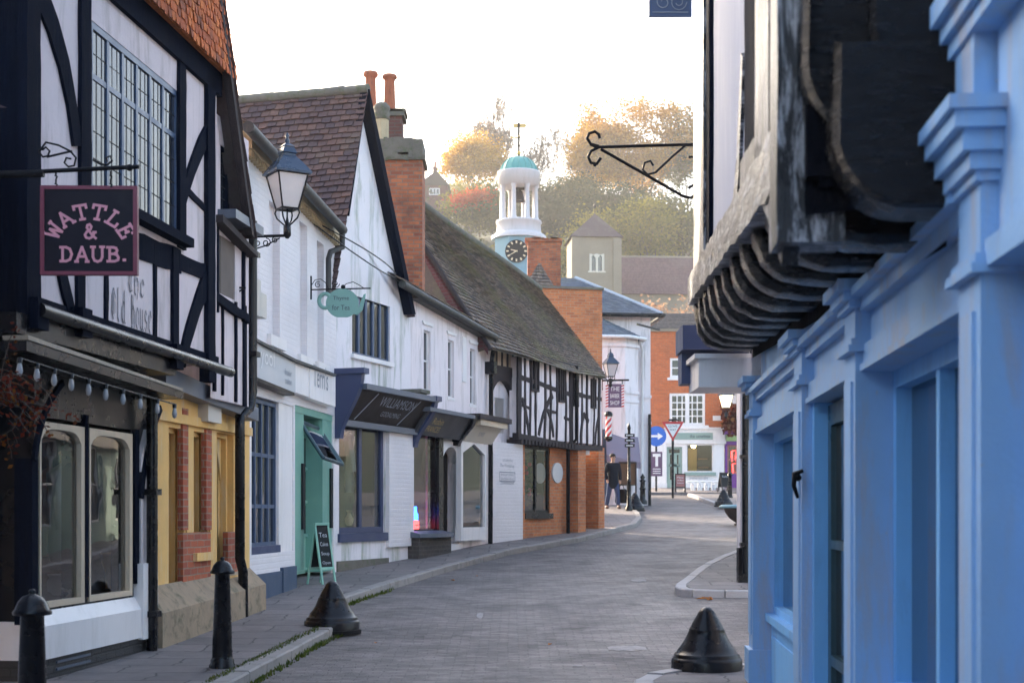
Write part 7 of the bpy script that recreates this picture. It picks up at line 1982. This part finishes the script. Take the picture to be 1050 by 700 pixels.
# clothes and things behind the shop glass
def garment(name, label, p, col, h=.95, wid=.42, F=F1, legs=False):
    t = thing(name, label, 'garment', p)
    mb = MB(); sec = [(.16, 0, .5), (.20, .1, .5), (.17, .35, .45), (.155, .5, .42), (.20, .72, .5), (.205, .80, .42), (.12, .86, .5), (.05, .90, .8)]
    s = wid/.42; k = h/.9
    vs = []; n = 20
    for r, z, fl in sec:
        for i in range(n):
            a = 2*math.pi*i/n; rr = r*s*(1+.05*math.sin(5*a+z*4)); vs.append(V(p)+V((rr*.62*math.cos(a), rr*math.sin(a), z*k)))
    mb.raw(vs, [(j*n+i, j*n+(i+1) % n, (j+1)*n+(i+1) % n, (j+1)*n+i) for j in range(len(sec)-1) for i in range(n)], True); mb.build('bodice', col, t)
    mb = MB()
    for s_ in (-1, 1): mb.tube([V(p)+V((0, .19*s*s_, .8*k)), V(p)+V((.04, .26*s*s_, .55*k)), V(p)+V((.07, .25*s*s_, .3*k))], [.06*s, .055*s, .05*s], 10)
    mb.build('sleeve', col, t)
    mb = MB(); mb.tube([V(p)+V((0, 0, .88*k)), V(p)+V((0, 0, .98*k))], .045, 10); mb.lathe([(.05, .97*k), (.06, 1.0*k), (.0, 1.03*k)], p, 12); mb.tube([V(p)+V((0, 0, -.5)), V(p)+V((0, 0, .02))], .015, 8); mb.build('stand', M['wood_warm'], t)
    return t
def vase(label, p, s, mat, kind=0):
    t = thing('vase', label, 'vase', p)
    pr = [[(.05, 0), (.09, .06), (.10, .16), (.05, .26), (.04, .30), (.06, .33)], [(.06, 0), (.12, .05), (.13, .14), (.10, .2), (.11, .22)], [(.04, 0), (.05, .2), (.09, .32), (.08, .40), (.1, .42)]][kind]
    mb = MB(); mb.lathe([(r*s, z*s) for r, z in pr], p, 18); mb.build('body', mat, t)
    mb = MB(); mb.lathe([(pr[-1][0]*s*1.08, pr[-1][1]*s), (pr[-1][0]*s*1.08, pr[-1][1]*s+.015), (pr[-1][0]*s*.8, pr[-1][1]*s+.01)], p, 18); mb.build('rim', mat, t); return t
def Fp(F, px, py, w): u, v = F.uv(px, py, w); return F.p(u, v, w)
garment('garment', 'pale draped top on a stand in the first shop window', Fp(F1, 66, 575, -.55), M['cloth_grey'], .95, .5)
garment('garment', 'dusty rose jacket on a stand behind the pale draped top', Fp(F1, 52, 570, -.9), M['cloth_rose'], .9)
garment('garment', 'orange red dress on a stand in the arched window by the downpipe', Fp(F1, 121, 560, -.5), M['cloth_red'], .8, .3)
garment('garment', 'teal coat on a stand deep inside the double lit shop', Fp(F1, 108, 560, -1.2), M['cloth_teal'], 1.1)
garment('garment', 'red dress on a stand in the blue framed window', Fp(F3, 386, 500, -.7), M['cloth_red'], 1.0, .3)
garment('garment', 'beige jacket in the blue framed window under the brown fascia', Fp(F3, 376, 500, -.8), M['cloth_beige'], 1.0)
garment('garment', 'pale grey coat on a stand in the blue framed window', Fp(F3, 360, 505, -.8), M['cloth_grey'], 1.1)
garment('garment', 'yellow dress hanging inside the arched white doorway', Fp(F4, 465, 497, -.75), M['cloth_yellow'], .85, .4)
garment('garment', 'tan dress hanging to the side of the yellow dress', Fp(F4, 458, 500, -.9), M['cloth_beige'], .85, .36)
vs0 = vsill+.06
for (F, px_, w, s_, m_, k_, z_, lab) in ((F1, 60, -.16, .8, 'cloth_grey', 1, vs0, 'squat pale grey vase low in the first arched shop window'), (F1, 70, -.22, .9, 'cloth_rose', 0, vs0, 'rose coloured narrow necked vase low in the first arched shop window'), (F1, 112, -.16, .8, 'gold', 2, vs0, 'gilt flared vase low in the second arched shop window'), (F1, 122, -.2, .8, 'cloth_teal', 1, vs0, 'squat teal vase low in the second arched shop window'),
        (F3, 358, -.2, .75, 'cloth_beige', 0, sh3[2]+.12, 'beige vase low in the blue framed window'), (F3, 384, -.2, .8, 'cloth_navy', 2, sh3[2]+.12, 'dark flared vase low in the blue framed window'), (F4, 440, -.4, 1.2, 'cloth_beige', 1, shA[2]+.1, 'beige bowl vase low in the window under the gold lettering')):
    u = F.uv(px_, 560, w)[0]; vase(lab, F.p(u, z_, w), s_, M[m_], k_)
sh = thing('display_shelf', 'low wooden display shelf stacked with folded cloth inside the arched doorway', 'shelf', Fp(F4, 462, 540, -1.0))
mb = MB(F4); u, v = F4.uv(461, 540, -1.0)
for k in range(3): mb.box(u-.35, u+.4, v+.3*k, v+.3*k+.03, -1.3, -.95)
mb.box(u-.37, u-.34, v-.1, v+.7, -1.3, -.95); mb.box(u+.4, u+.43, v-.1, v+.7, -1.3, -.95); mb.build('rack', M['wood_warm'], sh)
for k, m_ in enumerate(('cloth_red', 'cloth_beige', 'cloth_grey', 'cloth_yellow')):
    mb = MB(F4); mb.box(u-.3+.34*(k % 2), u-.02+.34*(k % 2), v+.04+.3*(k//2), v+.16+.3*(k//2), -1.25, -.98); mb.build('folded_cloth', M[m_], sh)
ng = thing('window_light', 'lit blue bottle shape over a red box in the window below the gold lettering', 'lit sign', Fp(F4, 428, 540, -.2))
mb = MB(F4); a = F4.uv(427, 533, -.2); s = 27.5/1500
mb.prism([(a[0]-4.5*s, a[1]), (a[0]+5*s, a[1]), (a[0]+5*s, a[1]+6*s), (a[0]+1*s, a[1]+8*s), (a[0]+.6*s, a[1]+14*s), (a[0]-2.2*s, a[1]+14*s), (a[0]-2.6*s, a[1]+8*s), (a[0]-4.5*s, a[1]+6*s)], -.23, -.2); mb.build('blue_shape', M['neon_blue'], ng)
mb = MB(F4); mb.box(a[0]-5*s, a[0]+6.5*s, a[1]-10*s, a[1]-.6*s, -.3, -.2); rbx = mb.build('red_box', M['neon_red'], ng)
mb = MB(F4)
for k in range(3): mb.box(a[0]-2*s+2.4*k*s, a[0]-.8*s+2.4*k*s, a[1]-6*s, a[1]-4*s, -.2, -.195)
mb.build('dot', M['cloth_yellow'], rbx)
for px_, lab, m_ in ((541, 'green and red wreath display in the brick framed shop window', 'leaf_green'), (556, 'amber leafy garland behind the round white sign in the brick framed window', 'leaf_amber')):
    t = thing('window_garland', lab, 'garland', Fp(F5, px_, 495, -.4)); R = random.Random(px_); mb = MB(); m2 = MB()
    for _ in range(420):
        o = Fp(F5, px_+R.gauss(0, 2.2), 493+R.gauss(0, 13), -.4)+V((R.gauss(0, .05), R.gauss(0, .05), 0)); e1 = V((R.uniform(-1, 1), R.uniform(-1, 1), R.uniform(-1, 1))).normalized()*.07; e2 = e1.cross(V((R.uniform(-1, 1), 1, R.uniform(-1, 1)))).normalized()*.03
        mb.qw([o, o+e1*.5+e2, o+e1, o+e1*.5-e2])
    mb.build('foliage', M[m_], t)
    for _ in range(5): m2.ball(Fp(F5, px_+R.uniform(-3, 3), 485+R.uniform(-12, 22), -.3), .05, 8, 6)
    m2.build('bauble', M['cloth_red'] if px_ < 550 else M['gold'], t)
disc_c = F5.uv(554, 485, -.1)
rs_ = thing('round_sign', 'round pale sign hanging inside the brick framed shop window', 'sign', F5.p(disc_c[0], disc_c[1], -.1)); disc(F5, disc_c[0], disc_c[1], -.12, .27, M['fascia_grey'], rs_, 'board', ry=.23)
mb = MB(F5); mb.tube([F5.p(disc_c[0], disc_c[1]+.22, -.1), F5.p(disc_c[0], disc_c[1]+.6, -.1)], .006, 4); mb.build('hanger', M['iron_rough'], rs_)

# ---------------- far end of the street
def gz_(y, p=.105): return G(y)+p
fp = thing('finger_post', 'black finger post with pale bands standing by the mauve awning', 'signpost', P(645, 520, 46.0))
c = P(645, 520, 46.0); z0 = gz_(46)
mb = MB(); mb.lathe([(.11, 0), (.11, .1), (.07, .16), (.06, .9), (.08, .95), (.045, 1.0), (.045, 2.55), (.06, 2.6), (.03, 2.7), (.0, 2.78)], (c.x, 46, z0), 14); mb.build('post', M['iron'], fp)
for k in range(3):
    mb = MB(); mb.box(c.x-.14, c.x+.17, 45.93, 45.96, z0+2.0+.16*k, z0+2.1+.16*k); mb.build('finger', M['black_paint'], fp)
    mb = MB(); mb.box(c.x-.1, c.x+.12, 45.922, 45.928, z0+2.035+.16*k, z0+2.065+.16*k); mb.build('lettering', M['rail_white'], fp)
ob = thing('ornate_bollard', 'short ornate black bollard with ball finial beside the white corner building', 'bollard', P(659, 512, 53))
mb = MB(); mb.lathe([(.16, 0), (.16, .1), (.1, .18), (.09, .5), (.12, .54), (.085, .6), (.08, .78), (.12, .82), (.05, .87), (.09, .94), (.05, 1.0), (.0, 1.08)], (P(659, 0, 51).x, 51, gz_(51)), 14); mb.build('post', M['iron'], ob)
sc_ = thing('wicker_screen', 'brown wicker screen panel under the mauve awning behind the man', 'screen', P(644, 500, 49.0))
a, b = P(635, 512, 49.2), P(652, 474, 49.2); z0 = gz_(49.2)
mb = MB(); mb.box(a.x, b.x, 49.2, 49.24, z0+.75, b.z); mb.build('weave', M['wicker'], sc_)
mb = MB()
for x in (a.x, (a.x+b.x)/2, b.x): mb.tube([(x, 49.18, z0), (x, 49.18, b.z+.02)], .03, 6)
mb.tube([(a.x, 49.18, b.z), (b.x, 49.18, b.z)], .035, 6); mb.build('frame', M['timber_brown'], sc_)
# turn-right and give way signs
ts = thing('arrow_sign', 'round blue sign with a white arrow pointing along the road, over a dark notice board', 'road sign', P(673, 503, 62))
c = P(673, 447, 62); z0 = gz_(62)
FA = Frame(c, (1, 0, 0), (0, 0, 1), (0, -1, 0)); g_ = 62/1500; n = 32
mb = MB(FA); mb.prism([(10.3*g_*math.cos(6.2832*i/n), 10.3*g_*math.sin(6.2832*i/n)) for i in range(n)], -.03, 0); bd = mb.build('disc', M['road_blue'], ts)
mb = MB(FA); mb.prism([(x*g_, y*g_) for x, y in ((-6, -1.1), (1.5, -1.1), (1.5, -3.6), (6.8, 0), (1.5, 3.6), (1.5, 1.1), (-6, 1.1))], 0, .006); mb.build('arrow', M['rail_white'], ts)
mb = MB(); mb.tube([(c.x, 62.06, z0), (c.x, 62.06, c.z+.3)], .045, 10); mb.build('post', M['black_paint'], ts)
mb = MB(); a, b = P(667.5, 488, 62), P(679, 463, 62); mb.box(a.x, b.x, 61.95, 62.0, a.z, b.z); nbp = mb.build('notice_board', M['plum'], ts)
mb = MB(FA); u0 = a.x-c.x; w_ = b.x-a.x
mb.box(u0+w_*.38, u0+w_*.62, -31*g_, -19*g_, .05, .056); mb.box(u0+w_*.15, u0+w_*.85, -21*g_, -18*g_, .056, .06)
for k in range(3): mb.box(u0+w_*.15, u0+w_*.85, (-34-2.2*k)*g_, (-33.2-2.2*k)*g_, .05, .056)
mb.build('lettering', M['rail_white'], nbp)
gw = thing('give_way_sign', 'inverted red and white triangular give way sign on a tall black post', 'road sign', P(690, 507, 58))
c = P(690, 440, 58); FG = Frame(c, (1, 0, 0), (0, 0, 1), (0, -1, 0)); g_ = 58/1500; z0 = gz_(58, .0)
tri = lambda s: [(-11.5*s*g_, 8*s*g_), (0, -12*s*g_), (11.5*s*g_, 8*s*g_)]
mb = MB(FG); mb.prism(tri(1), -.03, 0); mb.build('border', M['road_red'], gw)
mb = MB(FG); mb.prism(tri(.68), 0, .006); pl_ = mb.build('plate', M['rail_white'], gw)
mb = MB(FG); text(mb, 'GIVE', -4.6*g_, 4.6*g_, 2.0*g_, 4.4*g_, .009); text(mb, 'WAY', -3.4*g_, 3.4*g_, -1.6*g_, .8*g_, .009); mb.build('lettering', M['ink'], pl_)
mb = MB(); mb.tube([(c.x, 58.07, z0), (c.x, 58.07, c.z+.4)], .05, 10); mb.build('post', M['black_paint'], gw)
mb = MB(FG); mb.tube([FG.p(-4*g_, 9.5*g_, -.05), FG.p(3*g_, 10.5*g_, -.15), FG.p(7*g_, 9*g_, -.1)], .04, 6); mb.build('lamp_arm', M['black_paint'], gw)
# boards, hoops, bollard and planter before the shops
mbd = thing('menu_board', 'small pink and cream menu board in front of the sage cafe door', 'a-board', P(698, 503, 61.5))
a_board(mbd, (P(697.5, 0, 61.2).x, 61.2, gz_(61.2)), .78, .44, (1, 0), .16, M['timber_brown'], M['cloth_rose'], M['rail_white'], (('Menu', .07), ('coffee', .06), ('lunch', .05)))
dbd = thing('dark_board', 'dark folding advertising board leaning tall by the purple shop', 'a-board', P(742, 505, 61.5))
a_board(dbd, (P(743, 0, 61.5).x, 61.5, gz_(61.5)), .82, .5, (.9, .4), .2, M['timber_brown'], M['chalkboard'], M['chalk'], (('Sale', .08),))
hp = thing('cycle_hoop', 'white steel cycle hoop on the footway under the cafe window', 'cycle stand', (0, 0, 0), 'row of white cycle hoops')
mb = MB(); pts = [(-.2, 0, 0), (-.2, 0, .22)]+[(.2*math.cos(math.pi-math.pi*i/10), 0, .22+.16*math.sin(math.pi*i/10)) for i in range(11)]+[(.2, 0, 0)]; mb.tube(pts, .045, 8); mb.build('hoop', M['rail_white'], hp)
hp.location = (P(707, 0, 63).x, 63, gz_(63))
for i in range(1, 5): dup(hp, (P(707+7*i, 0, 63).x, 63, gz_(63)))
dup(bo, (P(748.5, 0, 56).x, 56, gz_(56)), 'tall tapered black bollard far away in front of the purple shop')
pt = thing('bowl_planter', 'dark bowl planter with a broad pale green rim at the white house corner', 'planter', P(757, 538, 39.5))
c = (P(759, 0, 39.5).x, 39.5, G(39.5)+.0)
mb = MB(); mb.lathe([(.16, 0), (.17, .04), (.10, .07), (.16, .1), (.30, .2), (.40, .34), (.44, .46)], c, 24); mb.build('bowl', M['timber_brown'], pt)
mb = MB(); mb.lathe([(.42, .46), (.56, .47), (.57, .52), (.50, .56), (.38, .55), (.1, .5)], c, 28); mb.build('rim', M['teal_boards'], pt)
lb = thing('flower_bunting', 'dark leafy hanging display with a violet base on the shop front past the lantern', 'hanging display', P(750, 440, 65.2))
R = random.Random(9); mb = MB()
for _ in range(520):
    o = P(749+R.gauss(0, 3), 432+R.uniform(-16, 12), 65.3+R.gauss(0, .15)); e1 = V((R.uniform(-1, 1), R.uniform(-1, 1), R.uniform(-1, 1))).normalized()*.26; e2 = e1.cross(V((R.uniform(-1, 1), 1, R.uniform(-1, 1)))).normalized()*.12
    mb.qw([o, o+e1*.5+e2, o+e1, o+e1*.5-e2])
mb.build('foliage', M['leaf_wine'], lb); mb = MB(); mb.box(P(743, 0, 65.2).x, P(757, 0, 65.2).x, 65.0, 65.5, P(0, 445, 65.2).z, P(0, 442, 65.2).z); mb.build('trough', M['purple'], lb)
wb_ = thing('shop_lamp', 'warm lit ceiling lamp inside the cafe window', 'lamp', P(711, 453, 67))
mb = MB(); mb.ball(P(711, 457, 66.8), .10); mb.build('bulb', M['bulb_warm'], wb_); mb = MB(); mb.tube([P(711, 456, 66.8), P(711, 454, 66.8)], .02, 6); mb.build('flex', M['black_paint'], wb_)

# ---------------- the man with the bag
def skin(name, joints, edges, rad, mat, parent, off, sub=2, rotz=0):
    me = bpy.data.meshes.new('skin'); me.from_pydata(joints, edges, []); o = bpy.data.objects.new('skin', me); COL.objects.link(o)
    m = o.modifiers.new('Skin', 'SKIN'); m.use_smooth_shade = True
    for i, sv in enumerate(me.skin_vertices[0].data):
        r = rad[i]; sv.radius = (r, r) if not hasattr(r, '__len__') else r; sv.use_root = (i == 0)
    s = o.modifiers.new('Sub', 'SUBSURF'); s.levels = sub; s.render_levels = sub
    bpy.context.view_layer.update(); dg = bpy.context.evaluated_depsgraph_get(); me2 = bpy.data.meshes.new_from_object(o.evaluated_get(dg))
    R = Matrix.Rotation(rotz, 3, 'Z')
    mb = MB(); mb.raw([V(off)+R @ v.co for v in me2.vertices], [tuple(p.vertices) for p in me2.polygons], True)
    bpy.data.objects.remove(o); bpy.data.meshes.remove(me2)
    return mb.build(name, mat, parent)
dm = 47.6; pc = P(628.5, 523, dm); mo = (pc.x, dm, gz_(dm)); ry = math.radians(28)
mn = thing('person', 'man in a long dark coat and jeans walking on the footway carrying a black bag', 'person', mo)
# x right, -y towards us; joints: pelvis, spine, chest, neck, head..., legs, arms
J = [(0, 0, .95), (0, 0, 1.15), (0, 0, 1.38), (0, 0, 1.50), (0, -.01, 1.58), (0, -.015, 1.68), (0, -.01, 1.74),
     (-.09, 0, .90), (-.10, .10, .50), (-.10, .24, .10), (-.10, .12, .04),
     (.09, 0, .90), (.10, -.12, .50), (.10, -.16, .09), (.10, -.32, .04),
     (-.19, 0, 1.42), (-.25, .06, 1.14), (-.24, -.04, .90), (-.23, -.06, .82), (.19, 0, 1.42), (.25, .0, 1.14), (.26, -.03, .88), (.26, -.04, .80)]
E = [(0, 1), (1, 2), (2, 3), (3, 4), (4, 5), (5, 6), (0, 7), (7, 8), (8, 9), (9, 10), (0, 11), (11, 12), (12, 13), (13, 14), (2, 15), (15, 16), (16, 17), (17, 18), (2, 19), (19, 20), (20, 21), (21, 22)]
rad = [.13, .125, .13, .055, .07, .092, .065, .085, .06, .045, .04, .085, .06, .045, .04, .065, .048, .035, .038, .065, .048, .035, .038]
skin('body', J, E, rad, M['skin'], mn, mo, 2, ry)
skin('coat', [(0, 0, 1.12), (0, 0, 1.38), (0, 0, 1.49), (0, 0, .92), (0, .0, .62), (-.20, 0, 1.42), (-.265, .06, 1.14), (-.245, -.04, .92), (.20, 0, 1.42), (.265, 0, 1.14), (.265, -.03, .90)], [(0, 1), (1, 2), (0, 3), (3, 4), (1, 5), (5, 6), (6, 7), (1, 8), (8, 9), (9, 10)], [(.19, .15), (.19, .155), (.09, .09), (.19, .16), (.21, .19), .085, .07, .055, .085, .07, .055], M['cloth_navy'], mn, mo, 2, ry)
for s, nm in ((7, 'trouser_leg'), (11, 'trouser_leg')): skin(nm, [J[s], J[s+1], J[s+2]], [(0, 1), (1, 2)], [.11, .085, .07], M['denim'], mn, mo, 2, ry)
for s in (9, 13): skin('shoe', [(J[s][0], J[s][1]+.04, .06), (J[s+1][0], J[s+1][1], .045)], [(0, 1)], [.062, .05], M['shoe'], mn, mo, 2, ry)
Rm = Matrix.Rotation(ry, 3, 'Z'); hd_ = V(mo)+Rm @ V((0, .012, 1.705))
mb = MB(); mb.ball(hd_+V((0, 0, .01)), .10, 14, 8, 1, 1.05, .85); mb.build('hair', M['hair'], mn)
mb = MB()
for s in (-1, 1): mb.ball(V(mo)+Rm @ V((.035*s, -.098, 1.675)), .014, 8, 6)
mb.build('eye', M['cloth_black'], mn)
mb = MB(); mb.ball(V(mo)+Rm @ V((0, -.112, 1.645)), .018, 8, 6, .8, 1, 1.4); mb.build('nose', M['skin'], mn)
bg = thing('bag', 'black shoulder bag hanging from the hand of the walking man', 'bag', V(mo)+Rm @ V((.30, -.02, .4)))
hand = V(mo)+Rm @ V((.26, -.04, .80)); Fb = Frame(hand+V((.04, 0, -.62)), Rm @ V((.25, -1, 0)), (0, 0, 1), Rm @ V((1, .25, 0)))
mb = MB(Fb); mb.prism([(-.2, .0), (.2, 0), (.23, .06), (.2, .40), (.12, .46), (-.12, .46), (-.2, .40), (-.23, .06)], -.08, .08); mb.build('pouch', M['cloth_black'], bg)
mb = MB(); mb.tube([Fb.p(-.12, .45, 0), Fb.p(-.05, .6, 0), Fb.p(.0, .63, 0), Fb.p(.05, .6, 0), Fb.p(.12, .45, 0)], .014, 6); mb.build('strap', M['cloth_black'], bg)
# ================================================================== AIR, LIGHT, CAMERA
SUN_EL, SUN_AZ = math.radians(19), math.radians(-38)      # azimuth from +Y towards +X
mb = MB(WORLD); mb.box(-262, 262, -61, 440, -3.5, 78)
m = bpy.data.materials.new('valley_haze'); m.use_nodes = True; t = m.node_tree; t.nodes.clear()
pv = t.nodes.new('ShaderNodeVolumePrincipled'); pv.inputs['Color'].default_value = (1, .97, .92, 1); pv.inputs['Density'].default_value = .00065; pv.inputs['Anisotropy'].default_value = .1
o = t.nodes.new('ShaderNodeOutputMaterial'); t.links.new(pv.outputs[0], o.inputs['Volume'])
tag(mb.build('haze', m), kind='stuff')
w = bpy.data.worlds.new('World'); SC.world = w; w.use_nodes = True; t = w.node_tree; t.nodes.clear()
sk = t.nodes.new('ShaderNodeTexSky'); sk.sky_type = 'NISHITA'; sk.sun_disc = False; sk.sun_elevation = SUN_EL; sk.sun_rotation = SUN_AZ
sk.air_density = 1.0; sk.dust_density = 4.0; sk.ozone_density = .6
bgd = t.nodes.new('ShaderNodeBackground'); bgd.inputs['Strength'].default_value = .15
wo = t.nodes.new('ShaderNodeOutputWorld'); t.links.new(sk.outputs[0], bgd.inputs[0]); t.links.new(bgd.outputs[0], wo.inputs[0])
sl = bpy.data.lights.new('sun', 'SUN'); sl.energy = 2.0; sl.angle = math.radians(.6); sl.color = (1.0, .86, .68)
so = bpy.data.objects.new('sun', sl); COL.objects.link(so)
dirv = V((math.sin(SUN_AZ)*math.cos(SUN_EL), math.cos(SUN_AZ)*math.cos(SUN_EL), math.sin(SUN_EL)))
so.rotation_euler = (-dirv).to_track_quat('-Z', 'Y').to_euler(); so.location = dirv*90
cd = bpy.data.cameras.new('camera'); co = bpy.data.objects.new('camera', cd); COL.objects.link(co); SC.camera = co
co.location = (0, 0, EYE); co.rotation_euler = (math.radians(90), 0, 0)
cd.sensor_width = 36; cd.lens = 36*FPX/1050; cd.shift_y = (HY-350)/1050; cd.clip_end = 2000; cd.clip_start = .05
cd.dof.use_dof = True; cd.dof.focus_distance = 21; cd.dof.aperture_fstop = 3.6
SC.render.engine = 'CYCLES'
SC.cycles.use_denoising = True; SC.cycles.max_bounces = 6; SC.cycles.volume_bounces = 0; SC.cycles.transparent_max_bounces = 8; SC.cycles.glossy_bounces = 3; SC.cycles.diffuse_bounces = 4
SC.cycles.sample_clamp_indirect = 6
SC.view_settings.view_transform = 'Standard'; SC.view_settings.look = 'None'; SC.view_settings.exposure = 2.5; SC.view_settings.gamma = 1
SC.render.resolution_x, SC.render.resolution_y = 1024, 682
